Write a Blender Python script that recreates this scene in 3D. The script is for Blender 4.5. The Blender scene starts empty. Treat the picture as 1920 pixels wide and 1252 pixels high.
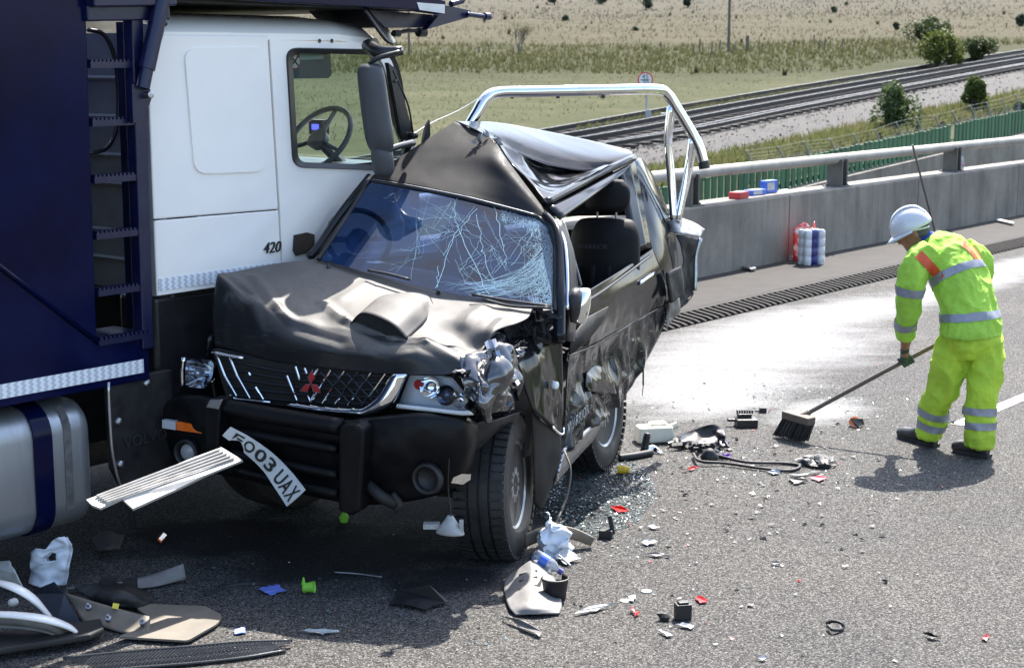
import bpy, bmesh, math, random
from mathutils.bvhtree import BVHTree
from mathutils import Vector, Matrix, noise, Euler, Quaternion
from mathutils.geometry import tessellate_polygon
V = Vector; R = math.radians; PI = math.pi
random.seed(7)
scn = bpy.context.scene
col = scn.collection
# ---------------------------------------------------------------- camera, sky, sun, exposure
CAM_H = 2.6; PITCH = R(9.76); FPX = 3000.0
cam = bpy.data.cameras.new('camera'); camo = bpy.data.objects.new('camera', cam); col.objects.link(camo)
camo.location = (0, 0, CAM_H); camo.rotation_euler = (R(90) - PITCH, 0, 0)
cam.sensor_width = 36; cam.lens = 36 * FPX / 1920; cam.clip_end = 4000; cam.clip_start = .05
cam.dof.use_dof = True; cam.dof.focus_distance = 8.6; cam.dof.aperture_fstop = 6.0
scn.camera = camo
SUN_TO = V((0.27, 0.70, 1.0)).normalized()
SUN_EL = math.asin(SUN_TO.z); SUN_AZ = math.atan2(SUN_TO.x, SUN_TO.y)
wd = bpy.data.worlds.new('World'); scn.world = wd; wd.use_nodes = True
wn = wd.node_tree.nodes; wl = wd.node_tree.links
sky = wn.new('ShaderNodeTexSky'); sky.sky_type = 'NISHITA'; sky.sun_disc = False
sky.sun_elevation = SUN_EL; sky.sun_rotation = SUN_AZ; sky.air_density = 1.0; sky.dust_density = 1.8; sky.ozone_density = .8
wn['Background'].inputs['Strength'].default_value = 0.125
wl.new(sky.outputs[0], wn['Background'].inputs[0])
sl = bpy.data.lights.new('sun', 'SUN'); sl.energy = 4.0; sl.angle = R(0.53); sl.color = (1.0, .955, .89)
so = bpy.data.objects.new('sun', sl); col.objects.link(so)
so.rotation_euler = SUN_TO.to_track_quat('Z', 'Y').to_euler()
so.location = (20, 60, 90)
scn.view_settings.view_transform = 'Standard'; scn.view_settings.look = 'None'
scn.view_settings.exposure = 1.85; scn.view_settings.gamma = 1
scn.render.engine = 'CYCLES'
scn.cycles.max_bounces = 7; scn.cycles.transparent_max_bounces = 16; scn.cycles.caustics_reflective = False; scn.cycles.caustics_refractive = False
scn.cycles.use_denoising = True
# ---------------------------------------------------------------- measuring helpers (photo pixel -> place at a given real distance)
def ray(px, py):
    u = (px - 960) / FPX; v = (py - 626) / FPX
    return V((u, math.cos(PITCH) - v * math.sin(PITCH), -math.sin(PITCH) - v * math.cos(PITCH)))
CC = V((0, 0, CAM_H))
def W(px, py, Y): r = ray(px, py); return CC + r * (Y / r.y)
def G(px, py, z=0.0): r = ray(px, py); return CC + r * ((z - CAM_H) / r.z)
PH = R(39); U = V((math.sin(PH), math.cos(PH), 0)); N = V((-math.cos(PH), math.sin(PH), 0)); Z = V((0, 0, 1))
def PLN(px, py, P, nrm): r = ray(px, py); return CC + r * ((P - CC).dot(nrm) / r.dot(nrm))
def NP(px, py, n): return PLN(px, py, N * n, N)          # on a vertical plane parallel to the road
def AN(a, n, z=0.0): return U * a + N * n + Z * z        # along-road, across-road, up
def FZ(y): return -3.4 + .07 * min(y, 330) + (.02 * (y - 330) if y > 330 else 0)
def F(px, py): r = ray(px, py); t = (-3.4 - CAM_H) / (r.z - .07 * r.y); return CC + r * t   # on the field
# ---------------------------------------------------------------- objects
ROOTLOC = {}
def tag(o, label=None, cat=None, group=None, kind=None):
    if label: o['label'] = label
    if cat: o['category'] = cat
    if group: o['group'] = group
    if kind: o['kind'] = kind
    return o
def thing(name, label, cat, loc=(0, 0, 0), group=None, kind=None):
    o = bpy.data.objects.new(name, None); col.objects.link(o); o.location = loc; o.empty_display_size = .1
    ROOTLOC[o.name] = V(loc)
    return tag(o, label, cat, group, kind)
def rootloc(o):
    while o.parent: o = o.parent
    return ROOTLOC.get(o.name, V((0, 0, 0)))
def add(name, me, parent=None, loc=None):
    o = bpy.data.objects.new(name, me); col.objects.link(o)
    if parent: o.parent = parent
    if loc is not None: o.location = loc
    return o
def cr(p0, p1, p2, p3, t):
    return .5 * ((2 * p1) + (p2 - p0) * t + (2 * p0 - 5 * p1 + 4 * p2 - p3) * t * t + (3 * p1 - p0 - 3 * p2 + p3) * t ** 3)
def curve(pts, n):
    pts = [V(p) for p in pts]
    if len(pts) == 2: return [pts[0].lerp(pts[1], i / (n - 1)) for i in range(n)]
    out = []; m = len(pts) - 1
    for i in range(n):
        x = i / (n - 1) * m; k = min(int(x), m - 1); t = x - k
        a = pts[k - 1] if k > 0 else 2 * pts[0] - pts[1]
        d = pts[k + 2] if k + 2 <= m else 2 * pts[m] - pts[m - 1]
        out.append(cr(a, pts[k], pts[k + 1], d, t))
    return out
def pgrid(ctrl, nu, nv):
    rows = [curve(r, nu) for r in ctrl]
    cols = [curve([r[j] for r in rows], nv) for j in range(nu)]
    return [[cols[j][i] for j in range(nu)] for i in range(nv)]
def fbm(p, o=3): return noise.fractal(p, 1.0, 2.0, o)
class MB:
    def __init__(s): s.v = []; s.f = []; s.m = []; s.cur = 0
    def pts(s, vs): i = len(s.v); s.v += [V(v) for v in vs]; return i
    def face(s, idx): s.f.append(tuple(idx)); s.m.append(s.cur)
    def quad(s, a, b, c, d): i = s.pts((a, b, c, d)); s.face((i, i + 1, i + 2, i + 3)); return s
    def box(s, c, size, rot=None, top=1.0):
        hx, hy, hz = size[0] / 2, size[1] / 2, size[2] / 2; c = V(c); L = []
        for z in (-hz, hz):
            k = top if z > 0 else 1
            for x, y in ((-hx, -hy), (hx, -hy), (hx, hy), (-hx, hy)):
                p = V((x * k, y * k, z)); L.append(c + (rot @ p if rot is not None else p))
        i = s.pts(L)
        for q in ((3, 2, 1, 0), (4, 5, 6, 7), (0, 1, 5, 4), (1, 2, 6, 5), (2, 3, 7, 6), (3, 0, 4, 7)): s.face([i + k for k in q])
        return s
    def obox(s, p0, p1, w, h, up=Z):
        d = (p1 - p0); x = d.normalized(); y = up.cross(x)
        if y.length < 1e-5: y = V((1, 0, 0))
        y.normalize(); z = x.cross(y)
        return s.box((p0 + p1) / 2, (d.length, w, h), Matrix((x, y, z)).transposed())
    def rings(s, rs, cap=True, close=True):
        n = len(rs[0]); b = [s.pts(r) for r in rs]
        for k in range(len(rs) - 1):
            for j in range(n if close else n - 1):
                j2 = (j + 1) % n; s.face((b[k] + j, b[k] + j2, b[k + 1] + j2, b[k + 1] + j))
        if cap and close:
            s.face([b[0] + j for j in range(n)][::-1]); s.face([b[-1] + j for j in range(n)])
        return s
    def tube(s, pts, r, n=10, sm=0, flat=1.0, upv=None):
        P = [V(p) for p in pts]
        if sm: P = curve(P, sm)
        m = len(P); rr = r if isinstance(r, (list, tuple)) else [r] * m
        if len(rr) != m: rr = [rr[min(int(i / (m - 1) * (len(rr) - 1)), len(rr) - 2)] * (1 - (i / (m - 1) * (len(rr) - 1) - min(int(i / (m - 1) * (len(rr) - 1)), len(rr) - 2))) + rr[min(int(i / (m - 1) * (len(rr) - 1)), len(rr) - 2) + 1] * (i / (m - 1) * (len(rr) - 1) - min(int(i / (m - 1) * (len(rr) - 1)), len(rr) - 2)) for i in range(m)]
        t0 = (P[1] - P[0]).normalized(); ref = V(upv) if upv is not None else (Z if abs(t0.z) < .9 else V((1, 0, 0)))
        x = t0.cross(ref).normalized(); R_ = []
        for i in range(m):
            t = (P[min(i + 1, m - 1)] - P[max(i - 1, 0)]).normalized()
            x = (x - t * x.dot(t)).normalized(); y = t.cross(x)
            R_.append([P[i] + x * math.cos(2 * PI * k / n) * rr[i] + y * math.sin(2 * PI * k / n) * rr[i] * flat for k in range(n)])
        return s.rings(R_)
    def loft(s, secs, n=20, sm=0):
        # sec: (center, right vector, front vector, rx, ry)
        if sm:
            cs = curve([q[0] for q in secs], sm); xs = curve([V(q[1]) for q in secs], sm); ys = curve([V(q[2]) for q in secs], sm)
            rr = curve([V((q[3], q[4], 0)) for q in secs], sm); secs = [(cs[i], xs[i], ys[i], rr[i].x, rr[i].y) for i in range(sm)]
        return s.rings([[V(c) + V(x) * math.cos(2 * PI * k / n) * a + V(y) * math.sin(2 * PI * k / n) * b for k in range(n)] for c, x, y, a, b in secs])
    def lathe(s, c, axis, prof, n=32):
        axis = V(axis).normalized(); ref = Z if abs(axis.z) < .9 else V((1, 0, 0)); x = axis.cross(ref).normalized(); y = axis.cross(x)
        return s.rings([[V(c) + axis * h + (x * math.cos(2 * PI * k / n) + y * math.sin(2 * PI * k / n)) * r for k in range(n)] for h, r in prof])
    def grid(s, g, flip=False):
        nv, nu = len(g), len(g[0]); i0 = s.pts([p for r in g for p in r])
        for i in range(nv - 1):
            for j in range(nu - 1):
                q = (i0 + i * nu + j, i0 + i * nu + j + 1, i0 + (i + 1) * nu + j + 1, i0 + (i + 1) * nu + j)
                s.face(q[::-1] if flip else q)
        return s
    def patch(s, ctrl, nu, nv, amp=0, sc=3, seed=0, edge=.35, ridge=False):
        g = pgrid(ctrl, nu, nv)
        if amp:
            h = [[None] * nu for _ in range(nv)]
            for i in range(nv):
                for j in range(nu):
                    du = g[i][min(j + 1, nu - 1)] - g[i][max(j - 1, 0)]; dv = g[min(i + 1, nv - 1)][j] - g[max(i - 1, 0)][j]
                    nn = du.cross(dv); nn = nn.normalized() if nn.length > 1e-9 else Z
                    e = min(i, j, nv - 1 - i, nu - 1 - j) / 3.0; k = edge + (1 - edge) * min(1, e)
                    q = g[i][j] * sc + V((seed * 7.3, seed * 3.1, seed))
                    w = fbm(q) if not ridge else (1 - 2 * abs(noise.noise(q)) ** .8 - .6 * abs(noise.noise(q * 2.3)))
                    h[i][j] = g[i][j] + nn * (amp * k * w)
            g = h
        return s.grid(g)
    def poly(s, pts, th=0, nrm=None, holes=()):
        # flat polygon (may be concave, with holes), optionally thick along -nrm
        loops = [[V(p) for p in pts]] + [[V(p) for p in h] for h in holes]
        fl = [p for l in loops for p in l]; tri = tessellate_polygon(loops)
        if nrm is None:
            nrm = V((0, 0, 0))
            for k in range(len(loops[0])): nrm += loops[0][k].cross(loops[0][(k + 1) % len(loops[0])])
            nrm.normalize()
        i = s.pts(fl)
        for t in tri:
            n_ = (fl[t[1]] - fl[t[0]]).cross(fl[t[2]] - fl[t[0]])
            t = t if n_.dot(nrm) > 0 else t[::-1]; s.face([i + k for k in t])
        if th:
            j = s.pts([p - nrm * th for p in fl])
            for t in tri:
                n_ = (fl[t[1]] - fl[t[0]]).cross(fl[t[2]] - fl[t[0]])
                t = t if n_.dot(nrm) < 0 else t[::-1]; s.face([j + k for k in t])
            b = 0
            for l in loops:
                m = len(l)
                for k in range(m): k2 = (k + 1) % m; s.face((i + b + k, j + b + k, j + b + k2, i + b + k2))
                b += m
        return s
    def mesh(s, name, mats, off=V((0, 0, 0)), smooth=False, fixn=True):
        me = bpy.data.meshes.new(name); me.from_pydata([v - off for v in s.v], [], s.f)
        for m in (mats if isinstance(mats, (list, tuple)) else [mats]): me.materials.append(m)
        if any(s.m): me.polygons.foreach_set('material_index', s.m)
        if fixn:
            bm = bmesh.new(); bm.from_mesh(me); bmesh.ops.recalc_face_normals(bm, faces=bm.faces); bm.to_mesh(me); bm.free()
        if smooth: me.shade_smooth() if smooth is True else me.shade_smooth()
        if smooth and smooth is not True: me.set_sharp_from_angle(angle=R(smooth))
        return me
    def build(s, name, mats, parent=None, smooth=False, fixn=True):
        off = rootloc(parent) if parent else V((0, 0, 0))
        return add(name, s.mesh(name, mats, off, smooth, fixn), parent)
    def top(s, name, mats, label, cat, base=None, group=None, smooth=False, kind=None):
        # single-mesh thing with its origin at its base
        if base is None:
            n = len(s.v); c = sum(s.v, V((0, 0, 0))) / n; base = V((c.x, c.y, min(v.z for v in s.v)))
        o = add(name, s.mesh(name, mats, V(base), smooth), None, base); ROOTLOC[o.name] = V(base)
        return tag(o, label, cat, group, kind)
def bevel(o, w=.005, seg=2, ang=40):
    b = o.modifiers.new('bevel', 'BEVEL'); b.width = w; b.segments = seg; b.limit_method = 'ANGLE'; b.angle_limit = R(ang); return o
def solid(o, t=.004, off=0):
    b = o.modifiers.new('solid', 'SOLIDIFY'); b.thickness = t; b.offset = off; return o
def txt(body, size=1.0, ext=0.0, shear=0.0, align='CENTER', bold=0.0):
    cu = bpy.data.curves.new('lettering', 'FONT'); cu.body = body; cu.size = size; cu.extrude = ext; cu.align_x = align; cu.align_y = 'CENTER'; cu.shear = shear; cu.resolution_u = 3; cu.offset = bold
    o = bpy.data.objects.new('lettering', cu); col.objects.link(o); bpy.context.view_layer.update()
    me = bpy.data.meshes.new_from_object(o.evaluated_get(bpy.context.evaluated_depsgraph_get()))
    vs = [v.co.copy() for v in me.vertices]; fs = [tuple(p.vertices) for p in me.polygons]
    bpy.data.objects.remove(o); bpy.data.curves.remove(cu); bpy.data.meshes.remove(me)
    return vs, fs
def letter(name, body, size, c, x, y, mat, parent, ext=.0, shear=0, lift=.002, align='CENTER'):
    vs, fs = txt(body, size, ext, shear, align); x = V(x).normalized(); y = V(y).normalized(); n = x.cross(y); m = MB()
    i = m.pts([V(c) + x * v.x + y * v.y + n * (v.z + lift) for v in vs])
    for f in fs: m.face(f)
    return m.build(name, mat, parent, fixn=False)
# ---------------------------------------------------------------- materials
def newmat(name):
    m = bpy.data.materials.new(name); m.use_nodes = True; t = m.node_tree; return m, t.nodes, t.links, t.nodes['Principled BSDF']
def setp(b, **k):
    for n, v in k.items():
        n = {'rough': 'Roughness', 'metal': 'Metallic', 'spec': 'Specular IOR Level', 'coat': 'Coat Weight', 'coatr': 'Coat Roughness', 'trans': 'Transmission Weight', 'alpha': 'Alpha', 'ior': 'IOR', 'sheen': 'Sheen Weight', 'emit': 'Emission Strength', 'sss': 'Subsurface Weight'}[n]
        b.inputs[n].default_value = v
def rgb(c): return (c[0], c[1], c[2], 1)
def nz(n, l, sc, det=4, rough=.6, vec=None, co='Object', stretch=None, w=0):
    tc = n.new('ShaderNodeTexCoord'); t = n.new('ShaderNodeTexNoise'); t.inputs['Scale'].default_value = sc; t.inputs['Detail'].default_value = det; t.inputs['Roughness'].default_value = rough
    src = tc.outputs[co]
    if stretch:
        mp = n.new('ShaderNodeMapping'); mp.inputs['Scale'].default_value = stretch; l.new(src, mp.inputs[0]); src = mp.outputs[0]
    l.new(src, t.inputs['Vector']); return t.outputs['Fac']
def ramp(n, l, fac, stops):
    r = n.new('ShaderNodeValToRGB'); e = r.color_ramp.elements
    while len(e) < len(stops): e.new(.5)
    for k, (p, c) in enumerate(stops): e[k].position = p; e[k].color = rgb(c) if not isinstance(c, (int, float)) else (c, c, c, 1)
    l.new(fac, r.inputs[0]); return r.outputs[0]
def mixc(n, l, fac, a, b, mode='MIX'):
    x = n.new('ShaderNodeMix'); x.data_type = 'RGBA'; x.blend_type = mode
    for i, v in ((0, fac), (6, a), (7, b)):
        if hasattr(v, 'links') or hasattr(v, 'is_linked'): l.new(v, x.inputs[i])
        elif isinstance(v, (int, float)): x.inputs[i].default_value = v
        else: x.inputs[i].default_value = rgb(v)
    return x.outputs[2]
def math_(n, l, op, a, b=None, clamp=False):
    x = n.new('ShaderNodeMath'); x.operation = op; x.use_clamp = clamp
    for i, v in ((0, a), (1, b)):
        if v is None: continue
        if isinstance(v, (int, float)): x.inputs[i].default_value = v
        else: l.new(v, x.inputs[i])
    return x.outputs[0]
def bump(n, l, b, h, st=.3, dist=.01):
    x = n.new('ShaderNodeBump'); x.inputs['Strength'].default_value = st; x.inputs['Distance'].default_value = dist
    l.new(h, x.inputs['Height']); l.new(x.outputs[0], b.inputs['Normal'])
def M(name, c, c2=None, sc=6, lo=.35, hi=.7, bm=0, bsc=60, bd=.003, stretch=None, rvar=0, **k):
    m, n, l, b = newmat(name); b.inputs['Base Color'].default_value = rgb(c); setp(b, **k)
    if c2 is not None:
        f = nz(n, l, sc, 5, .65, stretch=stretch); l.new(ramp(n, l, f, [(lo, c), (hi, c2)]), b.inputs['Base Color'])
        if rvar:
            r0 = k.get('rough', .5); l.new(ramp(n, l, f, [(lo, r0), (hi, min(1, r0 + rvar))]), b.inputs['Roughness'])
    if bm: bump(n, l, b, nz(n, l, bsc, 4, .6), bm, bd)
    return m
def dusty(name, paint, dust, amt=.5, rough=.14, drough=.6, scr=0.0, coat=.6, sc=5, metal=0, spec=.35):
    m, n, l, b = newmat(name); setp(b, coat=coat, coatr=.06, metal=metal, spec=spec)
    ge = n.new('ShaderNodeNewGeometry'); sp = n.new('ShaderNodeSeparateXYZ'); l.new(ge.outputs['Normal'], sp.inputs[0])
    up = ramp(n, l, sp.outputs['Z'], [(.25, 0.05), (.85, 1.0)])
    f = ramp(n, l, nz(n, l, sc, 5, .6, stretch=(1, .45, 1)), [(.30, .4), (.72, 1.0)])
    fine = ramp(n, l, nz(n, l, 70, 3, .7), [(.35, .8), (.65, 1.0)])
    d = math_(n, l, 'MULTIPLY', math_(n, l, 'MULTIPLY', up, f), math_(n, l, 'MULTIPLY', fine, amt), True)
    c = mixc(n, l, d, paint, dust)
    if scr:
        s = ramp(n, l, nz(n, l, 9, 6, .8, stretch=(1, 1, 7)), [(.60, 0), (.66, 1)])
        s = math_(n, l, 'MULTIPLY', s, scr); c = mixc(n, l, s, c, (.45, .46, .48)); d2 = math_(n, l, 'MAXIMUM', d, s)
    else: d2 = d
    l.new(c, b.inputs['Base Color'])
    l.new(ramp(n, l, d2, [(0, rough), (.7, drough)]), b.inputs['Roughness'])
    l.new(ramp(n, l, d2, [(0, coat), (.6, coat * .25)]), b.inputs['Coat Weight'])
    return m
m_black = dusty('black_paint', (.006, .007, .010), (.07, .065, .058), .2, .13, .5, scr=.0, coat=.05, spec=.28)
m_blackscr = dusty('black_paint_scraped', (.012, .013, .016), (.16, .15, .135), .3, .14, .45, scr=.6, coat=.0, spec=.26)
m_hood = dusty('black_paint_dusty', (.016, .017, .020), (.165, .152, .136), 1.0, .24, .6, scr=.09, sc=2.8, coat=.0, spec=.24)
m_roof = dusty('black_roof_dusty', (.014, .014, .015), (.020, .0185, .017), 1.0, .30, .70, sc=7, coat=.02, spec=.25)
m_gloss = M('black_gloss_paint', (.006, .007, .009), (.012, .012, .013), sc=3, rough=.09, rvar=.12, spec=.26, coat=.0)
m_satin = M('black_satin_paint', (.004, .005, .007), (.007, .007, .009), sc=3, rough=.12, spec=.3)
m_roofg = M('black_roof_gloss', (.022, .024, .030), (.034, .035, .040), sc=5, rough=.16, spec=.05, coat=.0)
m_plastic = M('black_plastic', (.007, .007, .009), (.018, .017, .017), sc=7, rough=.42, rvar=.25, bm=.15, bsc=90)
m_grime = M('grimy_black', (.006, .006, .007), (.022, .020, .018), sc=5, rough=.65, bm=.2, bsc=40)
m_void = M('dark_underside', (.008, .008, .009), (.02, .019, .018), rough=.9)
m_rubber = M('tyre_rubber', (.009, .009, .010), (.026, .025, .024), sc=9, rough=.62, bm=.2, bsc=120)
m_chrome = M('chrome', (.88, .89, .90), (.66, .66, .68), sc=12, lo=.55, hi=.9, metal=1, rough=.06, rvar=.15)
m_steel = M('brushed_steel', (.5, .51, .53), (.3, .3, .31), sc=8, metal=1, rough=.28, rvar=.2)
m_alloy = M('alloy_rim', (.42, .43, .45), (.2, .2, .2), sc=8, metal=.9, rough=.3, rvar=.2)
m_leather = M('black_leather', (.0035, .0035, .004), (.007, .007, .0075), sc=12, spec=.2, rough=.6, bm=.2, bsc=150)
m_white = M('white_cab_paint', (.92, .885, .835), (.86, .83, .785), sc=2.2, lo=.45, hi=.8, rough=.22, coat=.5, coatr=.08)
m_grey = M('grey_cab_panel', (.30, .31, .31), (.21, .215, .21), sc=4, rough=.5)
m_blue = M('navy_truck_paint', (.002, .003, .022), (.003, .006, .042), sc=2, rough=.16, coat=.0, spec=.14)
m_bluem = M('navy_painted_steel', (.003, .005, .035), (.010, .013, .05), sc=14, lo=.5, hi=.85, rough=.3, rvar=.25, bm=.1)
m_alu = M('tank_aluminium', (.50, .52, .54), (.34, .35, .36), sc=5, metal=.85, rough=.38, rvar=.15, stretch=(1, 1, .12))
m_trim = M('black_trim', (.010, .0105, .012), (.02, .0205, .023), sc=10, rough=.35)
m_red = M('red_plastic', (.55, .015, .012), rough=.25, coat=.3)
m_amber = M('amber_lens', (.85, .16, .01), (.6, .09, .005), sc=20, rough=.12, coat=.6)
m_whitep = M('white_plastic', (.72, .72, .70), (.6, .6, .57), sc=9, rough=.45)
m_bag = M('white_polythene', (.70, .74, .80), (.60, .64, .72), sc=12, rough=.4, bm=.25, bsc=24, bd=.01)
m_cream = M('cream_tank_plastic', (.74, .69, .55), (.62, .57, .44), sc=7, rough=.4)
m_tan = M('tan_panel', (.21, .18, .14), (.14, .122, .097), sc=5, rough=.65)
m_greypl = M('grey_plastic_sheet', (.20, .19, .18), (.12, .115, .108), sc=8, rough=.6)
m_clear = M('clear_fragment', (.75, .82, .82), rough=.08, trans=.6, ior=1.45)
def glass(name, tint, refl=1.0, base=.0, dif=None):
    m, n, l, b = newmat(name); out = n['Material Output']; n.remove(b)
    tr = n.new('ShaderNodeBsdfTransparent'); tr.inputs[0].default_value = rgb(tint); gl = n.new('ShaderNodeBsdfGlossy'); gl.inputs['Roughness'].default_value = .02
    fr = n.new('ShaderNodeFresnel'); fr.inputs[0].default_value = 1.5; mx = n.new('ShaderNodeMixShader')
    l.new(math_(n, l, 'ADD', math_(n, l, 'MULTIPLY', fr.outputs[0], refl), base, True), mx.inputs[0]); l.new(tr.outputs[0], mx.inputs[1]); l.new(gl.outputs[0], mx.inputs[2])
    last = mx.outputs[0]
    if dif:
        df = n.new('ShaderNodeBsdfDiffuse'); df.inputs[0].default_value = rgb(dif[0]); m2 = n.new('ShaderNodeMixShader')
        fac = ramp(n, l, nz(n, l, dif[2], 5, .7), [(.4, 0.0), (.75, dif[1])]); l.new(fac, m2.inputs[0]); l.new(last, m2.inputs[1]); l.new(df.outputs[0], m2.inputs[2]); last = m2.outputs[0]
    l.new(last, out.inputs[0]); return m
m_glass = glass('truck_window_glass', (.78, .86, .84), 1.1)
m_wsglass = glass('windscreen_glass', (.13, .21, .40), 1.1, .04, ((.03, .075, .21), .48, 2.0))
m_lens = glass('lamp_lens', (.9, .94, 1.0), 1.3)
# ================================================================ SETTING: road, verge, parapet, field, railway
def m_asphalt_():
    m, n, l, b = newmat('asphalt'); setp(b, rough=.8, spec=.10)
    tc = n.new('ShaderNodeTexCoord')
    def vor(sc, feat='F1'):
        v = n.new('ShaderNodeTexVoronoi'); v.inputs['Scale'].default_value = sc; v.feature = feat; l.new(tc.outputs['Object'], v.inputs['Vector']); return v
    v1 = vor(125); v2 = vor(260)
    g1 = n.new('ShaderNodeSeparateColor'); l.new(v1.outputs['Color'], g1.inputs[0])
    g2 = n.new('ShaderNodeSeparateColor'); l.new(v2.outputs['Color'], g2.inputs[0])
    st = ramp(n, l, g1.outputs[0], [(0, (.027, .0265, .026)), (.35, (.078, .075, .071)), (.7, (.13, .1245, .117)), (1, (.235, .226, .214))])
    st2 = ramp(n, l, g2.outputs[1], [(0, .6), (.6, 1.0), (1, 1.5)])
    c = mixc(n, l, .75, st, st2, 'MULTIPLY')
    gap = ramp(n, l, v1.outputs['Distance'], [(.30, 1.0), (.62, .42)])
    c = mixc(n, l, .85, c, gap, 'MULTIPLY')
    big = ramp(n, l, nz(n, l, .55, 5, .6), [(.3, (.82, .82, .84)), (.7, (1.12, 1.1, 1.06))])
    c = mixc(n, l, 1, c, big, 'MULTIPLY')
    st3 = ramp(n, l, nz(n, l, 2.2, 6, .7, stretch=(1, 1, 1)), [(.62, (1, 1, 1)), (.8, (.66, .64, .62))])
    c = mixc(n, l, .8, c, st3, 'MULTIPLY')
    # dark stain-shaped blobs painted in to deepen the shade under the wrecked pickup
    under_shade = None
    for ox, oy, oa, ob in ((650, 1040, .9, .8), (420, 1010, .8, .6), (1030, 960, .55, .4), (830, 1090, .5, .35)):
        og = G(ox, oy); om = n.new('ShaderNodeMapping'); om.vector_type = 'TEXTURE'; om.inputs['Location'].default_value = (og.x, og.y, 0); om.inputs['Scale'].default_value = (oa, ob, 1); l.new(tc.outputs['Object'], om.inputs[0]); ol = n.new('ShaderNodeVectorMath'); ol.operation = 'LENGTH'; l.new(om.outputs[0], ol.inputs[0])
        ov = math_(n, l, 'SUBTRACT', 1.0, ol.outputs['Value'], True); under_shade = ov if under_shade is None else math_(n, l, 'MAXIMUM', under_shade, ov)
    under_shade = math_(n, l, 'ADD', under_shade, math_(n, l, 'MULTIPLY', math_(n, l, 'SUBTRACT', nz(n, l, 2.6, 5, .6), .5), 1.1)); under_shade_f = ramp(n, l, under_shade, [(.22, 0), (.5, .8)])
    c = mixc(n, l, under_shade_f, c, (.012, .012, .014))
    # spilled white absorbent powder, swept along the road
    def blob(px, py, ra, rn, soft=.6):
        g = G(px, py); mp = n.new('ShaderNodeMapping'); mp.vector_type = 'TEXTURE'
        mp.inputs['Location'].default_value = (g.x, g.y, 0); mp.inputs['Rotation'].default_value = (0, 0, PI / 2 - PH); mp.inputs['Scale'].default_value = (ra, rn, 1)
        l.new(tc.outputs['Object'], mp.inputs[0]); ln = n.new('ShaderNodeVectorMath'); ln.operation = 'LENGTH'; l.new(mp.outputs[0], ln.inputs[0])
        return math_(n, l, 'SUBTRACT', 1.0, ln.outputs['Value'], True)
    acc = None
    for a in ((1410, 660, 2.6, 1.25), (1330, 720, 1.5, 1.0), (1560, 590, 2.6, .75), (1350, 745, 1.1, .7), (1790, 540, 3.8, .55), (1540, 770, .75, .42), (1480, 610, 3, .9), (1900, 500, 3, .5)):
        v = blob(*a); acc = v if acc is None else math_(n, l, 'MAXIMUM', acc, v)
    nn = nz(n, l, 1.6, 6, .68, stretch=(1, 1, 1)); fine = nz(n, l, 24, 3, .7)
    sw = n.new('ShaderNodeMapping'); sw.inputs['Rotation'].default_value = (0, 0, -(PI / 2 - PH)); sw.inputs['Scale'].default_value = (.6, 2.6, 1)
    tn = n.new('ShaderNodeTexNoise'); tn.inputs['Scale'].default_value = 1.6; tn.inputs['Detail'].default_value = 5; l.new(tc.outputs['Object'], sw.inputs[0]); l.new(sw.outputs[0], tn.inputs['Vector'])
    pw = math_(n, l, 'ADD', math_(n, l, 'ADD', acc, math_(n, l, 'MULTIPLY', math_(n, l, 'LESS_THAN', acc, .001), -1.0)), math_(n, l, 'MULTIPLY', math_(n, l, 'SUBTRACT', nn, .5), .75))
    pw = math_(n, l, 'ADD', pw, math_(n, l, 'MULTIPLY', math_(n, l, 'SUBTRACT', tn.outputs['Fac'], .5), .75))
    pw = math_(n, l, 'ADD', pw, math_(n, l, 'MULTIPLY', math_(n, l, 'SUBTRACT', fine, .5), .45))
    pf = ramp(n, l, pw, [(.06, 0), (.36, .45), (.72, .95)])
    # grit keeps dark stones showing through thin powder
    pf = math_(n, l, 'MULTIPLY', pf, ramp(n, l, g1.outputs[2], [(.05, .45), (.3, 1.0)]))
    c = mixc(n, l, pf, c, mixc(n, l, fine, (.20, .20, .196), (.30, .295, .29)))
    l.new(c, b.inputs['Base Color'])
    hh = math_(n, l, 'SUBTRACT', math_(n, l, 'MULTIPLY', g1.outputs[0], .5), v1.outputs['Distance'])
    bump(n, l, b, hh, .55, .006)
    return m
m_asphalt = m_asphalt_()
m_conc = M('parapet_concrete', (.26, .255, .245), (.17, .165, .16), sc=1.3, lo=.3, hi=.72, rough=.85, bm=.25, bsc=35)
def m_conc_():
    m, n, l, b = newmat('weathered_concrete'); setp(b, rough=.86, spec=.3)
    c = ramp(n, l, nz(n, l, 1.1, 6, .65), [(.3, (.315, .28, .235)), (.5, (.25, .223, .187)), (.75, (.155, .139, .119))])
    st = ramp(n, l, nz(n, l, 3, 5, .7, stretch=(1, 1, .12)), [(.46, (1, 1, 1)), (.72, (.58, .56, .54))])
    c = mixc(n, l, .9, c, st, 'MULTIPLY'); sp = ramp(n, l, nz(n, l, 60, 3, .8), [(.3, (.85, .85, .85)), (.7, (1.1, 1.1, 1.1))])
    c = mixc(n, l, 1, c, sp, 'MULTIPLY'); wh = ramp(n, l, nz(n, l, 2.3, 6, .8), [(.62, 0), (.75, .35)])
    c = mixc(n, l, wh, c, (.26, .255, .245))
    l.new(c, b.inputs['Base Color']); bump(n, l, b, nz(n, l, 45, 5, .7), .3, .004); return m
m_conc = m_conc_()
m_verge = M('verge_paving', (.032, .027, .0225), (.018, .0152, .0128), sc=3, rough=.9, bm=.5, bsc=55, bd=.006)
m_rail = M('painted_rail', (.34, .315, .275), (.24, .22, .19), sc=3, rough=.5, rvar=.2)
m_post = M('rail_post_steel', (.10, .093, .083), (.065, .06, .054), sc=6, rough=.6)
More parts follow.
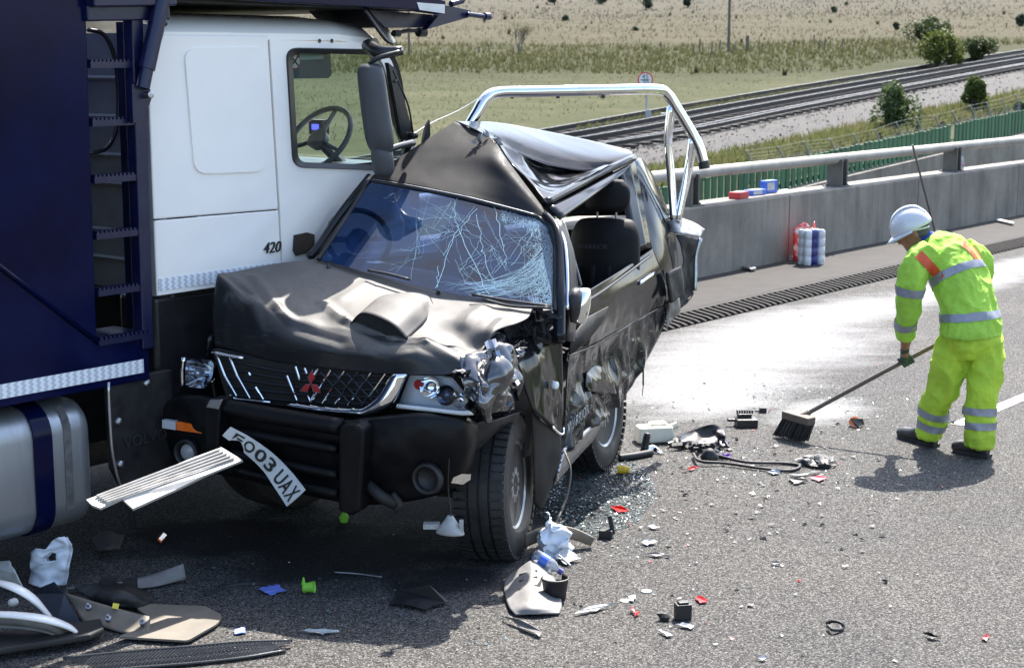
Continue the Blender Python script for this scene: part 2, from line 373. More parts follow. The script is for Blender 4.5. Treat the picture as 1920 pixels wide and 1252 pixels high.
m_paint = M('road_paint', (.40, .40, .39), (.22, .218, .214), sc=14, lo=.45, hi=.62, rough=.7, bm=.3, bsc=80)

# road sheet, finely cut near the camera only where needed
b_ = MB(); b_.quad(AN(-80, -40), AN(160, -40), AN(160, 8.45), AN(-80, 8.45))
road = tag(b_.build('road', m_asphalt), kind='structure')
b_ = MB(); p0, p1 = G(1795, 797), G(2100, 690)
d_ = U; q0 = AN(p0.dot(U), p0.dot(N), .004)
b_.quad(q0 - N * .055, q0 + U * 9 - N * .055, q0 + U * 9 + N * .055, q0 + N * .055)
b_.build('lane_marking', m_paint, road)
VZ = .07
b_ = MB(); b_.quad(AN(-80, 8.80, VZ), AN(160, 8.80, VZ), AN(160, 10.02, VZ), AN(-80, 10.02, VZ))
verge = tag(b_.build('verge', m_verge), kind='structure')
# slotted kerb drain: concrete base trough, dark gully and a row of teeth
drain = thing('kerb_drain', 'long slotted concrete drain of dark teeth along the road edge', 'drain', AN(18, 8.6, 0))
b_ = MB(); b_.obox(AN(-40, 8.765, -.12), AN(120, 8.765, -.12), .075, .376); b_.build('back_strip', m_verge, drain)
b_ = MB(); b_.obox(AN(-40, 8.60, -.30), AN(120, 8.60, -.30), .3, .1); b_.build('gully', m_void, drain)
tb = MB(); prof = [(-.15, -.26), (-.15, .012), (-.10, .03), (.12, .066), (.12, -.26)]
i0 = tb.pts([U * -.02 + N * a + Z * z for a, z in prof] + [U * .02 + N * a + Z * z for a, z in prof])
tb.face(range(i0, i0 + 5)); tb.face(range(i0 + 5, i0 + 10))
for k in range(5): tb.face((i0 + k, i0 + (k + 1) % 5, i0 + 5 + (k + 1) % 5, i0 + 5 + k))
tme = tb.mesh('tooth', m_verge)
a = 9.2
while a < 33:
    add('tooth', tme, drain, AN(a + random.uniform(-.004, .004), 8.6, 0) - ROOTLOC[drain.name]); a += .117

# parapet
par = thing('bridge_parapet', 'pale concrete bridge parapet in panels with tubular top rail', 'parapet', AN(18, 10.0, VZ))
joints = [17.93 - 3.75 * 6 + 3.75 * i for i in range(13)]; joints = [j if abs(j - 21.6) > .3 else 21.68 for j in joints]
for i in range(len(joints) - 1):
    m_ = MB(); a0, a1 = joints[i] + .012, joints[i + 1] - .012; zt = .905
    pr = [(10.0, -.4), (10.0, zt - .02), (10.02, zt), (10.42, zt), (10.44, zt - .02), (10.44, -.4)]
    ii = m_.pts([AN(a0, x, z) for x, z in pr] + [AN(a1, x, z) for x, z in pr]); m_.face(range(ii, ii + 6)); m_.face(range(ii + 6, ii + 12))
    for k in range(6): m_.face((ii + k, ii + (k + 1) % 6, ii + 6 + (k + 1) % 6, ii + 6 + k))
    m_.build('panel', m_conc, par)
b_ = MB(); b_.obox(AN(-4, 10.24, .22), AN(41, 10.24, .22), .3, 1.2); b_.build('core', m_grime, par)
secs = [-4, 6.9, 13.25, 19.62, 26, 32.4, 41]
for i in range(len(secs) - 1):
    m_ = MB(); m_.tube([AN(secs[i] + .006, 10.16, 1.28), AN(secs[i + 1] - .006, 10.16, 1.28)], .068, 20); m_.build('rail', m_rail, par, smooth=30)
pa = [15.82 - 3.69 * 5 + 3.69 * i for i in range(12)]
pm = MB(); pm.box((0, 0, .185), (.03, .22, .37)); pm.box((-.14, 0, .185), (.03, .22, .37)); pm.box((-.07, .0, .185), (.11, .03, .37)); pm.box((-.07, 0, .008), (.26, .3, .016)); pm.box((-.07, 0, .36), (.2, .12, .02))
rot = Matrix((U, N, Z)).transposed()
for v in pm.v: v[:] = rot @ v
for sx in (-.16, .02):
    for sy in (-.11, .11): pm.lathe(rot @ V((sx, sy, .016)), Z, [(0, .014), (.02, .014), (.021, .001)], 8)
pme = pm.mesh('post', m_post)
for x in pa: add('post', pme, par, AN(x + .07, 10.17, .905) - ROOTLOC[par.name])

# ---- field
m_f, n, l, b = newmat('dry_field'); setp(b, rough=1.0, spec=.1)
tc = n.new('ShaderNodeTexCoord'); sp = n.new('ShaderNodeSeparateXYZ'); l.new(tc.outputs['Object'], sp.inputs[0])
yy = math_(n, l, 'ADD', sp.outputs['Y'], math_(n, l, 'MULTIPLY', math_(n, l, 'SUBTRACT', nz(n, l, .07, 4, .6), .5), 26))
yy = math_(n, l, 'SUBTRACT', yy, math_(n, l, 'MULTIPLY', sp.outputs['X'], .12))
zone = math_(n, l, 'MULTIPLY', yy, .005)
base = ramp(n, l, zone, [(.20, (.128, .135, .072)), (.34, (.135, .139, .076)), (.385, (.092, .097, .048)), (.46, (.105, .105, .056)), (.52, (.155, .138, .092)), (.68, (.155, .140, .102)), (.95, (.178, .160, .135))])
v_ = ramp(n, l, nz(n, l, .45, 6, .7, stretch=(.5, 1.3, 1)), [(.32, (.34, .37, .28)), (.68, (.58, .545, .55))]); c_ = mixc(n, l, 1, base, v_, 'MULTIPLY')
v2_ = ramp(n, l, nz(n, l, 3.2, 5, .75, stretch=(.6, 1.4, 1)), [(.33, (.68, .68, .62)), (.68, (1.22, 1.2, 1.18))]); c_ = mixc(n, l, 1, c_, v2_, 'MULTIPLY')
l.new(c_, b.inputs['Base Color']); bump(n, l, b, nz(n, l, 2.5, 6, .75), .35, .15)
b_ = MB(); ys = [-60, -20, 5, 12, 20, 28, 36, 45, 55, 65, 76, 88, 100, 115, 130, 150, 175, 200, 240, 290, 350, 450, 650, 1000, 2000]
xs = [-900, -500, -300, -200, -120, -80] + list(range(-60, 101, 5)) + [115, 135, 160, 200, 300, 500, 900]
def FZn(x, y): return FZ(max(y, 8)) + .25 * noise.noise(V((x * .06, y * .06, 1)))*min(1, max(0, (y - 40) / 30))
b_.grid([[V((x, y, FZn(x, y))) for x in xs] for y in ys])
field = tag(b_.build('field', m_f, smooth=True), kind='structure')
# scattered grass
def grass(name, cnt, place, h0, h1, mat, w=.05, nb=4, lean=.35):
    m_ = MB()
    for _ in range(cnt):
        p = place()
        if p is None: continue
        hh = random.uniform(h0, h1)
        for k in range(nb):
            a = random.uniform(0, 2 * PI); r = random.uniform(0, .25) * hh; q = p + V((math.cos(a) * r, math.sin(a) * r, 0)); t = random.uniform(0, PI)
            dx = V((math.cos(t), math.sin(t) * .4, 0)) * (w * hh / .5) * random.uniform(.6, 1.3); top = q + V((random.uniform(-lean, lean) * hh, random.uniform(-lean, lean) * hh, hh * random.uniform(.6, 1)))
            i = m_.pts((q - dx, q + dx, top)); m_.face((i, i + 1, i + 2))
    return tag(add(name, m_.mesh(name, mat, fixn=False)), kind='stuff')
def gmat(name, a, b2, sc=.6):
    m, n, l, b = newmat(name); setp(b, rough=.9, spec=.15)
    c = ramp(n, l, nz(n, l, sc, 4, .7), [(.35, a), (.68, b2)]); l.new(c, b.inputs['Base Color'])
    tr = n.new('ShaderNodeBsdfTranslucent'); l.new(c, tr.inputs[0]); mx = n.new('ShaderNodeMixShader'); mx.inputs[0].default_value = .55; l.new(b.outputs[0], mx.inputs[1]); l.new(tr.outputs[0], mx.inputs[2]); l.new(mx.outputs[0], n['Material Output'].inputs[0]); return m
def TRK(t):  # centre line of the railway, t = 0..1 over the visible run
    return curve(TRK_P, 41)[max(0, min(40, int(t * 40)))]
TRK_P = []
for px, py in ((700, 347), (900, 309), (1130, 271), (1380, 221), (1650, 170), (1920, 121), (2250, 66), (2600, 24)): TRK_P.append(F(px, py))
TL = curve(TRK_P, 81)
def track_off(p):   # signed distance to the railway (positive = far side)
    best = 1e9; s = 1
    for k in range(0, 80, 2):
        q = TL[k]; d = V((p.x - q.x, p.y - q.y)); L = d.length
        if L < best: best = L; t = TL[min(k + 1, 80)] - TL[max(k - 1, 0)]; s = 1 if (-t.y * d.x + t.x * d.y) > 0 else -1
    return best * s
def place_far(y0, y1, xa=300, xb=2250, fn=None):
    def f():
        px = random.uniform(xa, xb); py = 18000.0 / (y0 + (y1 - y0) * random.random() ** 1.0) - 100 + (px - 960) * random.uniform(-.012, .0)
        p = F(px, py); p.z = FZn(p.x, p.y)
        if p.y < 140 and track_off(p) < 5.5: return None
        return p
    return f
g_dry = gmat('dry_grass', (.125, .11, .076), (.10, .09, .062)); g_grn = gmat('green_grass', (.078, .086, .04), (.10, .10, .052)); g_reed = gmat('reed_bed', (.060, .067, .026), (.085, .083, .04)); g_pal = gmat('pale_grass', (.14, .125, .11), (.115, .103, .092))
tag(grass('grass', 8000, place_far(50, 84), .04, .13, g_grn), 'short yellow green pasture grass beyond the railway', 'grass')
tag(grass('reeds', 10500, place_far(76, 98), .12, .38, g_reed, w=.045), 'dark olive band of tall reeds across the field', 'reeds')
tag(grass('dry_grass', 6500, place_far(93, 142), .08, .28, g_dry, w=.06), 'straw coloured dry grass behind the reed band', 'grass')
tag(grass('pale_grass', 6500, place_far(132, 215), .1, .35, g_pal, w=.09), 'pale greyish seed grass on the far upper field', 'grass')
def pl_dark():
    p = place_far(60, 190)(); return p
tag(grass('weed_tufts', 70, pl_dark, .15, .5, gmat('weed_green', (.045, .052, .026), (.066, .066, .038)), w=.10, nb=12), 'scattered darker weed tufts dotted over the field', 'weeds')

# ---- railway
ballm = M('ballast_stone', (.060, .055, .050), (.034, .031, .0285), sc=2.6, lo=.3, hi=.7, rough=.9, bm=.9, bsc=9, bd=.08)
def offset_line(o, z=0):
    out = []
    for k in range(81):
        t = (TL[min(k + 1, 80)] - TL[max(k - 1, 0)]); t.z = 0; t.normalize(); nn = V((-t.y, t.x, 0)); p = TL[k] + nn * o; out.append(V((p.x, p.y, FZ(TL[k].y) + z)))
    return out
BZ = .05
prof = [(-9.0, -1.05), (-4.6, -.05), (-3.4, .16), (0, .2), (2.4, .16), (2.9, -.05), (3.3, -.4)]
b_ = MB(); b_.grid([offset_line(o, z) for o, z in prof]); ball = tag(b_.build('ballast_bed', ballm), kind='structure')
m_ = MB(); lines = [offset_line(o, 0) for o in [x * .25 for x in range(-34, 19)]]
for _ in range(9000):
    o = random.choice(range(53)); k = random.uniform(6, 72); k0 = int(k); p = lines[o][k0].lerp(lines[o][k0 + 1], k - k0); off = -8.5 + o * .25 + random.uniform(-.12, .12)
    zz = 0
    for q in range(len(prof) - 1):
        if prof[q][0] <= off <= prof[q + 1][0]: zz = prof[q][1] + (prof[q + 1][1] - prof[q][1]) * (off - prof[q][0]) / (prof[q + 1][0] - prof[q][0])
    r = random.uniform(.03, .075); c = V((p.x, p.y, p.z + zz + r * .2)) + V((random.uniform(-.1, .1), random.uniform(-.1, .1), 0)); i = m_.pts([c + V((random.uniform(-1, 1), random.uniform(-1, 1), random.uniform(-.3, .8))) * r for _k in range(4)])
    for t in ((0, 1, 2), (0, 2, 3), (0, 3, 1), (1, 3, 2)): m_.face([i + x for x in t])
tag(add('ballast_stones', m_.mesh('ballast_stones', M('ballast_chip', (.088, .083, .074), (.045, .042, .038), sc=1.5, rough=.9))), 'loose grey stone ballast covering the railway bank', 'ballast', kind='stuff')
m_rs = M('rail_steel', (.035, .03, .027), (.022, .019, .017), sc=4, rough=.55, metal=.3); m_rt = M('rail_head', (.30, .30, .31), rough=.35, metal=.9)
m_slp = M('sleeper', (.066, .059, .055), (.045, .04, .037), rough=.9)
def rail_strip(o, parent, nm='rail', h=.16, zz=.32):
    pr = [(-.07, 0), (-.02, .02), (-.02, h - .04), (-.035, h - .03), (-.035, h), (.035, h), (.035, h - .03), (.02, h - .04), (.02, .02), (.07, 0)]
    m2 = MB(); rr = [offset_line(o + a, zz - h + c + .1) for a, c in pr]; m2.grid([[rr[j][k] for j in range(10)] for k in range(81)]); ob = m2.build(nm, m_rs, parent)
    m3 = MB(); m3.grid([offset_line(o - .02, zz + .104), offset_line(o + .02, zz + .104)]); m3.build('running_surface', m_rt, ob)
for o, lab in ((1.45, 'railway track on the far side of the ballast bed'), (-1.25, 'railway track nearer the green fence with conductor rail')):
    t = thing('railway_track', lab, 'railway track', TL[40], 'railway tracks')
    rail_strip(o - .75, t); rail_strip(o + .75, t)
    sm = MB()
    for k in range(6, 72):
        for fr in range(3):
            A = offset_line(o, .2)
            break
        break
    A = offset_line(o, .24)
    Ls = [A[0]]; acc = 0; sl_ = []
    for k in range(4, 74):
        d = A[k + 1] - A[k]; Ln = d.length; s = (-acc) % .7; acc = (acc + Ln) % .7
        while s < Ln: sl_.append((A[k] + d * (s / Ln), math.atan2(d.y, d.x))); s += .7
    for p, an in sl_: sm.box(p - Z * .055, (.25, 2.3, .12), Matrix.Rotation(an, 3, 'Z'))
    s = sm.build('sleepers', m_slp, t); s['kind'] = 'stuff'
    if o < 0: rail_strip(o - 1.25, t, 'conductor_rail', .13, .36)
# speed sign
sp_ = F(1213, 232); sg = thing('speed_sign', 'round white railway sign with red rim reading 45 over 70', 'sign', sp_)
Yd = sp_.y; cs = W(1210, 150, Yd); k_ = Yd / FPX
b_ = MB(); b_.tube([sp_ - Z * .3, W(1212, 140, Yd + .05)], .04, 8); b_.build('post', M('galvanised_post', (.34, .34, .33), rough=.6), sg)
b_ = MB(); b_.lathe(cs, V((0, -1, .0)), [(-.02, .26), (.0, .26)], 28); b_.build('rim', M('sign_red', (.6, .03, .03), rough=.5), sg)
b_ = MB(); b_.lathe(cs, V((0, -1, .0)), [(.0, .215), (.006, .215)], 28); b_.build('face', M('sign_white', (.75, .75, .73), rough=.5), sg)
m_ink = M('black_ink', (.012, .012, .013), rough=.6)
letter('lettering', '45', .24, cs + V((0, -.008, .10)), V((1, 0, 0)), Z, m_ink, sg)
letter('lettering', '70', .24, cs + V((0, -.008, -.10)), V((1, 0, 0)), Z, m_ink, sg)
b_ = MB(); b_.box(cs + V((0, -.009, 0)), (.34, .003, .02)); b_.build('divider', m_ink, sg)
b_ = MB(); c = F(1216, 233); b_.box(c + Z * .22, (.16, .14, .46)); b_.box(c + Z * .47, (.19, .17, .03)); b_.top('trackside_box', M('box_grey', (.36, .37, .38), rough=.6), 'small grey cabinet at the foot of the railway sign', 'cabinet')
b_ = MB(); c = F(1247, 232); b_.box(c + Z * .16, (.26, .2, .34)); b_.box(c + Z * .34, (.3, .24, .03)); b_.top('trackside_box', M('box_pale', (.5, .5, .5), rough=.6), 'low pale grey box beside the railway track', 'cabinet')
# telegraph poles
m_pole = M('pole_wood', (.16, .13, .10), (.10, .085, .07), rough=.9)
for px, yb, rr, lab in ((1366, 96, .075, 'tall wooden telegraph pole standing in the dry field'), (767, 104, .06, 'thin wooden pole behind the white lorry cab')):
    p = F(px, yb); b_ = MB(); b_.tube([p - Z * .5, p + Z * 3.5, p + Z * 7.5], [rr * 1.2, rr, rr * .8], 10); b_.tube([p + V((-.5, 0, 7.0)), p + V((.5, 0, 7.0))], .04, 6); b_.top('telegraph_pole', m_pole, lab, 'pole', p)
fps = [(898, 99, 11, 0), (917, 97, 13, 0), (1239, 92, 13, 0), (1300, 100, 15, 0), (1312, 98, 24, 0), (1334, 100, 16, 1), (1350, 92, 16, 0), (1376, 100, 16, 0), (1401, 96, 28, 0), (1428, 96, 15, 1), (1487, 92, 16, 3), (1526, 84, 18, 0), (1536, 95, 19, 0), (1544, 94, 20, 3), (1576, 90, 17, 4), (1887, 54, 10, 0)]
ORD = 'first second third fourth fifth sixth seventh eighth ninth tenth eleventh twelfth thirteenth fourteenth fifteenth sixteenth'.split()
for i, (px, yb, h, ln) in enumerate(fps):
    p = F(px, yb); s = p.y / FPX; w = .05 if h < 25 else .11; b_ = MB(); b_.tube([p - Z * .2, p + V((ln * s, 0, h * s))], [w, w * .85], 7)
    b_.top('fence_post', m_pole, 'thick wooden post taller than the field fence posts' if h > 27 else 'weathered thin field post, %s from the left in the old fence' % ORD[i], 'post', p, 'old posts in the field')
# shrubs and the small tree
leafm = {}
def leafmat(key, a, b2):
    if key not in leafm:
        m, n, l, b = newmat('leaf_' + key); setp(b, rough=.6, spec=.25); oi = n.new('ShaderNodeTexWhiteNoise'); ge = n.new('ShaderNodeNewGeometry'); l.new(ge.outputs['Random Per Island'], oi.inputs[0]) if 'Random Per Island' in ge.outputs else None
        c = ramp(n, l, ge.outputs['Random Per Island'], [(0, a), (1, b2)]); l.new(c, b.inputs['Base Color'])
        tr = n.new('ShaderNodeBsdfTranslucent'); l.new(c, tr.inputs[0]); mx = n.new('ShaderNodeMixShader'); mx.inputs[0].default_value = .3; o = n['Material Output']; l.new(b.outputs[0], mx.inputs[1]); l.new(tr.outputs[0], mx.inputs[2]); l.new(mx.outputs[0], o.inputs[0]); leafm[key] = m
    return leafm[key]
m_bark = M('bark', (.07, .06, .05), (.04, .035, .03), rough=.9)
def shrub(px, x0, x1, y0, yb, lab, key, cols, n=1400, leaf=.09, name='shrub', group='shrubs beside the railway', clumps=9, seed=1, upright=False, far=None):
    rnd = random.Random(seed); p = F(px, yb) if far is None else far; s = p.y / FPX; w = (x1 - x0) * s / 2; h = (yb - y0) * s
    root = thing(name, lab, 'shrub', p, group); m_ = MB(); br = MB()
    cl = []
    for k in range(clumps):
        a = rnd.uniform(0, 2 * PI); r = rnd.uniform(.15, .75); zz = rnd.uniform(.25, .86)
        r *= math.sqrt(max(.1, 1 - ((zz - .4) / .62) ** 2)); c = p + V((math.cos(a) * r * w, math.sin(a) * r * w, zz * h)); cl.append((c, rnd.uniform(.26, .48) * min(w, h * .75)))
        br.tube([p - Z * .1, p.lerp(c, .5) + V((rnd.uniform(-.1, .1) * w, 0, .1 * h)), c], [.03 * h, .018 * h, .006 * h], 5)
    for _ in range(int(n * 1.7)):
        c, r = rnd.choice(cl); d = V((rnd.gauss(0, 1), rnd.gauss(0, 1), rnd.gauss(0, 1))).normalized() * r * rnd.uniform(.55, 1.08) ** .7
        if upright: d.z *= 1.5; d.x *= .8
        q = c + d; q.z = max(q.z, p.z + .02); a = V((rnd.uniform(-1, 1), rnd.uniform(-1, 1), rnd.uniform(-.6, .6))).normalized() * leaf * rnd.uniform(.6, 1.3); b2 = a.cross(V((rnd.uniform(-1, 1), rnd.uniform(-1, 1), rnd.uniform(.2, 1)))).normalized() * leaf * .5
        i = m_.pts((q - a, q + b2, q + a, q - b2)); m_.face((i, i + 1, i + 2, i + 3))
    br.build('trunk', m_bark, root); cw = m_.build('crown', leafmat(key, *cols), root, fixn=False)
    return root
yg = ((.11, .135, .02), (.045, .065, .014)); dg = ((.03, .05, .014), (.06, .08, .024)); gg = ((.06, .085, .04), (.10, .12, .06))
shrub(1738, 1698, 1780, 31, 92, 'rounded dark green bush rising behind the yellow green bush', 'dark', dg, 2200, .09, seed=2, clumps=12)
shrub(1755, 1706, 1806, 66, 134, 'large yellow green bush by the far edge of railway', 'yellow', yg, 2600, .09, seed=3, clumps=13)
shrub(1838, 1806, 1872, 76, 121, 'low dark bush right of the large yellow green bush', 'dark', dg, 1300, .08, seed=4)
shrub(1676, 1628, 1724, 168, 245, 'spiky dark green bush growing on the near ballast bank', 'mid', ((.05, .08, .025), (.10, .14, .05)), 2600, .07, seed=5, clumps=14, upright=True, far=F(1676, 245))
shrub(1827, 1797, 1858, 146, 212, 'olive green bush between railway and wire fence at upper right', 'yellow2', ((.11, .14, .03), (.05, .075, .02)), 2200, .07, seed=6, clumps=12)
shrub(1912, 1895, 1935, 190, 230, 'small green bush at the picture edge behind green fence', 'mid', dg, 700, .06, seed=7)
for i, (px, x0, x1, y0, yb, lab) in enumerate(((1040, 1027, 1053, -14, 8, 'far dark bush, leftmost of four along the top of the field'), (1127, 1112, 1142, -16, 7, 'far dark bush, second from left along the field top'), (1211, 1198, 1224, -8, 17, 'far dark bush, third from left along the field top'), (1290, 1279, 1301, -8, 15, 'far dark bush, rightmost of four along the field top'), (1059, 1053, 1067, 30, 39, 'tiny dark scrub clump right of the bare tree'), (1192, 1185, 1199, 52, 60, 'tiny olive scrub clump left of the telegraph pole'), (1563, 1555, 1572, 15, 24, 'tiny blue green scrub clump on the far upper field'), (1679, 1672, 1686, 44, 56, 'tiny green scrub clump left of the rounded bush'), (1914, 1903, 1928, 28, 50, 'grey green scrub clump at the far upper right edge'))):
    shrub(px, x0, x1, y0, yb, lab, 'far', ((.05, .075, .05), (.085, .105, .07)), 500, .12, name='far_shrub', group='distant scrub in the field', seed=20 + i)
# bare tree
p = F(973, 98); s = p.y / FPX; tr = thing('bare_tree', 'small sparse leafed tree standing alone in the dry field', 'tree', p)
rnd = random.Random(3); tm = MB(); tips = []
def branch(a, d, L, r, dep):
    e = a + d * L; mid = a.lerp(e, .5) + V((rnd.uniform(-.06, .06), rnd.uniform(-.06, .06), 0)) * L; tm.tube([a, mid, e], [r, r * .8, r * .6], 5)
    if dep == 0: tips.append(e); return
    for _ in range(3 if dep > 1 else 4):
        nd = (d + V((rnd.uniform(-.65, .65), rnd.uniform(-.65, .65), rnd.uniform(-.1, .35)))).normalized(); branch(e if rnd.random() < .7 else mid, nd, L * rnd.uniform(.6, .85), r * .6, dep - 1)
for sx in (-.25, .1, .35): branch(p - Z * .05, V((sx, rnd.uniform(-.2, .2), 1)).normalized(), .62, .045, 3)
tm.build('trunk', M('pale_bark', (.17, .15, .125), rough=.9), tr)
lm = MB()
for t in tips:
    for _ in range(7):
        q = t + V((rnd.gauss(0, .1), rnd.gauss(0, .1), rnd.gauss(0, .1))); a = V((rnd.uniform(-1, 1), rnd.uniform(-1, 1), rnd.uniform(-1, 1))).normalized() * .03; b2 = a.cross(V((rnd.random(), rnd.random(), 1))).normalized() * .02; i = lm.pts((q - a, q + b2, q + a, q - b2)); lm.face((i, i + 1, i + 2, i + 3))
lm.build('crown', leafmat('olive', (.10, .105, .045), (.15, .14, .07)), tr, fixn=False)

# ---- green timber fence, retaining wall, wire fence (all between bridge and railway)
fl0 = W(1574, 283, 35.0); fdir = W(1914, 210, 44.3) - fl0; fdirn = V((fdir.x, fdir.y, 0)).normalized(); slope = fdir.z / V((fdir.x, fdir.y)).length
gf = thing('green_fence', 'green painted timber board fence below the bridge parapet', 'fence', V((fl0.x, fl0.y, FZ(35))))
m_grn = [M('fence_green_%d' % k, c, tuple(x * .75 for x in c), sc=3, rough=.6, stretch=(6, 6, .5)) for k, c in enumerate(((.022, .115, .045), (.028, .135, .058), (.017, .095, .038)))]
sb = MB(); sb.box((0, 0, -.9), (.17, .035, 1.8)); sb.box((0, 0, .02), (.185, .05, .04)); frot = Matrix.Rotation(math.atan2(fdirn.y, fdirn.x), 3, 'Z')
for v in sb.v: v[:] = frot @ v
bms = [sb.mesh('board', m) for m in m_grn]
t = -13.5; k = 0
while t < 27:
    if not (6.35 < t < 6.6): add('board', random.choice(bms), gf, fl0 + fdirn * t + Z * (t * slope + random.uniform(-.012, .02)) - ROOTLOC[gf.name])
    t += .262 if k % 7 else .23; k += 1
b_ = MB()
for zz in (-.45, -1.2): b_.obox(fl0 + fdirn * -14 + V((0, .06, zz - 14 * slope)), fl0 + fdirn * 27 + V((0, .06, zz + 27 * slope)), .05, .09)
b_.build('cross_rails', m_grn[2], gf)
rw0 = NP(1590, 334, 18.6); 
b_ = MB(); tops = [PLN(px, py, fl0 - V((.4, .9, 0)), V((-fdirn.y, fdirn.x, 0))) for px, py in ((1480, 358), (1605, 327), (1757, 291), (1920, 252), (2100, 210), (2300, 164))]
nrm = V((fdirn.y, -fdirn.x, 0))
b_.poly([V((tops[0].x, tops[0].y, -2.5))] + tops + [V((tops[-1].x, tops[-1].y, -2.5))][::1], .35, nrm)
b_.top('retaining_wall', m_conc, 'plain concrete retaining wall in front of the green fence', 'wall')
wf = thing('wire_fence', 'grey chain link fence with cranked posts and barbed wire', 'fence', F(1600, 290))
m_galv = M('galvanised', (.20, .215, .215), rough=.6, metal=.2)
wp = [(1407, 299), (1467, 292), (1515, 282), (1564, 277), (1608, 268), (1649, 260), (1688, 246), (1726, 237), (1760, 233), (1793, 226), (1827, 215), (1857, 209), (1885, 203), (1911, 195), (1936, 188)]
tp = []
for i, (px, py) in enumerate(wp):
    Y = 41 + i * 1.05; p = W(px, py, Y); b_ = MB(); s = Y / FPX; arm = p + V((-10 * s, -.1, 17 * s)); gz = FZ(Y) - .2
    b_.tube([V((p.x, p.y, gz)), p], .028, 6); b_.tube([p, arm], .022, 6); b_.build('post', m_galv, wf); tp.append((p, arm, gz))
m_ = MB(); w_ = MB()
for i in range(len(tp) - 1):
    for f_ in (.25, .6, 1): w_.tube([tp[i][0].lerp(tp[i][1], f_), tp[i + 1][0].lerp(tp[i + 1][1], f_)], .004, 4)
    A0, B0 = tp[i][0], tp[i + 1][0]; h0, h1 = A0.z - tp[i][2], B0.z - tp[i + 1][2]
    for q in range(-14, 15):
        for sgn in (1, -1):
            x0, x1 = q / 14, q / 14 + 1
            pts_ = []
            for u_ in (max(x0, 0), min(x1, 1)):
                if 0 <= u_ <= 1: vv = (u_ - x0); vv = vv if sgn > 0 else 1 - vv; pts_.append(A0.lerp(B0, u_) - Z * ((h0 + (h1 - h0) * u_) * (1 - vv)))
            if len(pts_) == 2 and (pts_[0] - pts_[1]).length > .02: w_.tube(pts_, .0025, 3)
w_.build('wire_mesh', m_galv, wf, fixn=False)
def pl_bank():
    px = random.uniform(1180, 1990); base = 352 - (px - 1250) * .215; p = F(px, base - random.uniform(0, 34)); return p
tag(grass('bank_weeds', 5000, pl_bank, .15, .45, gmat('bank_weed', (.075, .095, .03), (.14, .125, .06), 1.2), w=.05, nb=4), 'mixed green and straw weeds on the bank by the wire fence', 'weeds')
def pl_verge():
    px = random.uniform(1080, 1700); p = F(px, 262 - (px - 1100) * .165 - random.uniform(4, 16) - 4); p.z = FZ(p.y); return p
tag(grass('verge_grass', 2500, pl_verge, .1, .4, g_grn, w=.05), 'ragged green grass along the far edge of the ballast', 'grass')
# ================================================================ CAR TRANSPORTER LORRY
def T(a, z, b=0.0): return AN(a, 6.55 + b, z)
def TP(px, py, b=0.0): return NP(px, py, 6.55 + b)
NB = -N                                            # towards the viewer
truck = thing('transporter_lorry', 'white cabbed lorry with navy blue car transporter body and ladder', 'lorry', AN(5, 7.6, 0))
body = MB(); body.poly([T(-6, .97), T(5.12, .97), T(5.12, 1.2), T(4.80, 1.2), T(4.825, 2.90), T(4.83, 4.0), T(-6, 4.0)], .06, NB)
body.box(T(-.62, 2.48, 1.25), (10.8, 2.34, 3.0), Matrix((U, N, Z)).transposed())
body = bevel(body.build('body_panel', m_blue, truck), .006)
b_ = MB(); b_.tube([TP(-260, 300, -.004), TP(0, 500, -.004), TP(187, 643, -.004)], .014, 8); b_.build('crease', m_blue, body, True)
m_tape, n, l, b = newmat('reflective_tape'); setp(b, rough=.35)
tc = n.new('ShaderNodeTexCoord'); mp = n.new('ShaderNodeMapping'); mp.inputs['Rotation'].default_value = (0, 0, -(PI / 2 - PH)); l.new(tc.outputs['Object'], mp.inputs[0])
wv = n.new('ShaderNodeTexWave'); wv.wave_type = 'BANDS'; wv.bands_direction = 'X'; wv.inputs['Scale'].default_value = 7.5; wv.inputs['Distortion'].default_value = 0
sx = n.new('ShaderNodeSeparateXYZ'); l.new(mp.outputs[0], sx.inputs[0]); cb = n.new('ShaderNodeCombineXYZ')
zig = math_(n, l, 'MULTIPLY', math_(n, l, 'PINGPONG', sx.outputs['Z'], .012), .9); l.new(math_(n, l, 'ADD', sx.outputs['X'], zig), cb.inputs[0]); l.new(cb.outputs[0], wv.inputs[0])
l.new(ramp(n, l, wv.outputs['Fac'], [(.35, (.52, .55, .60)), (.6, (.80, .83, .86))]), b.inputs['Base Color'])
b_ = MB(); b_.poly([T(-6, 1.012, -.004), T(5.08, 1.012, -.004), T(5.08, 1.082, -.004), T(-6, 1.082, -.004)], .002, NB); b_.build('reflective_tape', m_tape, truck)
# ladder
b_ = MB(); b_.obox(TP(249, 35, .02), TP(270, 652, .02), .07, .075, N); stile = bevel(b_.build('ladder_stile', m_bluem, truck), .006)
b_ = MB(); b_.obox(TP(232, 42, .16), TP(252, 600, .16), .05, .06, N); b_.build('ladder_stile', m_bluem, truck)
for py in (121, 229, 334, 438, 543):
    p0 = TP(163 + (py - 120) * .035, py + 3, .02); p1 = TP(246 + (py - 120) * .04, py - 1, .02); p1.z = p0.z = (p0.z + p1.z) / 2; r_ = MB(); r_.obox(p0, p1, .06, .03)
    for k in range(11):
        q = p0.lerp(p1, (k + .5) / 11); r_.obox(q - U * .007 + Z * .02, q + U * .007 + Z * .02, .055, .012)
    r_.build('rung', m_bluem, truck)
b_ = MB(); p0, p1 = T(4.80, 1.205, .13), T(5.12, 1.205, .13); b_.obox(p0, p1, .30, .03)
for k in range(12): q = p0.lerp(p1, (k + .5) / 12); b_.obox(q - U * .008 + Z * .02 - N * .14, q + U * .008 + Z * .02 - N * .14, .03, .018)
b_.build('step', m_bluem, truck)
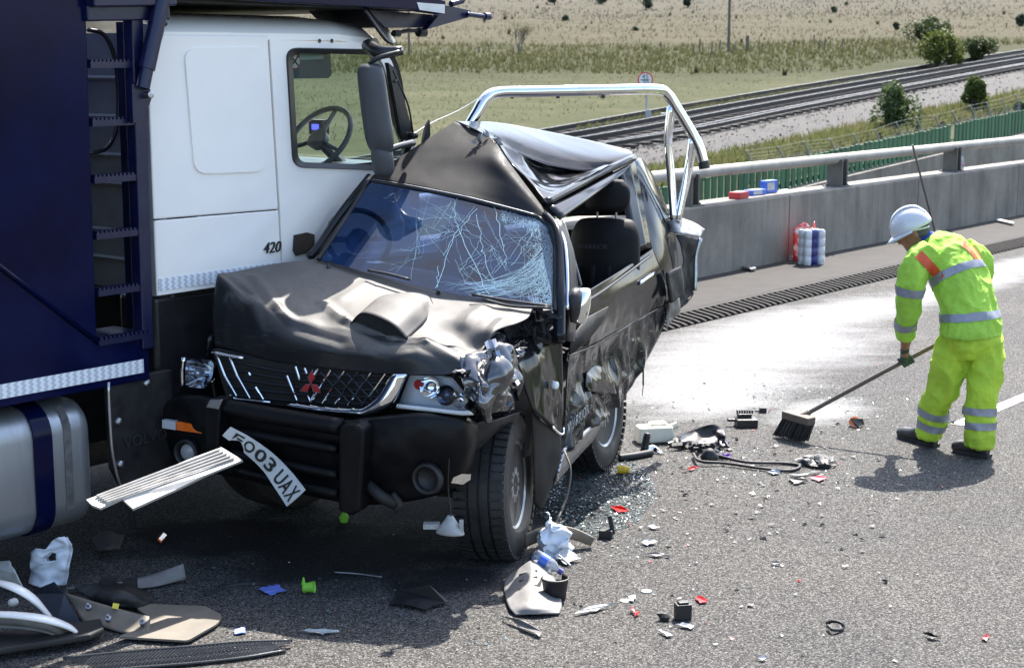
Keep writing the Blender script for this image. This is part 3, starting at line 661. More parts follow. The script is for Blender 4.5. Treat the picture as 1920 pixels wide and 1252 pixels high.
# header beam, strut and bracket above the ladder
b_ = MB(); b_.obox(TP(150, 26, .03), TP(305, 24, .03), .12, .075); b_.obox(TP(165, 4, -.02), TP(320, 2, -.02), .1, .05); bevel(b_.build('header_beam', m_bluem, truck), .008)
b_ = MB(); b_.tube([TP(303, 2, -.06), TP(275, 130, -.06)], .042, 16); b_.tube([TP(275, 130, -.06), TP(268, 166, -.06)], .034, 16); b_.build('strut', m_bluem, truck, 35)
b_ = MB(); b_.poly([TP(*q, -.05) for q in ((247, 158), (282, 168), (284, 186), (277, 205), (262, 226), (250, 232))], .03, NB); br = b_.build('bracket', m_bluem, truck)
b_ = MB(); b_.lathe(TP(276, 178, -.06), NB, [(-.02, .018), (.03, .018), (.032, .012)], 10); b_.build('pin', m_steel, br)
b_ = MB(); b_.tube([TP(308, 45, -.03), TP(303, 70, -.05), TP(294, 92, -.05)], .006, 5, 8); b_.tube([TP(299, 38, -.04), TP(311, 46, -.04)], .014, 6); b_.build('cable', m_trim, truck)
# upper deck over the cab
b_ = MB(); b_.box(T(6.35, 2.935, 1.2), (2.15, 2.4, .10), Matrix((U, N, Z)).transposed()); b_.build('deck_floor', m_grime, truck)
b_ = MB(); q = [TP(300, -60, -.08), TP(300, -8, -.08), TP(470, 2, -.08), TP(779, 19, -.08), TP(836, 27, -.08), TP(836, 2, -.08), TP(780, -14, -.08), TP(500, -60, -.08)]; b_.poly(q, .1, NB); bevel(b_.build('deck_beam', m_blue, truck), .006)
b_ = MB(); b_.poly([TP(*q, -.085) for q in ((782, 5), (834, 9), (834, 26), (787, 19))], .004, NB); b_.build('end_plate', m_whitep, truck)
b_ = MB(); b_.poly([TP(*q, .1) for q in ((690, 18), (832, 30), (832, 41), (810, 52), (722, 52))], .5, NB); b_.build('deck_ramp', m_bluem, truck)
b_ = MB(); b_.poly([TP(*q, .02) for q in ((800, 56), (838, 10), (884, 20), (880, 33))], .05, NB); b_.tube([TP(876, 27, .0), TP(912, 32, 0)], .016, 8); b_.lathe(TP(908, 31, 0), U, [(0, .024), (.05, .024)], 10); b_.tube([TP(845, 8, -.03), TP(866, 2, -.03), TP(874, -14, -.03)], .02, 8); bevel(b_.build('deck_arm', m_bluem, truck), .004)
b_ = MB(); b_.tube([TP(735, 64, .1), TP(765, 58, .1), TP(790, 58, .1)], .012, 7); b_.lathe(TP(784, 61, .1), U, [(0, .028), (.06, .028)], 9); b_.lathe(TP(738, 63, .1), U, [(0, .02), (.05, .02)], 9); b_.build('latch', m_trim, truck, 35)
# ---- cab
CB = .05
def rr_px(pts, r, n=5):     # rounded polygon through pixel corners
    out = []; m = len(pts)
    for i in range(m):
        a, c, d = V(pts[i - 1]), V(pts[i]), V(pts[(i + 1) % m]); e = (a - c).normalized() * r; f = (d - c).normalized() * r
        for k in range(n + 1):
            t = k / n; out.append((c + e) * (1 - t) ** 2 + c * 2 * t * (1 - t) + (c + f) * t ** 2)
    return out
def side(pts, b=CB): return [T(a, z, b) for a, z in pts]
shell = MB()
# rear wall with ribs, roof, front, floor, far side
shell.box(T(5.30, 2.06, 1.2), (.05, 2.25, 1.34), Matrix((U, N, Z)).transposed())
cabshell = shell.build('cab_rear_wall', m_grey, truck)
for zz in (1.55, 1.7, 1.95, 2.1, 2.3, 2.5):
    b_ = MB(); b_.tube([T(5.265, zz, .2), T(5.265, zz, 2.1)], .014, 6); b_.build('rib', m_grey, cabshell)
b_ = MB(); b_.tube([TP(165, 56, .3), TP(195, 66, .3), TP(215, 110, .3), TP(222, 180, .3), TP(218, 240, .3), TP(200, 278, .3), TP(165, 288, .3)], .012, 7, 26); b_.build('air_hose', m_trim, truck, True)
# side strip at cab back corner
b_ = MB(); b_.grid([[T(5.20, 1.40, .20), T(5.20, 2.62, .20), T(5.27, 2.80, .3)], [T(5.195, 1.39, .10), T(5.195, 2.62, .10), T(5.27, 2.78, .2)], [T(5.22, 1.385, CB), T(5.215, 2.62, CB), T(5.30, 2.77, .1)]]); b_.build('corner_strip', m_grey, truck, True)
dz = .004
b_ = MB(); b_.poly(side([(5.222, 1.785), (6.088, 1.775), (6.042, 2.72), (5.30, 2.72), (5.222, 2.6)]), .03, NB); up = bevel(b_.build('side_panel', m_white, truck), .008, 3)
b_ = MB(); inn = rr_px([(346, 91), (498, 88), (500, 322), (366, 327)], 26, 7); b_.poly([TP(p.x, p.y, CB - .010) for p in [V((q.x, q.y)) for q in inn]], .010, NB); bevel(b_.build('pressed_panel', m_white, up), .009, 3, 30)
b_ = MB(); b_.poly(side([(5.225, 1.385), (6.105, 1.39), (6.09, 1.768), (5.225, 1.777)]), .03, NB); lowp = bevel(b_.build('side_panel', m_white, truck), .008, 3)
b_ = MB(); b_.poly(side([(5.235, 1.41), (6.05, 1.415), (6.05, 1.48), (5.235, 1.475)], CB - .004), .003, NB); b_.build('reflective_tape', m_tape, lowp)
letter('model_number', '420', .086, TP(509, 465, CB - .004), U, Z, m_trim, lowp, .004, .25)
hole = [TP(p.x, p.y, CB) for p in [V((q.x, q.y)) for q in rr_px([(539, 92), (735, 96), (752, 150), (768, 290), (745, 318), (552, 312)], 22, 6)]]
door = [T(6.055, 2.70, CB), T(6.84, 2.69, CB), T(6.95, 2.56, CB), T(7.16, 2.05, CB), T(7.16, 1.2, CB), T(6.115, 1.2, CB), T(6.10, 1.77, CB)]
b_ = MB(); b_.poly(door, .035, NB, [hole]); do = bevel(b_.build('door', m_white, truck), .008, 3)
hin = [TP(p.x, p.y, CB + .006) for p in [V((q.x, q.y)) for q in rr_px([(546, 99), (730, 103), (745, 152), (760, 286), (741, 311), (558, 305)], 18, 6)]]
ho2 = [TP(p.x, p.y, CB - .006) for p in [V((q.x, q.y)) for q in rr_px([(537, 90), (737, 94), (754, 149), (770, 291), (746, 320), (550, 314)], 23, 6)]]
b_ = MB(); i0 = b_.pts(ho2); i1 = b_.pts(hin); k_ = len(hin)
for k in range(k_): b_.face((i0 + k, i0 + (k + 1) % k_, i1 + (k + 1) % k_, i1 + k))
solid(b_.build('window_seal', m_trim, do), .012)
b_ = MB(); b_.poly(hin, 0, NB); b_.build('window', m_glass, do)
b_ = MB(); b_.poly([TP(*q, CB - .012) for q in ((551, 470), (553, 441), (577, 436), (590, 440), (590, 470), (556, 480))], .02, NB); b_.build('door_handle', m_trim, do)
for px in (599, 622):
    b_ = MB(); b_.lathe(TP(px, 77, CB - .002), NB, [(0, .012), (.004, .011)], 12); b_.build('marker_stud', m_trim, do)
# A pillar, roof, far side, front
b_ = MB(); b_.poly(side([(6.845, 2.70), (6.92, 2.72), (7.28, 1.98), (7.28, 1.2), (7.165, 1.2), (7.165, 2.05)], CB + .02), .05, NB); bevel(b_.build('pillar', m_white, truck), .012, 3)
b_ = MB(); b_.poly([TP(728, 118, -.02), TP(743, 130, -.02), TP(778, 262, -.02), TP(768, 285, -.02), TP(752, 250, -.02)], .03, NB); b_.build('pillar_trim', m_trim, truck)
b_ = MB()
prof = [(CB + .02, 2.70), (CB + .02, 2.735), (CB + .05, 2.77), (CB + .16, 2.815), (.5, 2.845), (1.9, 2.845), (2.3, 2.77), (2.35, 2.68)]
b_.grid([[T(a + (.05 if j > 2 else 0), z - dzz, b2) for j, (b2, z) in enumerate(prof)] for a, dzz in ((5.29, .02), (5.36, 0), (6.6, 0), (6.85, .02), (6.98, .09))]); b_.build('roof', m_white, truck, 40)
b_ = MB(); b_.poly([T(5.3, 1.4, 2.35), T(7.2, 1.3, 2.35), T(7.2, 2.0, 2.35), T(6.9, 2.7, 2.35), T(5.3, 2.7, 2.35)], .03, N, [[T(5.9, 1.95, 2.35), T(6.95, 1.95, 2.35), T(6.7, 2.6, 2.35), T(5.9, 2.6, 2.35)][::-1]]); b_.build('far_door', m_white, truck)
b_ = MB(); b_.box(T(7.24, 1.45, 1.2), (.08, 2.2, 1.0), Matrix((U, N, Z)).transposed()); b_.box(T(7.3, .75, 1.2), (.12, 2.3, .5), Matrix((U, N, Z)).transposed()); b_.build('front_panel', m_white, truck)
b_ = MB(); b_.box(T(6.3, 1.36, 1.2), (1.9, 2.2, .06), Matrix((U, N, Z)).transposed()); b_.box(T(6.95, 1.68, 1.2), (.5, 2.15, .6), Matrix((U, N, Z)).transposed()); b_.box(T(6.72, 1.85, .62), (.2, .6, .26), Matrix((U, N, Z)).transposed()); bevel(b_.build('dashboard', m_trim, truck), .03, 3)
b_ = MB(); b_.quad(T(7.24, 1.98, .1), T(7.24, 1.98, 2.3), T(6.93, 2.7, 2.3), T(6.93, 2.7, .1)); b_.build('windscreen', m_glass, truck)
b_ = MB(); b_.poly([T(6.2, 1.38, CB + .04), T(7.15, 1.38, CB + .04), T(7.15, 2.0, CB + .04), T(6.2, 1.98, CB + .04)], .02, NB); b_.build('door_lining', m_trim, truck)
# steering wheel, seat, instrument screen
sw = MB(); c = TP(597, 262, .5); ax = (V((0, 0, .62)) - U * .78).normalized(); x_ = N; y_ = ax.cross(x_).normalized()
sw.tube([c + (x_ * math.cos(2 * PI * k / 40) + y_ * math.sin(2 * PI * k / 40)) * .235 for k in range(41)], .017, 8)
for an in (.3, PI - .3, -PI / 2): sw.tube([c, c + (x_ * math.cos(an) + y_ * math.sin(an)) * .23 - ax * .01], .014, 6)
sw.lathe(c, ax, [(-.03, .06), (.02, .07), (.03, .05)], 16); sw.tube([c - ax * .02, c - ax * .35], .035, 8); sw.build('steering_wheel', M('grey_wheel', (.19, .20, .21), rough=.5), truck, 40)
b_ = MB(); sc_ = TP(598, 238, .75); b_.box(sc_, (.06, .12, .09), Matrix((U, N, Z)).transposed()); ds = b_.build('instrument_screen', m_trim, truck)
ms, n, l, b = newmat('screen_glow'); b.inputs['Base Color'].default_value = (.02, .03, .4, 1); b.inputs['Emission Color'].default_value = (.08, .1, 1, 1); setp(b, emit=.7)
b_ = MB(); b_.box(sc_ - U * .032, (.004, .06, .035), Matrix((U, N, Z)).transposed()); b_.build('display', ms, ds)
b_ = MB(); b_.box(T(5.95, 1.62, .6), (.5, .5, .14), Matrix((U, N, Z)).transposed()); b_.box(T(5.72, 1.95, .6), (.14, .5, .66), Matrix.Rotation(.0, 3, 'Z') @ Matrix((U, N, Z)).transposed()); bevel(b_.build('driver_seat', M('seat_cloth', (.10, .105, .11), rough=.9), truck), .05, 3)
b_ = MB(); b_.poly([TP(*q, .13) for q in ((540, 98), (619, 97), (622, 140), (616, 147), (540, 148))], .01, NB); vis = b_.build('cab_blind', M('grey_blind', (.16, .17, .18), rough=.7), truck)
b_ = MB(); b_.poly([TP(*q, .12) for q in ((560, 98), (606, 97), (607, 111), (562, 113))], .003, NB); stk = b_.build('sticker', M('pale_sticker', (.45, .58, .55), rough=.5), vis)
b_ = MB(); cc_ = TP(551, 115, .12); 
b_.lathe(cc_, NB, [(0, .048), (.004, .048)], 24); ro = b_.build('round_sticker', M('sticker_red', (.5, .05, .06), rough=.5), vis)
b_ = MB(); b_.lathe(cc_, NB, [(.004, .040), (.006, .040)], 24); b_.build('sticker_face', m_whitep, ro)
b_ = MB(); ur = U * .026; b_.obox(cc_ + NB * .008 - ur - Z * .026, cc_ + NB * .008 + ur + Z * .026, .004, .008); b_.obox(cc_ + NB * .008 - ur + Z * .026, cc_ + NB * .008 + ur - Z * .026, .004, .008); b_.build('sticker_cross', m_ink, ro)
# mirror cluster, roof visor, wiper
mir = MB(); mc = [W(694, 120, 9.02), W(695, 135, 9.0), W(703, 200, 9.0), W(712, 262, 9.0), W(716, 290, 9.02)]
xr = V((.86, -.5, 0)); mir.loft([(mc[0], xr, V((.5, .86, 0)), .05, .04), (mc[1], xr, V((.5, .86, 0)), .082, .06), (mc[2], xr, V((.5, .86, 0)), .089, .065), (mc[3], xr, V((.5, .86, 0)), .089, .06), (mc[4], xr, V((.5, .86, 0)), .06, .04)], 20, 16)
m_mir = M('mirror_plastic', (.045, .048, .055), (.06, .062, .068), rough=.5); mo = mir.build('mirror', m_mir, truck, True)
b_ = MB(); b_.tube([W(692, 120, 9.0), W(712, 108, 9.0), W(752, 97, 9.06)], [.02, .03, .028], 8, 8, flat=.5); b_.build('mirror_arm', m_trim, mo, True)
b_ = MB(); b_.tube([W(690, 86, 9.25), W(712, 98, 9.1), W(755, 95, 9.06)], [.04, .04, .025], 8, 8); b_.build('mirror_arm', m_trim, mo, True)
b_ = MB(); b_.tube([W(718, 285, 9.0), W(745, 275, 9.12), W(775, 268, 9.3)], .02, 7, 8); b_.build('mirror_arm', m_trim, mo, True)
mir = MB(); xr2 = V((.9, -.43, 0)); mir.loft([(W(714, 275, 9.02), xr2, V((.43, .9, 0)), .045, .05), (W(716, 285, 9.01), xr2, V((.43, .9, 0)), .062, .06), (W(719, 318, 9.02), xr2, V((.43, .9, 0)), .062, .06), (W(720, 330, 9.02), xr2, V((.43, .9, 0)), .04, .04)], 16, 10); mir.build('lower_mirror', m_mir, mo, True)
b_ = MB(); b_.grid(pgrid([[TP(683, 17, -.05), TP(700, 45, -.06), TP(722, 75, -.06), TP(738, 84, -.05)], [TP(690, 16, .25), TP(712, 36, .25), TP(730, 62, .25), TP(740, 80, .25)]], 10, 4)); solid(b_.build('roof_visor', m_trim, truck, True), .015)
b_ = MB(); b_.tube([TP(737, 132, -.05), TP(752, 165, -.07), TP(766, 200, -.07), TP(774, 248, -.05)], .006, 5, 10); b_.tube([TP(743, 150, -.06), TP(738, 155, -.06)], .01, 5); b_.lathe(TP(774, 254, -.05), NB, [(-.02, .02), (.03, .018)], 8); b_.build('wiper', m_trim, truck, True)
# black lower cab, mudguard with lettering, rivets
b_ = MB(); b_.poly(side([(5.24, .55), (7.2, .55), (7.2, 1.19), (6.11, 1.19), (6.11, 1.375), (5.24, 1.375)], .10), .3, NB); bevel(b_.build('lower_trim', m_trim, truck), .03, 3)
b_ = MB(); b_.poly([TP(*q, .02) for q in ((205, 716), (322, 692), (330, 880), (262, 905), (232, 914), (214, 880))], .05, NB); mg = bevel(b_.build('mudguard', m_plastic, truck), .006)
b_ = MB(); b_.tube([TP(203, 716, .0), TP(207, 800, .0), TP(213, 860, .0), TP(230, 916, .0), TP(262, 907, .0)], .009, 7, 20); b_.build('edge_strip', m_steel, mg, True)
for q in ((275, 718), (222, 790), (226, 870)):
    b_ = MB(); b_.lathe(TP(*q, .015), NB, [(-.02, .022), (.004, .022), (.015, .014), (.016, .002)], 12); b_.build('rivet', m_steel, mg, True)
letter('lettering', 'VOLVO', .085, TP(273, 822, .016), U, Z, M('embossed_letters', (.03, .031, .034), rough=.35), mg, .004)
# fuel tank
def rrsec(a, z0, z1, b0, b1, r, n=6):
    out = []
    for cz, cb, s in ((z1 - r, b0 + r, 0), (z0 + r, b0 + r, 1), (z0 + r, b1 - r, 2), (z1 - r, b1 - r, 3)):
        for k in range(n + 1):
            an = PI / 2 + s * PI / 2 + (k / n) * PI / 2 - 0
            # angle sweep: top -> near side -> bottom -> far side
            out.append(T(a, cz + r * math.sin(an), cb + r * math.cos(an)))
    return out
tk = MB(); tk.rings([rrsec(1.2, .30, .90, .06, .62, .13), rrsec(4.70, .27, .92, .03, .65, .15), rrsec(4.745, .28, .91, .04, .64, .14), rrsec(4.775, .31, .88, .07, .61, .12), rrsec(4.785, .36, .83, .12, .56, .08)])
tank = tk.build('fuel_tank', m_alu, truck, 50)
for a0, a1 in ((4.425, 4.53), (3.0, 3.1)):
    tk = MB(); tk.rings([rrsec(a0, .262, .928, .022, .658, .155), rrsec(a1, .262, .928, .022, .658, .155)]); tk.build('tank_strap', m_blue, tank, 50)
st_m = M('tank_grime', (.05, .048, .043), (.16, .155, .15), sc=14, rough=.8)
b_ = MB(); rs = rrsec(4.60, .268, .922, .028, .652, .152); re = rrsec(4.645, .268, .922, .028, .652, .152); b_.grid([rs[2:9], re[2:9]]); b_.build('fuel_stain', st_m, tank, True)
b_ = MB(); b_.box(T(0.5, .75, 1.0), (12.5, .9, .42), Matrix((U, N, Z)).transposed()); b_.box(T(6.3, .9, 1.2), (1.7, 1.5, .85), Matrix((U, N, Z)).transposed()); b_.build('chassis', m_void, truck)
def wheel_parts(root, c, axis, R_=.385, w=.25, rim=.22, spokes=6, tread=True, tyre_m=None, dual=None):
    axis = V(axis).normalized(); t = MB(); h = w / 2
    t.lathe(c, axis, [(-h * .8, rim), (-h * .98, rim + .03), (-h, R_ - .06), (-h * .9, R_ - .02), (-h * .72, R_ - .006), (-h * .45, R_ - .004), (-h * .44, R_ - .014), (-h * .38, R_ - .014), (-h * .37, R_), (-.006, R_), (-.005, R_ - .012), (.005, R_ - .012), (.006, R_), (h * .37, R_), (h * .38, R_ - .014), (h * .44, R_ - .014), (h * .45, R_ - .004), (h * .72, R_ - .006), (h * .9, R_ - .02), (h, R_ - .06), (h * .98, rim + .03), (h * .8, rim)], 56)
    ty = t.build('tyre', m_rubber, root, 40)
    if tread:
        ref = Z; x = axis.cross(ref).normalized(); y = axis.cross(x); tb = MB()
        for k in range(54):
            an = 2 * PI * k / 54; rd = x * math.cos(an) + y * math.sin(an); tg = axis.cross(rd)
            for s in (-1, 1):
                rot = Matrix((axis, tg, rd)).transposed()
                tb.box(c + rd * (R_ - .006) + axis * s * h * .74, (h * .52, .030, .018), rot @ Matrix.Rotation(s * .12, 3, 'Y'))
                tb.box(c + rd * (R_ - .002) + axis * s * h * .22, (h * .30, .026, .010), rot @ Matrix.Rotation(.25, 3, 'Z'))
        o = tb.build('tread_blocks', m_rubber, ty); o['kind'] = 'stuff'
    r = MB(); r.lathe(c, axis, [(-h * .7, rim * .93), (-h * .8, rim + .004), (-h * .6, rim * .9), (h * .55, rim * .88), (h * .78, rim * .94), (h * .86, rim + .006), (h * .80, rim + .012), (h * .5, rim * .92)], 48)
    x = axis.cross(Z).normalized(); y = axis.cross(x)
    ri = r.build('rim', m_alloy, root, 40)
    for k in range(spokes):
        an = 2 * PI * k / spokes + .3; d = x * math.cos(an) + y * math.sin(an); tg = axis.cross(d); s = MB()
        o_ = c + axis * h * .62
        for sg in (-1, 1):
            pa = o_ + d * .05 + axis * .012 + tg * sg * .012; pb = o_ + d * (rim * .93) + tg * sg * rim * .22
            s.obox(pa, pb, .028, .03, axis)
        bevel(s.build('spoke', m_alloy, ri), .005)
    s = MB(); s.lathe(c + axis * h * .62, axis, [(-.05, .06), (.01, .062), (.022, .05), (.024, .005)], 20); s.build('hub', m_alloy, ri, 40)
    s = MB(); s.lathe(c, axis, [(h * .1, .02), (h * .1, rim * .9)], 24); s.build('brake_disc', m_grime, ri)
tw = add('front_wheel', None, truck); wheel_parts(tw, T(6.3, .5, .24), NB, .5, .3, .28, 5, tread=False)
b_ = MB(); b_.tube([T(5.0, .82, .1), T(5.12, .5, .2), T(5.16, .12, .25)], .02, 6); b_.build('mud_flap_stay', m_grime, truck)
# ================================================================ WRECKED PICKUP

car = thing('wrecked_pickup', 'crushed black pickup truck with cracked windscreen and chrome roll bar', 'pickup', V((-.5, 8.9, 0)))
def w3(L): return [W(*p) for p in L]
FD = V((1.23, -.5, 0)).normalized(); FN = V((-.5, -1.23, 0)).normalized(); FP0 = V((-1.6, 8.15, 0))
def FP(px, py, off=0.0): return PLN(px, py, FP0 + FN * off, FN)
def bvh_of(mb): return BVHTree.FromPolygons(mb.v, mb.f)
def on(bv, px, py, lift=0.0):
    r = ray(px, py).normalized(); h = bv.ray_cast(CC, r)
    p = h[0] if h[0] is not None else bv.find_nearest(CC + r * 8.6)[0]
    return p - r * lift
# ---- bonnet: dusty top, buckled crease and front fall
hood = MB()
ctrl = [w3(r) for r in (
    [(597, 484, 8.74), (690, 512, 8.66), (815, 546, 8.55), (920, 563, 8.42), (998, 579, 8.32)],
    [(500, 497, 8.56), (640, 532, 8.45), (770, 563, 8.36), (890, 583, 8.25), (988, 597, 8.2)],
    [(436, 510, 8.40), (570, 556, 8.25), (725, 588, 8.12), (865, 606, 8.02), (948, 614, 8.05)],
    [(414, 512, 8.33), (535, 580, 8.11), (695, 618, 7.95), (815, 634, 7.82), (908, 634, 7.89)],
    [(406, 522, 8.29), (524, 594, 8.05), (688, 630, 7.90), (812, 645, 7.785), (905, 646, 7.85)],
    [(398, 585, 8.27), (520, 636, 7.99), (690, 662, 7.80), (800, 668, 7.71), (884, 672, 7.74)],
    [(402, 648, 8.25), (520, 677, 8.02), (690, 698, 7.80), (800, 704, 7.68), (877, 697, 7.68)])]
g = pgrid(ctrl, 120, 104)
dents = [(850, 612, .15, .075), (880, 632, .10, .07), (905, 628, .07, .04), (560, 640, .16, .008), (640, 655, .12, .006), (612, 602, .07, .010), (905, 590, .10, -.012), (450, 545, .10, .010), (770, 660, .10, -.012)]
tmp = MB(); tmp.grid(g); bv0 = bvh_of(tmp); dc = [(on(bv0, x, y), r, d) for x, y, r, d in dents]
creases = [((606, 568), (650, 602), .045, .014), ((650, 602), (735, 640), .045, .018), ((735, 640), (800, 640), .04, .012), ((800, 645), (872, 690), .05, .022), ((812, 628), (846, 650), .04, -.018), ((905, 640), (945, 602), .05, .02), ((870, 600), (905, 575), .06, .012), ((478, 520), (520, 575), .05, .016), ((520, 575), (545, 600), .04, .014), ((430, 520), (470, 560), .04, -.014), ((470, 560), (500, 650), .05, .014), ((560, 615), (640, 640), .04, -.010), ((600, 660), (700, 672), .03, .008), ((430, 560), (420, 630), .04, .014), ((690, 530), (640, 560), .05, .006), ((770, 655), (700, 690), .04, -.010)]
cs_ = [(on(bv0, *a), on(bv0, *c), w_, h_) for a, c, w_, h_ in creases]
def segd(p, a, c):
    ab = c - a; t = max(0, min(1, (p - a).dot(ab) / ab.length_squared)); return (p - a - ab * t).length
for i in range(104):
    for j in range(120):
        p = g[i][j]; e = min(1, min(i, 103 - i, j, 119 - j) / 6); nrm = V((-.1, -.45, .85)); o = 0
        for c, r, d in dc: o -= d * math.exp(-((p - c).length / r) ** 2 * 1.6)
        for a_, c_, w_, h_ in cs_: o += h_ * max(0, 1 - segd(p, a_, c_) / w_)
        o += .002 * fbm(p * 4) * e + .0018 * (1 - 2 * abs(noise.noise(p * 7 + V((3, 1, 7))))) * e
        g[i][j] = p + nrm * o
hood.grid(g); ho = hood.build('bonnet', m_hood, car, 16); solid(ho, .006, -1); bvh = bvh_of(hood)
# scoop
sc = MB(); back = [on(bvh, *q, .002) for q in ((735, 552), (770, 548), (802, 552), (812, 568))]; mid = [on(bvh, 688, 578, .002), on(bvh, 722, 568, .05), on(bvh, 772, 588, .05), on(bvh, 800, 600, .002)]; fr = [on(bvh, 657, 605, .004), on(bvh, 681, 603, .065), on(bvh, 732, 622, .07), on(bvh, 764, 636, .004)]
for k in (1, 2): mid[k] += Z * .04; fr[k] += Z * .045
sc.patch([back, mid, fr], 22, 18, .004, 9); scp = sc.build('air_scoop', m_hood, car, True); solid(scp, .006, -1)
so_ = MB(); lip = curve(fr, 18); low = curve([on(bvh, *q, .004) for q in ((657, 607), (690, 629), (730, 640), (762, 640))], 18); so_.grid([lip, [a.lerp(b2, .5) + V((0, .05, -.01)) for a, b2 in zip(lip, low)], low]); so_.build('scoop_mouth', m_void, scp, True)
for q in ((616, 502), (822, 549)):
    b_ = MB(); c = on(bvh, *q, .003); b_.lathe(c, Z, [(0, .012), (.012, .010), (.02, .003)], 8); b_.build('washer_jet', m_trim, car)
# ---- windscreen
WA, WB, WC_ = W(600, 475, 8.72), W(692, 335, 9.2), W(1040, 582, 8.3); WNm = (WC_ - WA).cross(WB - WA).normalized()
if WNm.y > 0: WNm = -WNm
def WS(px, py, off=0): return PLN(px, py, WA + WNm * off, WNm)
wo = [(597, 486), (640, 420), (692, 338), (766, 350), (872, 371), (943, 389), (1008, 406), (1030, 424), (1041, 455), (1040, 582), (998, 575), (946, 565), (883, 557), (815, 544), (752, 528), (688, 511), (620, 492)]
b_ = MB(); b_.poly([WS(*q) for q in wo], 0, WNm); ws = b_.build('windscreen', m_wsglass, car)
b_ = MB(); b_.tube([WS(q[0], q[1], .004) for q in wo[:10]], .014, 6); b_.build('windscreen_seal', m_trim, car, True)
b_ = MB(); b_.tube([WS(q[0], q[1] - 2, .012) for q in wo[2:7]], .006, 6, 20); b_.build('windscreen_trim', m_steel, car, True)
m_crk = M('crack_glass', (.20, .34, .42), (.12, .24, .34), sc=20, rough=.3)
rnd = random.Random(11); ck = MB()
def ribbon(pts, w):
    P = [WS(x, y, .004) for x, y in pts]
    for a, c in zip(P, P[1:]):
        d = (c - a)
        if d.length < 1e-4: continue
        s = d.cross(WNm).normalized() * w * .5; i = ck.pts((a - s, a + s, c + s * .8, c - s * .8)); ck.face((i, i + 1, i + 2, i + 3))
def inside(x, y):
    n_ = len(wo); k = False
    for i in range(n_):
        (x1, y1), (x2, y2) = wo[i], wo[i - 1]
        if (y1 > y) != (y2 > y) and x < (x2 - x1) * (y - y1) / (y2 - y1) + x1: k = not k
    return k
def crack(x0, y0, x1, y1, w, jit=3, n=9):
    pts = []
    for k in range(n):
        t = k / (n - 1); j = jit * math.sin(PI * t) if 0 else jit; x = x0 + (x1 - x0) * t + rnd.uniform(-j, j); y = y0 + (y1 - y0) * t + rnd.uniform(-j, j)
        if inside(x, y): pts.append((x, y))
    if len(pts) > 1: ribbon(pts, w)
for q in ((850, 372, 858, 430, .003), (858, 430, 818, 540, .0035), (858, 430, 915, 552, .004), (892, 392, 830, 480, .003), (895, 400, 905, 470, .003), (905, 470, 930, 545, .003), (925, 378, 945, 460, .0035), (945, 460, 950, 500, .003), (855, 425, 905, 445, .002), (905, 445, 860, 510, .002), (850, 440, 790, 462, .0015), (880, 500, 950, 545, .003), (818, 540, 822, 500, .003), (1000, 435, 960, 500, .0025), (995, 430, 930, 512, .002), (770, 470, 850, 432, .0015), (860, 505, 940, 480, .0015), (740, 362, 722, 372, .0025)): crack(*q)
for k in range(70):   # fan sweeping from right edge down to the middle of the sill
    a = rnd.uniform(0, 1); x0, y0 = 1035 - rnd.uniform(0, 18), 455 + a * 70; x1 = 860 + rnd.random() ** 1.3 * 150; y1 = 556 - (1010 - x1) * -.03 - rnd.uniform(0, 30)
    mx, my = (x0 + x1) / 2 + 15, max(y0, y1) - (1 - a) * 25 + 8; pts = []
    for t in range(11):
        t /= 10; x = (1 - t) ** 2 * x0 + 2 * t * (1 - t) * mx + t * t * x1 + rnd.uniform(-1.2, 1.2); y = (1 - t) ** 2 * y0 + 2 * t * (1 - t) * my + t * t * y1 + rnd.uniform(-1.2, 1.2)
        if inside(x, y): pts.append((x, y))
    if len(pts) > 2: ribbon(pts, rnd.uniform(.0008, .0022))
for k in range(110):
    hx, hy = rnd.choice(((800, 420), (780, 480), (840, 400), (858, 430), (1010, 490), (1005, 450), (900, 545), (870, 520), (980, 535), (930, 470))); an = rnd.uniform(0, 2 * PI); L = rnd.uniform(25, 85); crack(hx + rnd.uniform(-14, 14), hy + rnd.uniform(-14, 14), hx + math.cos(an) * L, hy + math.sin(an) * L, rnd.uniform(.0005, .0015), 2, 7)
for k in range(850):  # crazed, frosted glass down the right-hand edge
    t = rnd.random(); x = 1040 - abs(rnd.gauss(0, 20)) - (1 - t) * 10; y = 408 + t * 165; an = rnd.uniform(0, 2 * PI); L = rnd.uniform(3, 13); crack(x, y, x + math.cos(an) * L, y + math.sin(an) * L, rnd.uniform(.0007, .0022), .6, 3)
for k in range(260): x = rnd.uniform(940, 1010); y = 392 + (x - 940) * .33 + rnd.uniform(0, 22); an = rnd.uniform(0, 2 * PI); L = rnd.uniform(3, 9); crack(x, y, x + math.cos(an) * L, y + math.sin(an) * L, rnd.uniform(.0006, .0018), .5, 3)
c_ = ck.build('glass_cracks', m_crk, ws, fixn=False); c_['kind'] = 'stuff'
# wipers
for nm, pts in (('wiper', [(690, 507), (725, 513), (768, 524)]), ('wiper', [(885, 552), (930, 560), (985, 568), (1034, 574)]), ('wiper', [(905, 561), (960, 574), (1034, 577)])):
    b_ = MB(); b_.tube([WS(x, y, .03) for x, y in pts], .008, 6, 12); b_.build(nm, m_trim, car, True)
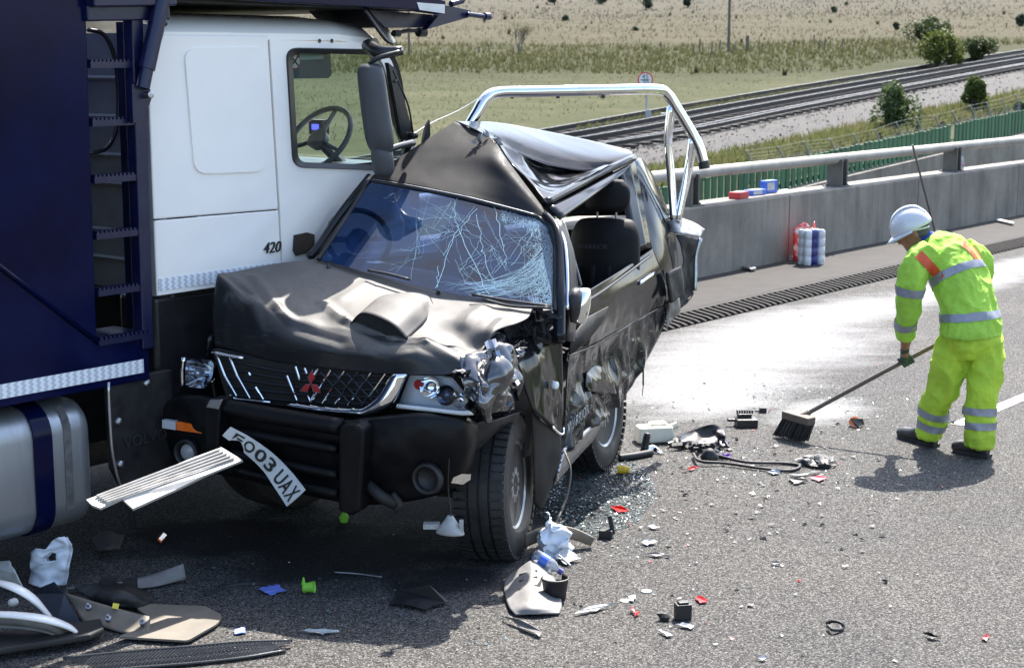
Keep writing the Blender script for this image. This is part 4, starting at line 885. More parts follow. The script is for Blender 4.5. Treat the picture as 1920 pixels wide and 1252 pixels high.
# ---- pillars
def band(name, A, B, mat, nu=16, amp=0, parent=None, th=.012, nv=4):
    b_ = MB(); b_.patch([w3(A), w3(B)], nu, nv, amp, 8); o = b_.build(name, mat, parent or car, True); solid(o, th, -1); return o
b_ = MB(); b_.tube(w3([(1022, 404, 8.88), (1043, 432, 8.72), (1050, 480, 8.58), (1050, 560, 8.38), (1048, 640, 8.26)]), [.022, .026, .028, .032, .035], 10, 24, flat=1.3); b_.build('windscreen_pillar', m_black, car, True)
b_ = MB(); b_.tube(w3([(1033, 412, 8.83), (1056, 445, 8.66), (1063, 500, 8.5), (1064, 580, 8.34)]), .010, 7, 24); b_.build('pillar_trim', m_chrome, car, True)
b_ = MB(); b_.tube(w3([(580, 482, 8.74), (598, 462, 8.8), (640, 400, 8.98), (694, 332, 9.2)]), .026, 8, 16); b_.build('windscreen_pillar', m_black, car, True)
# ---- roof, buckled into a peak
b_ = MB()
b_.patch([w3(r) for r in (
    [(692, 334, 9.18), (766, 347, 9.12), (872, 368, 9.02), (943, 386, 8.95), (1026, 407, 8.85)],
    [(745, 298, 9.29), (810, 312, 9.23), (895, 330, 9.14), (955, 350, 9.02), (1027, 405, 8.86)],
    [(800, 262, 9.40), (850, 275, 9.34), (905, 292, 9.25), (950, 318, 9.11), (1027, 404, 8.87)],
    [(853, 228, 9.53), (885, 242, 9.46), (921, 258, 9.38), (957, 308, 9.19), (1028, 402, 8.88)])], 60, 44, .004, 3, 3); rf = b_.build('roof_front', m_roof, car, True); solid(rf, .005, -1)
low = [(925, 260, 9.38), (970, 287, 9.60), (1050, 314, 9.92), (1120, 318, 10.2), (1185, 292, 10.55)]
b_ = MB(); b_.patch([w3(r) for r in (
    [(853, 227, 9.54), (935, 230, 10.15), (1030, 247, 10.72), (1110, 264, 10.95), (1184, 282, 10.95)],
    [(888, 241, 9.44), (958, 256, 9.80), (1048, 282, 10.16), (1122, 296, 10.36), (1186, 286, 10.7)], low)], 50, 22, .003, 2.2, 5); solid(b_.build('roof_rear', m_roofg, car, True), .005, -1)
b_ = MB(); b_.patch([w3(r) for r in (low, [(958, 305, 9.33), (1005, 318, 9.75), (1060, 322, 10.02), (1122, 319, 10.25), (1186, 293, 10.56)],
    [(990, 340, 9.13), (1025, 345, 9.52), (1075, 335, 9.85), (1130, 316, 10.14), (1187, 294, 10.56)], [(1024, 382, 8.92), (1062, 352, 9.32), (1103, 331, 9.62), (1146, 311, 10.12), (1188, 296, 10.56)])], 48, 30, .02, 3.5, 2); solid(b_.build('roof_side_fold', m_gloss, car, True), .005, -1)
b_ = MB(); rn = random.Random(4)
for k in range(26):   # torn paint and bare metal at the peak
    t = rn.random(); x = 888 + t * 52; y = 268 - 14 * math.sin(t * PI) + rn.uniform(-6, 8); c = W(x, y, 9.42 - .002 * abs(x - 920)) - ray(x, y) * .03
    a = V((rn.uniform(-1, 1), rn.uniform(-.3, .3), rn.uniform(-1, 1))).normalized() * rn.uniform(.008, .03); b2 = a.cross(V((rn.uniform(-1, 1), 1, 0))).normalized() * rn.uniform(.004, .012); i = b_.pts((c - a, c + b2, c + a, c - b2)); b_.face((i, i + 1, i + 2)); b_.face((i, i + 2, i + 3))
o = b_.build('torn_metal', M('torn_metal', (.42, .41, .40), (.06, .06, .06), sc=30, rough=.5, metal=.5), car); o['kind'] = 'stuff'
b_ = MB(); b_.tube(w3([(1022, 380, 8.96), (1075, 352, 9.4), (1130, 323, 10.0), (1188, 296, 10.58)]), .024, 7, 20); b_.build('roof_rail', m_black, car, True)
# ---- door side
band('door_frame', [(1026, 384, 8.96), (1080, 360, 9.4), (1135, 331, 10.0), (1188, 303, 10.56)], [(1052, 410, 8.92), (1098, 377, 9.38), (1142, 345, 9.92), (1172, 324, 10.3)], m_satin)
band('door_pillar', [(1160, 330, 10.26), (1172, 385, 10.18), (1190, 475, 10.10)], [(1190, 300, 10.58), (1204, 372, 10.42), (1221, 464, 10.26)], m_satin)
band('door_front_frame', [(1044, 420, 8.84), (1062, 470, 8.70), (1068, 540, 8.56), (1064, 640, 8.42)], [(1053, 410, 8.92), (1076, 470, 8.80), (1084, 545, 8.76), (1078, 640, 8.66)], m_plastic)
rows = ([(1076, 560, 8.74), (1130, 528, 9.28), (1180, 496, 9.82), (1224, 466, 10.26)], [(1073, 600, 8.70), (1130, 568, 9.2), (1185, 535, 9.74), (1240, 505, 10.3)], [(1070, 640, 8.66), (1128, 612, 9.12), (1188, 580, 9.74), (1252, 548, 10.36)],
    [(1064, 710, 8.62), (1118, 690, 9.18), (1180, 650, 9.72), (1247, 605, 10.38)], [(1058, 790, 8.60), (1105, 752, 9.02), (1155, 722, 9.56), (1215, 672, 10.16)], [(1050, 852, 8.58), (1090, 812, 8.92), (1130, 777, 9.32), (1172, 742, 9.82)])
g = pgrid([w3(r) for r in rows], 70, 80)
for i in range(80):
    for j in range(70):
        p = g[i][j]; v = i / 79; e = min(1, min(j, 69 - j) / 4); k = (.001 + .06 * max(0, v - .38)) * e
        q = p * 4.2; q2 = p * 9; w_ = (1 - 2.2 * abs(noise.noise(q))) + .55 * (1 - 2 * abs(noise.noise(q2))) ; g[i][j] = p + V((.85, -.45, 0)) * (k * w_ - .05 * math.exp(-((v - .55) / .16) ** 2) * e)
d_ = MB(); d_.grid(g[:40]); dr = d_.build('door', m_gloss, car, True); solid(dr, .006, -1)
d_ = MB(); d_.grid(g[39:]); solid(d_.build('door_lower_skin', m_blackscr, dr, True), .006, -1)
bvd = bvh_of(MB().grid(g))
b_ = MB(); b_.tube([on(bvd, 1200, 531, .03), on(bvd, 1212, 522, .045), on(bvd, 1226, 513, .03)], .012, 8, 8); b_.build('door_handle', m_chrome, dr, True)
b_ = MB(); b_.tube([on(bvd, 1078, 575, .02), on(bvd, 1130, 546, .02), on(bvd, 1222, 478, .02)], .008, 6, 14); b_.build('waist_seal', m_trim, dr, True)
b_ = MB(); b_.grid([[on(bvd, 1066, 625, .04), on(bvd, 1100, 595, .05), on(bvd, 1140, 575, .03)], [on(bvd, 1066, 650, .06), on(bvd, 1095, 628, .07), on(bvd, 1132, 595, .03)], [on(bvd, 1068, 665, .03), on(bvd, 1100, 640, .03), on(bvd, 1128, 605, .02)]]); solid(b_.build('loose_moulding', m_grime, dr, True), .008)
b_ = MB(); b_.patch([[on(bvd, 1098, 700, .02), on(bvd, 1118, 684, .03), on(bvd, 1142, 700, .02)], [on(bvd, 1098, 722, .03), on(bvd, 1122, 712, .06), on(bvd, 1152, 722, .03)], [on(bvd, 1104, 732, .02), on(bvd, 1128, 738, .04), on(bvd, 1156, 738, .03)]], 20, 16, .012, 9); solid(b_.build('torn_flap', m_black, dr, True), .004)
letter('decal', 'WARRIOR', .085, on(bvd, 1085, 785, .05), (on(bvd, 1120, 752, .05) - on(bvd, 1068, 803, .05)), Z, M('decal_silver', (.42, .43, .45), (.1, .1, .1), sc=30, lo=.45, hi=.6, rough=.5), dr, lift=.0)
# mirror
b_ = MB(); xa = V((.9, -.43, 0)); ya = V((.43, .9, 0))
b_.loft([(W(1088, 538, 8.50), xa, ya, .03, .04), (W(1090, 545, 8.48), xa, ya, .05, .06), (W(1089, 575, 8.46), xa, ya, .048, .07), (W(1086, 600, 8.47), xa, ya, .038, .05), (W(1085, 606, 8.48), xa, ya, .02, .03)], 18, 14); mi = b_.build('door_mirror', m_chrome, car, True)
b_ = MB(); b_.loft([(W(1080, 541, 8.43), xa, ya, .02, .03), (W(1079, 556, 8.41), xa, ya, .034, .05), (W(1078, 585, 8.41), xa, ya, .03, .05), (W(1076, 603, 8.43), xa, ya, .016, .03)], 14, 10); b_.build('mirror_housing', m_plastic, mi, True)
b_ = MB(); b_.tube(w3([(1056, 414, 8.93), (1066, 445, 8.86), (1078, 490, 8.80), (1090, 535, 8.76)]), .007, 6, 14); b_.build('hanging_seal', M('grey_rubber', (.22, .22, .23), rough=.5), car, True)
# rear quarter, load bed remains
b_ = MB(); b_.patch([w3(r) for r in ([(1186, 296, 10.62), (1201, 297, 10.80), (1216, 311, 11.1)], [(1201, 370, 10.44), (1223, 364, 10.62), (1246, 375, 11.0)], [(1220, 462, 10.27), (1243, 447, 10.48), (1264, 432, 10.86)], [(1242, 520, 10.32), (1258, 505, 10.5), (1272, 495, 10.8)], [(1250, 590, 10.38), (1262, 570, 10.5), (1272, 560, 10.75)])], 26, 40, .006, 3, 4); solid(b_.build('rear_quarter', m_satin, car, True), .006, -1)
b_ = MB(); b_.patch([w3(r) for r in ([(1240, 430, 10.9), (1262, 408, 10.8), (1295, 415, 11.0), (1321, 430, 11.1)], [(1262, 436, 10.7), (1275, 438, 10.7), (1300, 442, 10.85), (1312, 446, 10.95)])], 22, 8, .008, 8); solid(b_.build('bed_rail', M('dented_silver', (.42, .42, .41), (.14, .14, .14), sc=16, rough=.55, metal=.35), car, True), .006)
b_ = MB(); b_.patch([w3(r) for r in ([(1266, 440, 10.72), (1285, 442, 10.76), (1312, 447, 10.95)], [(1280, 480, 10.72), (1290, 480, 10.85), (1304, 482, 10.95)], [(1272, 540, 10.68), (1290, 540, 10.85), (1303, 535, 10.9)], [(1268, 585, 10.65), (1285, 570, 10.7), (1298, 555, 10.8)])], 16, 24, .03, 6); solid(b_.build('tail_panel', m_grime, car, True), .006)
b_ = MB(); b_.tube(w3([(1313, 447, 10.93), (1305, 480, 10.9), (1304, 515, 10.88), (1303, 545, 10.86)]), [.02, .012, .016, .012], 6, 14); b_.build('bent_edge', m_steel, car, True)
b_ = MB(); b_.patch([w3(r) for r in ([(1250, 512, 10.28), (1276, 500, 10.45)], [(1254, 545, 10.28), (1280, 528, 10.45)], [(1257, 568, 10.3), (1280, 552, 10.45)])], 10, 14, .012, 8); solid(b_.build('rear_lamp', m_plastic, car, True), .02)
b_ = MB(); b_.patch([w3(r) for r in ([(1254, 565, 10.36), (1273, 556, 10.5)], [(1252, 590, 10.36), (1275, 582, 10.5)], [(1248, 616, 10.34), (1262, 600, 10.45)])], 8, 10, .02, 8); solid(b_.build('torn_panel', M('scraped_metal', (.26, .26, .26), (.1, .1, .1), sc=12, rough=.4, metal=.6), car, True), .006)
# roll bar
rb = MB(); rb.tube(w3([(878, 240, 10.12), (893, 214, 10.14), (910, 186, 10.18), (934, 174, 10.24), (1000, 172, 10.34), (1120, 169.5, 10.52), (1226, 168, 10.74), (1250, 176, 10.8), (1268, 202, 10.82), (1296, 248, 10.84), (1310, 275, 10.84), (1319, 306, 10.84)]), .036, 16, 70); roll = rb.build('roll_bar', m_chrome, car, True)
b_ = MB(); b_.tube(w3([(1319, 302, 10.84), (1321, 316, 10.84)]), .039, 14); b_.build('end_cap', m_trim, roll)
for off, s in ((0, 1), (.16, 1)):
    b_ = MB(); b_.tube(w3([(1257 + off * 30, 200, 10.82 + off), (1251 + off * 20, 265, 10.82 + off), (1257 + off * 20, 335, 10.82 + off), (1263, 415, 10.8 + off)]), .024, 10, 20); b_.build('brace', m_chrome, roll, True)
    b_ = MB(); b_.tube(w3([(1298 + off * 30, 258, 10.84 + off), (1287 + off * 20, 330, 10.84 + off), (1270, 415, 10.8 + off)]), .024, 10, 14); b_.build('brace', m_chrome, roll, True)
for px in (960, 1046, 1131):
    b_ = MB(); b_.lathe(W(px, 181, 10.3 + (px - 960) * .0015), -Z, [(-.02, .012), (.012, .014), (.014, .004)], 8); b_.build('lamp_stud', m_trim, roll)
b_ = MB(); b_.tube(w3([(918, 172, 10.16), (860, 207, 10.0), (800, 235, 9.8), (742, 276, 9.5)]), .0028, 4, 10); b_.build('aerial_wire', M('wire_white', (.6, .6, .6), rough=.4), car)
b_ = MB(); b_.poly(w3([(789, 268, 9.75), (795, 238, 9.78), (802, 226, 9.8), (803, 255, 9.8), (796, 266, 9.77)]), .02); b_.build('far_mirror', m_plastic, car)
# ---- cabin interior
rotc = Matrix.Rotation(R(-19), 3, 'Z')
b_ = MB(); b_.box(V((-.3, 9.25, .62)), (1.3, 1.5, .25), rotc); b_.build('cabin_floor', m_void, car)
b_ = MB(); b_.patch([[WS(x, y, -.06) - Z * .03 for x, y in ((605, 490), (760, 530), (900, 560), (1035, 580))], [W(x, y, Y) for x, y, Y in ((650, 475, 9.1), (780, 505, 9.0), (910, 535, 8.85), (1045, 560, 8.72))], [W(x, y, Y) for x, y, Y in ((650, 560, 9.12), (780, 590, 9.0), (910, 610, 8.88), (1045, 640, 8.75))]], 24, 12, .015, 6); b_.build('dashboard', M('dash_grey', (.055, .058, .065), (.035, .036, .04), rough=.6), car, True)
sw = MB(); c = W(672, 448, 9.15); ax = V((.25, -.85, .5)).normalized(); x_ = ax.cross(Z).normalized(); y_ = ax.cross(x_)
sw.tube([c + (x_ * math.cos(2 * PI * k / 32) + y_ * math.sin(2 * PI * k / 32)) * .18 for k in range(33)], .016, 8); sw.tube([c - x_ * .17, c + x_ * .17], .018, 6); sw.lathe(c, ax, [(-.05, .07), (.02, .06)], 12); sw.build('steering_wheel', m_leather, car, True)
def seat(cx, cy, nm='seat', yaw=-15, lean=.0):
    r_ = Matrix.Rotation(R(yaw), 3, 'Z'); P = lambda x, y, z: V((cx, cy, .13)) + r_ @ V((x, y, z)); xv = r_ @ V((1, 0, 0)); yv = r_ @ V((0, 1, 0)); s = MB()
    s.loft([(P(0, .0, .80), xv, yv, .16, .06), (P(0, .0, .88), xv, yv, .21, .10), (P(0, .03, 1.1), xv, yv, .225, .11), (P(0, .07, 1.36), xv, yv, .22, .10), (P(0, .10, 1.46), xv, yv, .18, .075), (P(0, .11, 1.48), xv, yv, .12, .04)], 20, 20); ob = s.build(nm, m_leather, car, True)
    s = MB(); s.loft([(P(0, .11, 1.52), xv, yv, .09, .035), (P(0, .11, 1.56), xv, yv, .14, .055), (P(0, .12, 1.66), xv, yv, .145, .055), (P(0, .13, 1.72), xv, yv, .10, .035)], 16, 12); s.build('headrest', m_leather, ob, True)
    s = MB(); s.tube([P(-.06, .11, 1.44), P(-.06, .11, 1.56)], .008, 6); s.build('headrest_post', m_steel, ob); s = MB(); s.tube([P(.06, .11, 1.44), P(.06, .11, 1.56)], .008, 6); s.build('headrest_post', m_steel, ob)
    s = MB(); s.box(P(-.06, -.2, .80), (.32, .34, .16), r_); bevel(s.build('seat_cushion', m_leather, ob), .05, 3)
    for k in range(4): s = MB(); s.tube([P(-.15 + k * .1, -.085, .98), P(-.15 + k * .1, -.06, 1.2)], .018, 6); s.build('seat_rib', m_leather, ob, True)
    return ob, P, xv
st, P, xv = seat(.57, 9.95, yaw=-14)
letter('embroidery', 'WARRIOR', .042, P(-.05, -.075, 1.32), xv, Z, M('grey_thread', (.05, .05, .054), rough=.8), st, lift=.02)
seat(-.25, 9.75, yaw=-12)
b_ = MB(); b_.quad(V((-.15, 10.25, 1.60)), V((.80, 10.55, 1.58)), V((.62, 10.48, 1.95)), V((-.15, 10.25, 2.0))); solid(b_.build('cab_back_header', m_void, car), .02)
b_ = MB(); b_.quad(V((-.15, 10.25, .6)), V((.78, 10.54, .95)), V((1.02, 10.62, 1.50)), V((-.15, 10.25, 1.50))); solid(b_.build('cab_back_panel', m_void, car), .02)
# far side and under-structure
b_ = MB(); b_.patch([[V((-1.60, 8.28, 1.16)), V((-1.02, 8.95, 1.42)), V((-.6, 9.5, 1.45)), V((-.2, 10.2, 1.40))], [V((-1.64, 8.32, .85)), V((-1.05, 9.0, 1.0)), V((-.62, 9.55, 1.0)), V((-.18, 10.2, 1.0))], [V((-1.6, 8.35, .5)), V((-1.0, 9.0, .5)), V((-.6, 9.5, .5)), V((-.15, 10.15, .6))]], 30, 16, .03, 4); solid(b_.build('far_side', m_black, car, True), .006)
b_ = MB(); b_.box(V((-.70, 8.50, .72)), (1.05, .62, .72), Matrix.Rotation(R(-20), 3, 'Z')); b_.build('engine_block', m_void, car)
b_ = MB(); b_.box(V((-.25, 9.3, .45)), (1.0, 1.7, .28), Matrix.Rotation(R(-18), 3, 'Z')); b_.box(V((.32, 10.5, .95)), (1.0, .4, .4), Matrix.Rotation(R(-25), 3, 'Z')); b_.build('underbody', m_void, car)
# ---- near front wing and crumpled corner
b_ = MB(); b_.patch([w3(r) for r in ([(948, 640, 8.20), (985, 622, 8.42), (1020, 608, 8.56), (1052, 602, 8.62)], [(952, 655, 8.05), (990, 640, 8.25), (1024, 628, 8.42), (1054, 632, 8.54)], [(975, 690, 8.02), (1005, 680, 8.2), (1030, 678, 8.38), (1056, 690, 8.52)], [(985, 730, 8.05), (1012, 735, 8.2), (1035, 742, 8.36), (1056, 760, 8.52)], [(998, 765, 8.1), (1022, 785, 8.22), (1040, 800, 8.36), (1053, 815, 8.5)])], 34, 46, .014, 3.2, 8); wing = b_.build('front_wing', m_gloss, car, True); solid(wing, .006, -1)
b_ = MB(); b_.lathe(W(1041, 722, 8.34), V((.8, -.6, 0)), [(-.02, .022), (.012, .02), (.016, .008)], 14); b_.build('side_indicator', M('clear_lamp', (.75, .78, .78), rough=.15), wing, True)
b_ = MB(); b_.patch([w3(r) for r in ([(862, 672, 7.72), (895, 655, 7.78), (930, 645, 7.86), (965, 655, 7.98)], [(866, 715, 7.62), (900, 705, 7.56), (940, 690, 7.66), (978, 690, 7.9)], [(872, 755, 7.60), (905, 750, 7.52), (945, 740, 7.62), (980, 735, 7.9)], [(895, 780, 7.66), (915, 792, 7.60), (940, 775, 7.7), (972, 770, 7.92)])], 64, 64, .055, 4.6, 6, edge=.7, ridge=True); solid(b_.build('crumpled_corner', M('crumpled_foil_paint', (.20, .20, .205), (.07, .07, .073), sc=4, metal=.8, rough=.16, rvar=.1), car, 30), .004)
rn = random.Random(14)
for k in range(15):
    x, y = rn.uniform(868, 985), rn.uniform(648, 790); c = W(x, y, 7.55 + (x - 868) * .0036 - rn.uniform(0, .05)); a = V((rn.uniform(-1, 1), rn.uniform(-.5, .5), rn.uniform(-1, 1))).normalized(); b2 = a.cross(V((rn.uniform(-.4, .4), -1, rn.uniform(-.3, .6)))).normalized(); L = rn.uniform(.04, .10); w_ = rn.uniform(.025, .06); nn = a.cross(b2)
    fl = MB(); fl.grid([[c + a * (i * L / 3) + b2 * (j * w_ / 3) + nn * ((.03 if (i % 2) else -.012) * rn.uniform(.4, 1.2) + (.015 if j == 1 else 0) + rn.uniform(-.008, .008)) for j in range(4)] for i in range(4)]); solid(fl.build('torn_metal_flap', rn.choice((m_gloss, m_gloss, bpy.data.materials['crumpled_foil_paint'], m_steel)), car), .003)
b_ = MB(); b_.patch([w3(r) for r in ([(905, 640, 8.0), (930, 622, 8.15), (950, 640, 8.2)], [(915, 665, 7.85), (945, 650, 7.9), (968, 670, 8.0)], [(930, 690, 7.8), (955, 690, 7.8), (978, 705, 7.95)])], 13, 13, .05, 7, 11); solid(b_.build('folded_wing_edge', m_blackscr, car, 20), .004)
b_ = MB(); b_.patch([w3(r) for r in ([(940, 610, 8.3), (980, 592, 8.45), (1030, 590, 8.5)], [(950, 640, 8.25), (990, 625, 8.4), (1040, 610, 8.5)])], 26, 12, .05, 8, 3); b_.build('engine_bay', m_void, car, True)
rn = random.Random(5); b_ = MB()
for k in range(26):
    x, y = rn.uniform(950, 1035), rn.uniform(585, 640); p = W(x, y, 8.32); b_.tube([p, p + V((rn.uniform(-.08, .08), rn.uniform(-.05, .05), rn.uniform(-.05, .05))), p + V((rn.uniform(-.1, .1), rn.uniform(-.05, .05), rn.uniform(-.08, .04)))], rn.uniform(.005, .016), 5)
o = b_.build('broken_wiring', m_grime, car); o['kind'] = 'stuff'
b_ = MB(); b_.patch([w3(r) for r in ([(1002, 585, 8.40), (1020, 582, 8.42), (1036, 580, 8.42)], [(1005, 602, 8.34), (1022, 602, 8.36), (1040, 596, 8.38)])], 10, 6, .01, 8); b_.build('cowl', m_greypl, car, True)
b_ = MB(); b_.patch([w3(r) for r in ([(996, 770, 8.2), (1025, 795, 8.36), (1052, 815, 8.52)], [(1000, 850, 8.3), (1028, 860, 8.42), (1050, 862, 8.52)], [(1002, 945, 8.42), (1015, 955, 8.44), (1030, 920, 8.5)])], 14, 22, .01, 5); solid(b_.build('wheel_liner', m_grime, car, True), .006)
b_ = MB(); b_.patch([w3(r) for r in ([(865, 800, 7.76), (905, 790, 7.80), (945, 782, 7.92), (972, 772, 8.05)], [(862, 850, 7.80), (890, 845, 7.86), (925, 815, 7.95), (968, 790, 8.1)])], 26, 10, .02, 6); solid(b_.build('wheel_arch_trim', m_plastic, car, True), .008)
b_ = MB(); b_.tube(w3([(1036, 800, 8.3), (1048, 812, 8.34), (1056, 813, 8.38), (1056, 802, 8.4)]), .007, 6, 14); b_.build('bent_trim', m_chrome, car, True)
# sill step with ribs
b_ = MB(); A = w3([(1055, 842, 8.56), (1095, 808, 8.92), (1138, 772, 9.36)]); B = w3([(1041, 903, 8.50), (1075, 862, 8.86), (1108, 826, 9.28)]); b_.patch([A, B], 24, 4); sl_ = b_.build('side_step', m_steel, car, True); solid(sl_, .02)
for k in range(6):
    t = .12 + k * .15; b_ = MB(); b_.tube([a.lerp(c, t) + V((.3, -.9, .3)) * .012 for a, c in zip(A, B)], .0045, 5, 12); b_.build('step_rib', m_steel if k % 2 else m_trim, sl_, True)
for pts, r, nm in (([(1058, 845, 8.5), (1070, 880, 8.4), (1063, 930, 8.35), (1044, 978, 8.2)], .006, 'hanging_cable'), ([(1206, 690, 9.9), (1206, 715, 9.9), (1206, 722, 9.9)], .006, 'hanging_strap'), ([(1206, 722, 9.9), (1204, 742, 9.9)], .003, 'strap_hook')):
    b_ = MB(); b_.tube(w3(pts), r, 6, 12); b_.build(nm, M('cable_brown', (.10, .085, .07), rough=.6) if 'cable' in nm else m_trim, car, True)
# wheels
fw = add('front_wheel', None, car); wheel_parts(fw, V((-.085, 8.20, .385)) , V((.975, -.22, .03)), .392, .265, .225)
rw = add('rear_wheel', None, car); wheel_parts(rw, V((.50, 10.05, .385)), V((.93, -.36, .05)), .39, .25, .235)
# ---- grille
b_ = MB(); b_.poly([FP(*q, -.03) for q in ((398, 655), (520, 680), (640, 690), (765, 698), (742, 757), (688, 778), (540, 762), (425, 748))], .05, FN); gr = b_.build('grille', m_void, car)
for y in range(0, 5):
    b_ = MB(); b_.tube([FP(410 + y * 5, 672 + y * 17, -.015), FP(560, 700 + y * 13, -.015), FP(755 - y * 12, 706 + y * 13, -.015)], .006, 5, 12); b_.build('grille_slat', m_trim, gr)
bars = [((405, 661), (422, 705), (443, 742)), ((430, 667), (445, 705), (468, 746)), ((467, 698), (470, 703)), ((480, 725), (494, 748)), ((538, 704), (556, 750)), ((554, 687), (562, 712)), ((575, 737), (581, 752)), ((596, 691), (590, 702)), ((591, 738), (581, 753)), ((620, 693), (596, 735), (583, 754)), ((645, 695), (605, 756)), ((670, 697), (629, 757)), ((695, 698), (653, 759)), ((722, 700), (678, 762)), ((571, 690), (575, 700))]
for q in bars:
    b_ = MB(); b_.tube([FP(x, y, .012) for x, y in q], .0055, 6); b_.build('grille_bar', m_chrome, gr)
    if len(q) == 2 and q[0][0] > 600:
        b_ = MB(); b_.tube([FP(q[0][0] - 45, q[0][1] + 2, -.005), FP(q[0][0] + 12, q[1][1] + 1, -.005)], .004, 5); b_.build('grille_bar', m_trim, gr)
b_ = MB(); b_.tube([FP(x, y, .02) for x, y in ((399, 660), (428, 666), (457, 671))], .014, 7, 8, flat=.6); b_.build('grille_frame', m_chrome, gr, True)
b_ = MB(); b_.tube([FP(x, y, .02) for x, y in ((430, 740), (446, 748), (507, 754))], .007, 7, 10); b_.build('grille_frame', m_chrome, gr, True)
b_ = MB(); top_ = [FP(x, y, o) for x, y, o in ((542, 754, .03), (600, 762, .04), (660, 766, .05), (682, 764, .05), (708, 742, .045), (736, 700, .02))]; bot_ = [FP(x, y, o) for x, y, o in ((542, 763, .03), (600, 772, .04), (660, 778, .05), (688, 779, .05), (736, 757, .04), (764, 701, .01))]
b_.patch([top_, [a.lerp(c, .5) + FN * .018 for a, c in zip(top_, bot_)], bot_], 40, 7, .004, 14); solid(b_.build('grille_frame', m_chrome, gr, True), .008)
em = MB(); eb = MB()
for D in (((583.6, 696), (589, 708), (582.5, 719.5), (577.5, 707)), ((572.5, 721), (581.5, 721), (575.5, 734), (563, 732)), ((584, 721), (594.5, 722.5), (599.5, 735.5), (588, 734))):
    cx = sum(q[0] for q in D) / 4; cy = sum(q[1] for q in D) / 4
    em.poly([FP(*q, .034) for q in D], .010, FN); eb.poly([FP(cx + (x - cx) * 1.22, cy + (y - cy) * 1.22, .026) for x, y in D], .012, FN)
eo = eb.build('emblem', m_chrome, gr); em.build('emblem_diamonds', M('emblem_red', (.36, .02, .025), rough=.35), eo)
# ---- lamps
def dish(name, outline, depth, off, mat, parent, lens=True):
    n_ = len(outline); cx = sum(q[0] for q in outline) / n_; cy = sum(q[1] for q in outline) / n_; rings = []
    for s, d in ((1.0, 0), (.92, .25), (.75, .6), (.5, .88), (.2, 1.0)): rings.append([FP(cx + (x - cx) * s, cy + (y - cy) * s, off) - FN * depth * d for x, y in outline])
    b_ = MB(); b_.rings(rings, cap=False); b_.face([len(b_.v) - n_ + k for k in range(n_)]); o = b_.build(name, mat, parent, True)
    if lens: b_ = MB(); b_.poly([FP(*q, off + .004) for q in outline], 0, FN); b_.build('lens', m_lens, o)
    return o, cx, cy
ol = [(p.x, p.y) for p in rr_px([(349, 671), (402, 674), (397, 714), (387, 729), (346, 724)], 12, 4)]
o, cx, cy = dish('headlamp', ol, .11, .02, m_chrome, car)
b_ = MB(); b_.lathe(FP(378, 697, -.05), FN, [(-.03, .03), (.03, .028), (.05, .012)], 14); b_.build('bulb', M('bulb_glass', (.5, .55, .65), rough=.1, metal=.6), o, True)
b_ = MB(); b_.tube([FP(345, 670, .015), FP(342, 697, .015), FP(343, 726, .015)], .012, 6, 8); b_.build('lamp_rim', m_chrome, o, True)
outl = [(765, 703), (800, 701), (842, 708), (862, 732), (880, 768), (815, 768), (747, 760)]
b_ = MB(); b_.poly([FP(*q, -.07) for q in outl], .03, FN); o = b_.build('headlamp', M('lamp_white', (.88, .90, .92), rough=.2, coat=.5), car)
bw = MB(); oc = outl + [outl[0]]; bw.grid([[FP(*q, .015) for q in oc], [FP(*q, -.07) for q in oc]]); bw.build('lamp_body', M('lamp_silver', (.6, .62, .64), rough=.2, metal=.7), o)
for (cx, cy, r) in ((806, 726, 19), (836, 741, 18)):
    d, _, _ = dish('reflector', [(cx + r * math.cos(k * PI / 9), cy + r * 1.1 * math.sin(k * PI / 9)) for k in range(18)], .045, -.015, m_chrome, o, False)
b_ = MB(); b_.lathe(FP(837, 741, -.02), FN, [(-.04, .03), (.0, .03), (.012, .02), (.016, .003)], 16); b_.build('bulb', M('bulb_dark', (.1, .12, .18), rough=.1, metal=.5), o, True)
b_ = MB(); b_.lathe(FP(789, 719, -.03), FN, [(0, .018), (.012, .014)], 12); b_.lathe(FP(785, 721, -.035), FN, [(0, .026), (.006, .024)], 12); b_.build('bulb', m_red, o)
rn = random.Random(9)
for k in range(9):
    x, y = rn.uniform(848, 872), rn.uniform(738, 764); p = FP(x, y, rn.uniform(-.04, .0)); b_ = MB(); a = FD * rn.uniform(.01, .03); c2 = Z * rn.uniform(.012, .035) + FN * rn.uniform(-.02, .02); b_.poly([p - a, p + c2, p + a, p - c2 * .6], .004, FN); b_.build('broken_reflector', m_chrome, o)
b_ = MB(); b_.poly([FP(*q, .02) for q in outl], 0, FN); b_.build('lens', m_lens, o)
b_ = MB(); b_.tube([FP(x, y, .025) for x, y in ((745, 761), (810, 768), (865, 774), (886, 772))], [.012, .011, .012, .016], 7, 12); b_.build('lamp_trim', m_whitep, o, True)
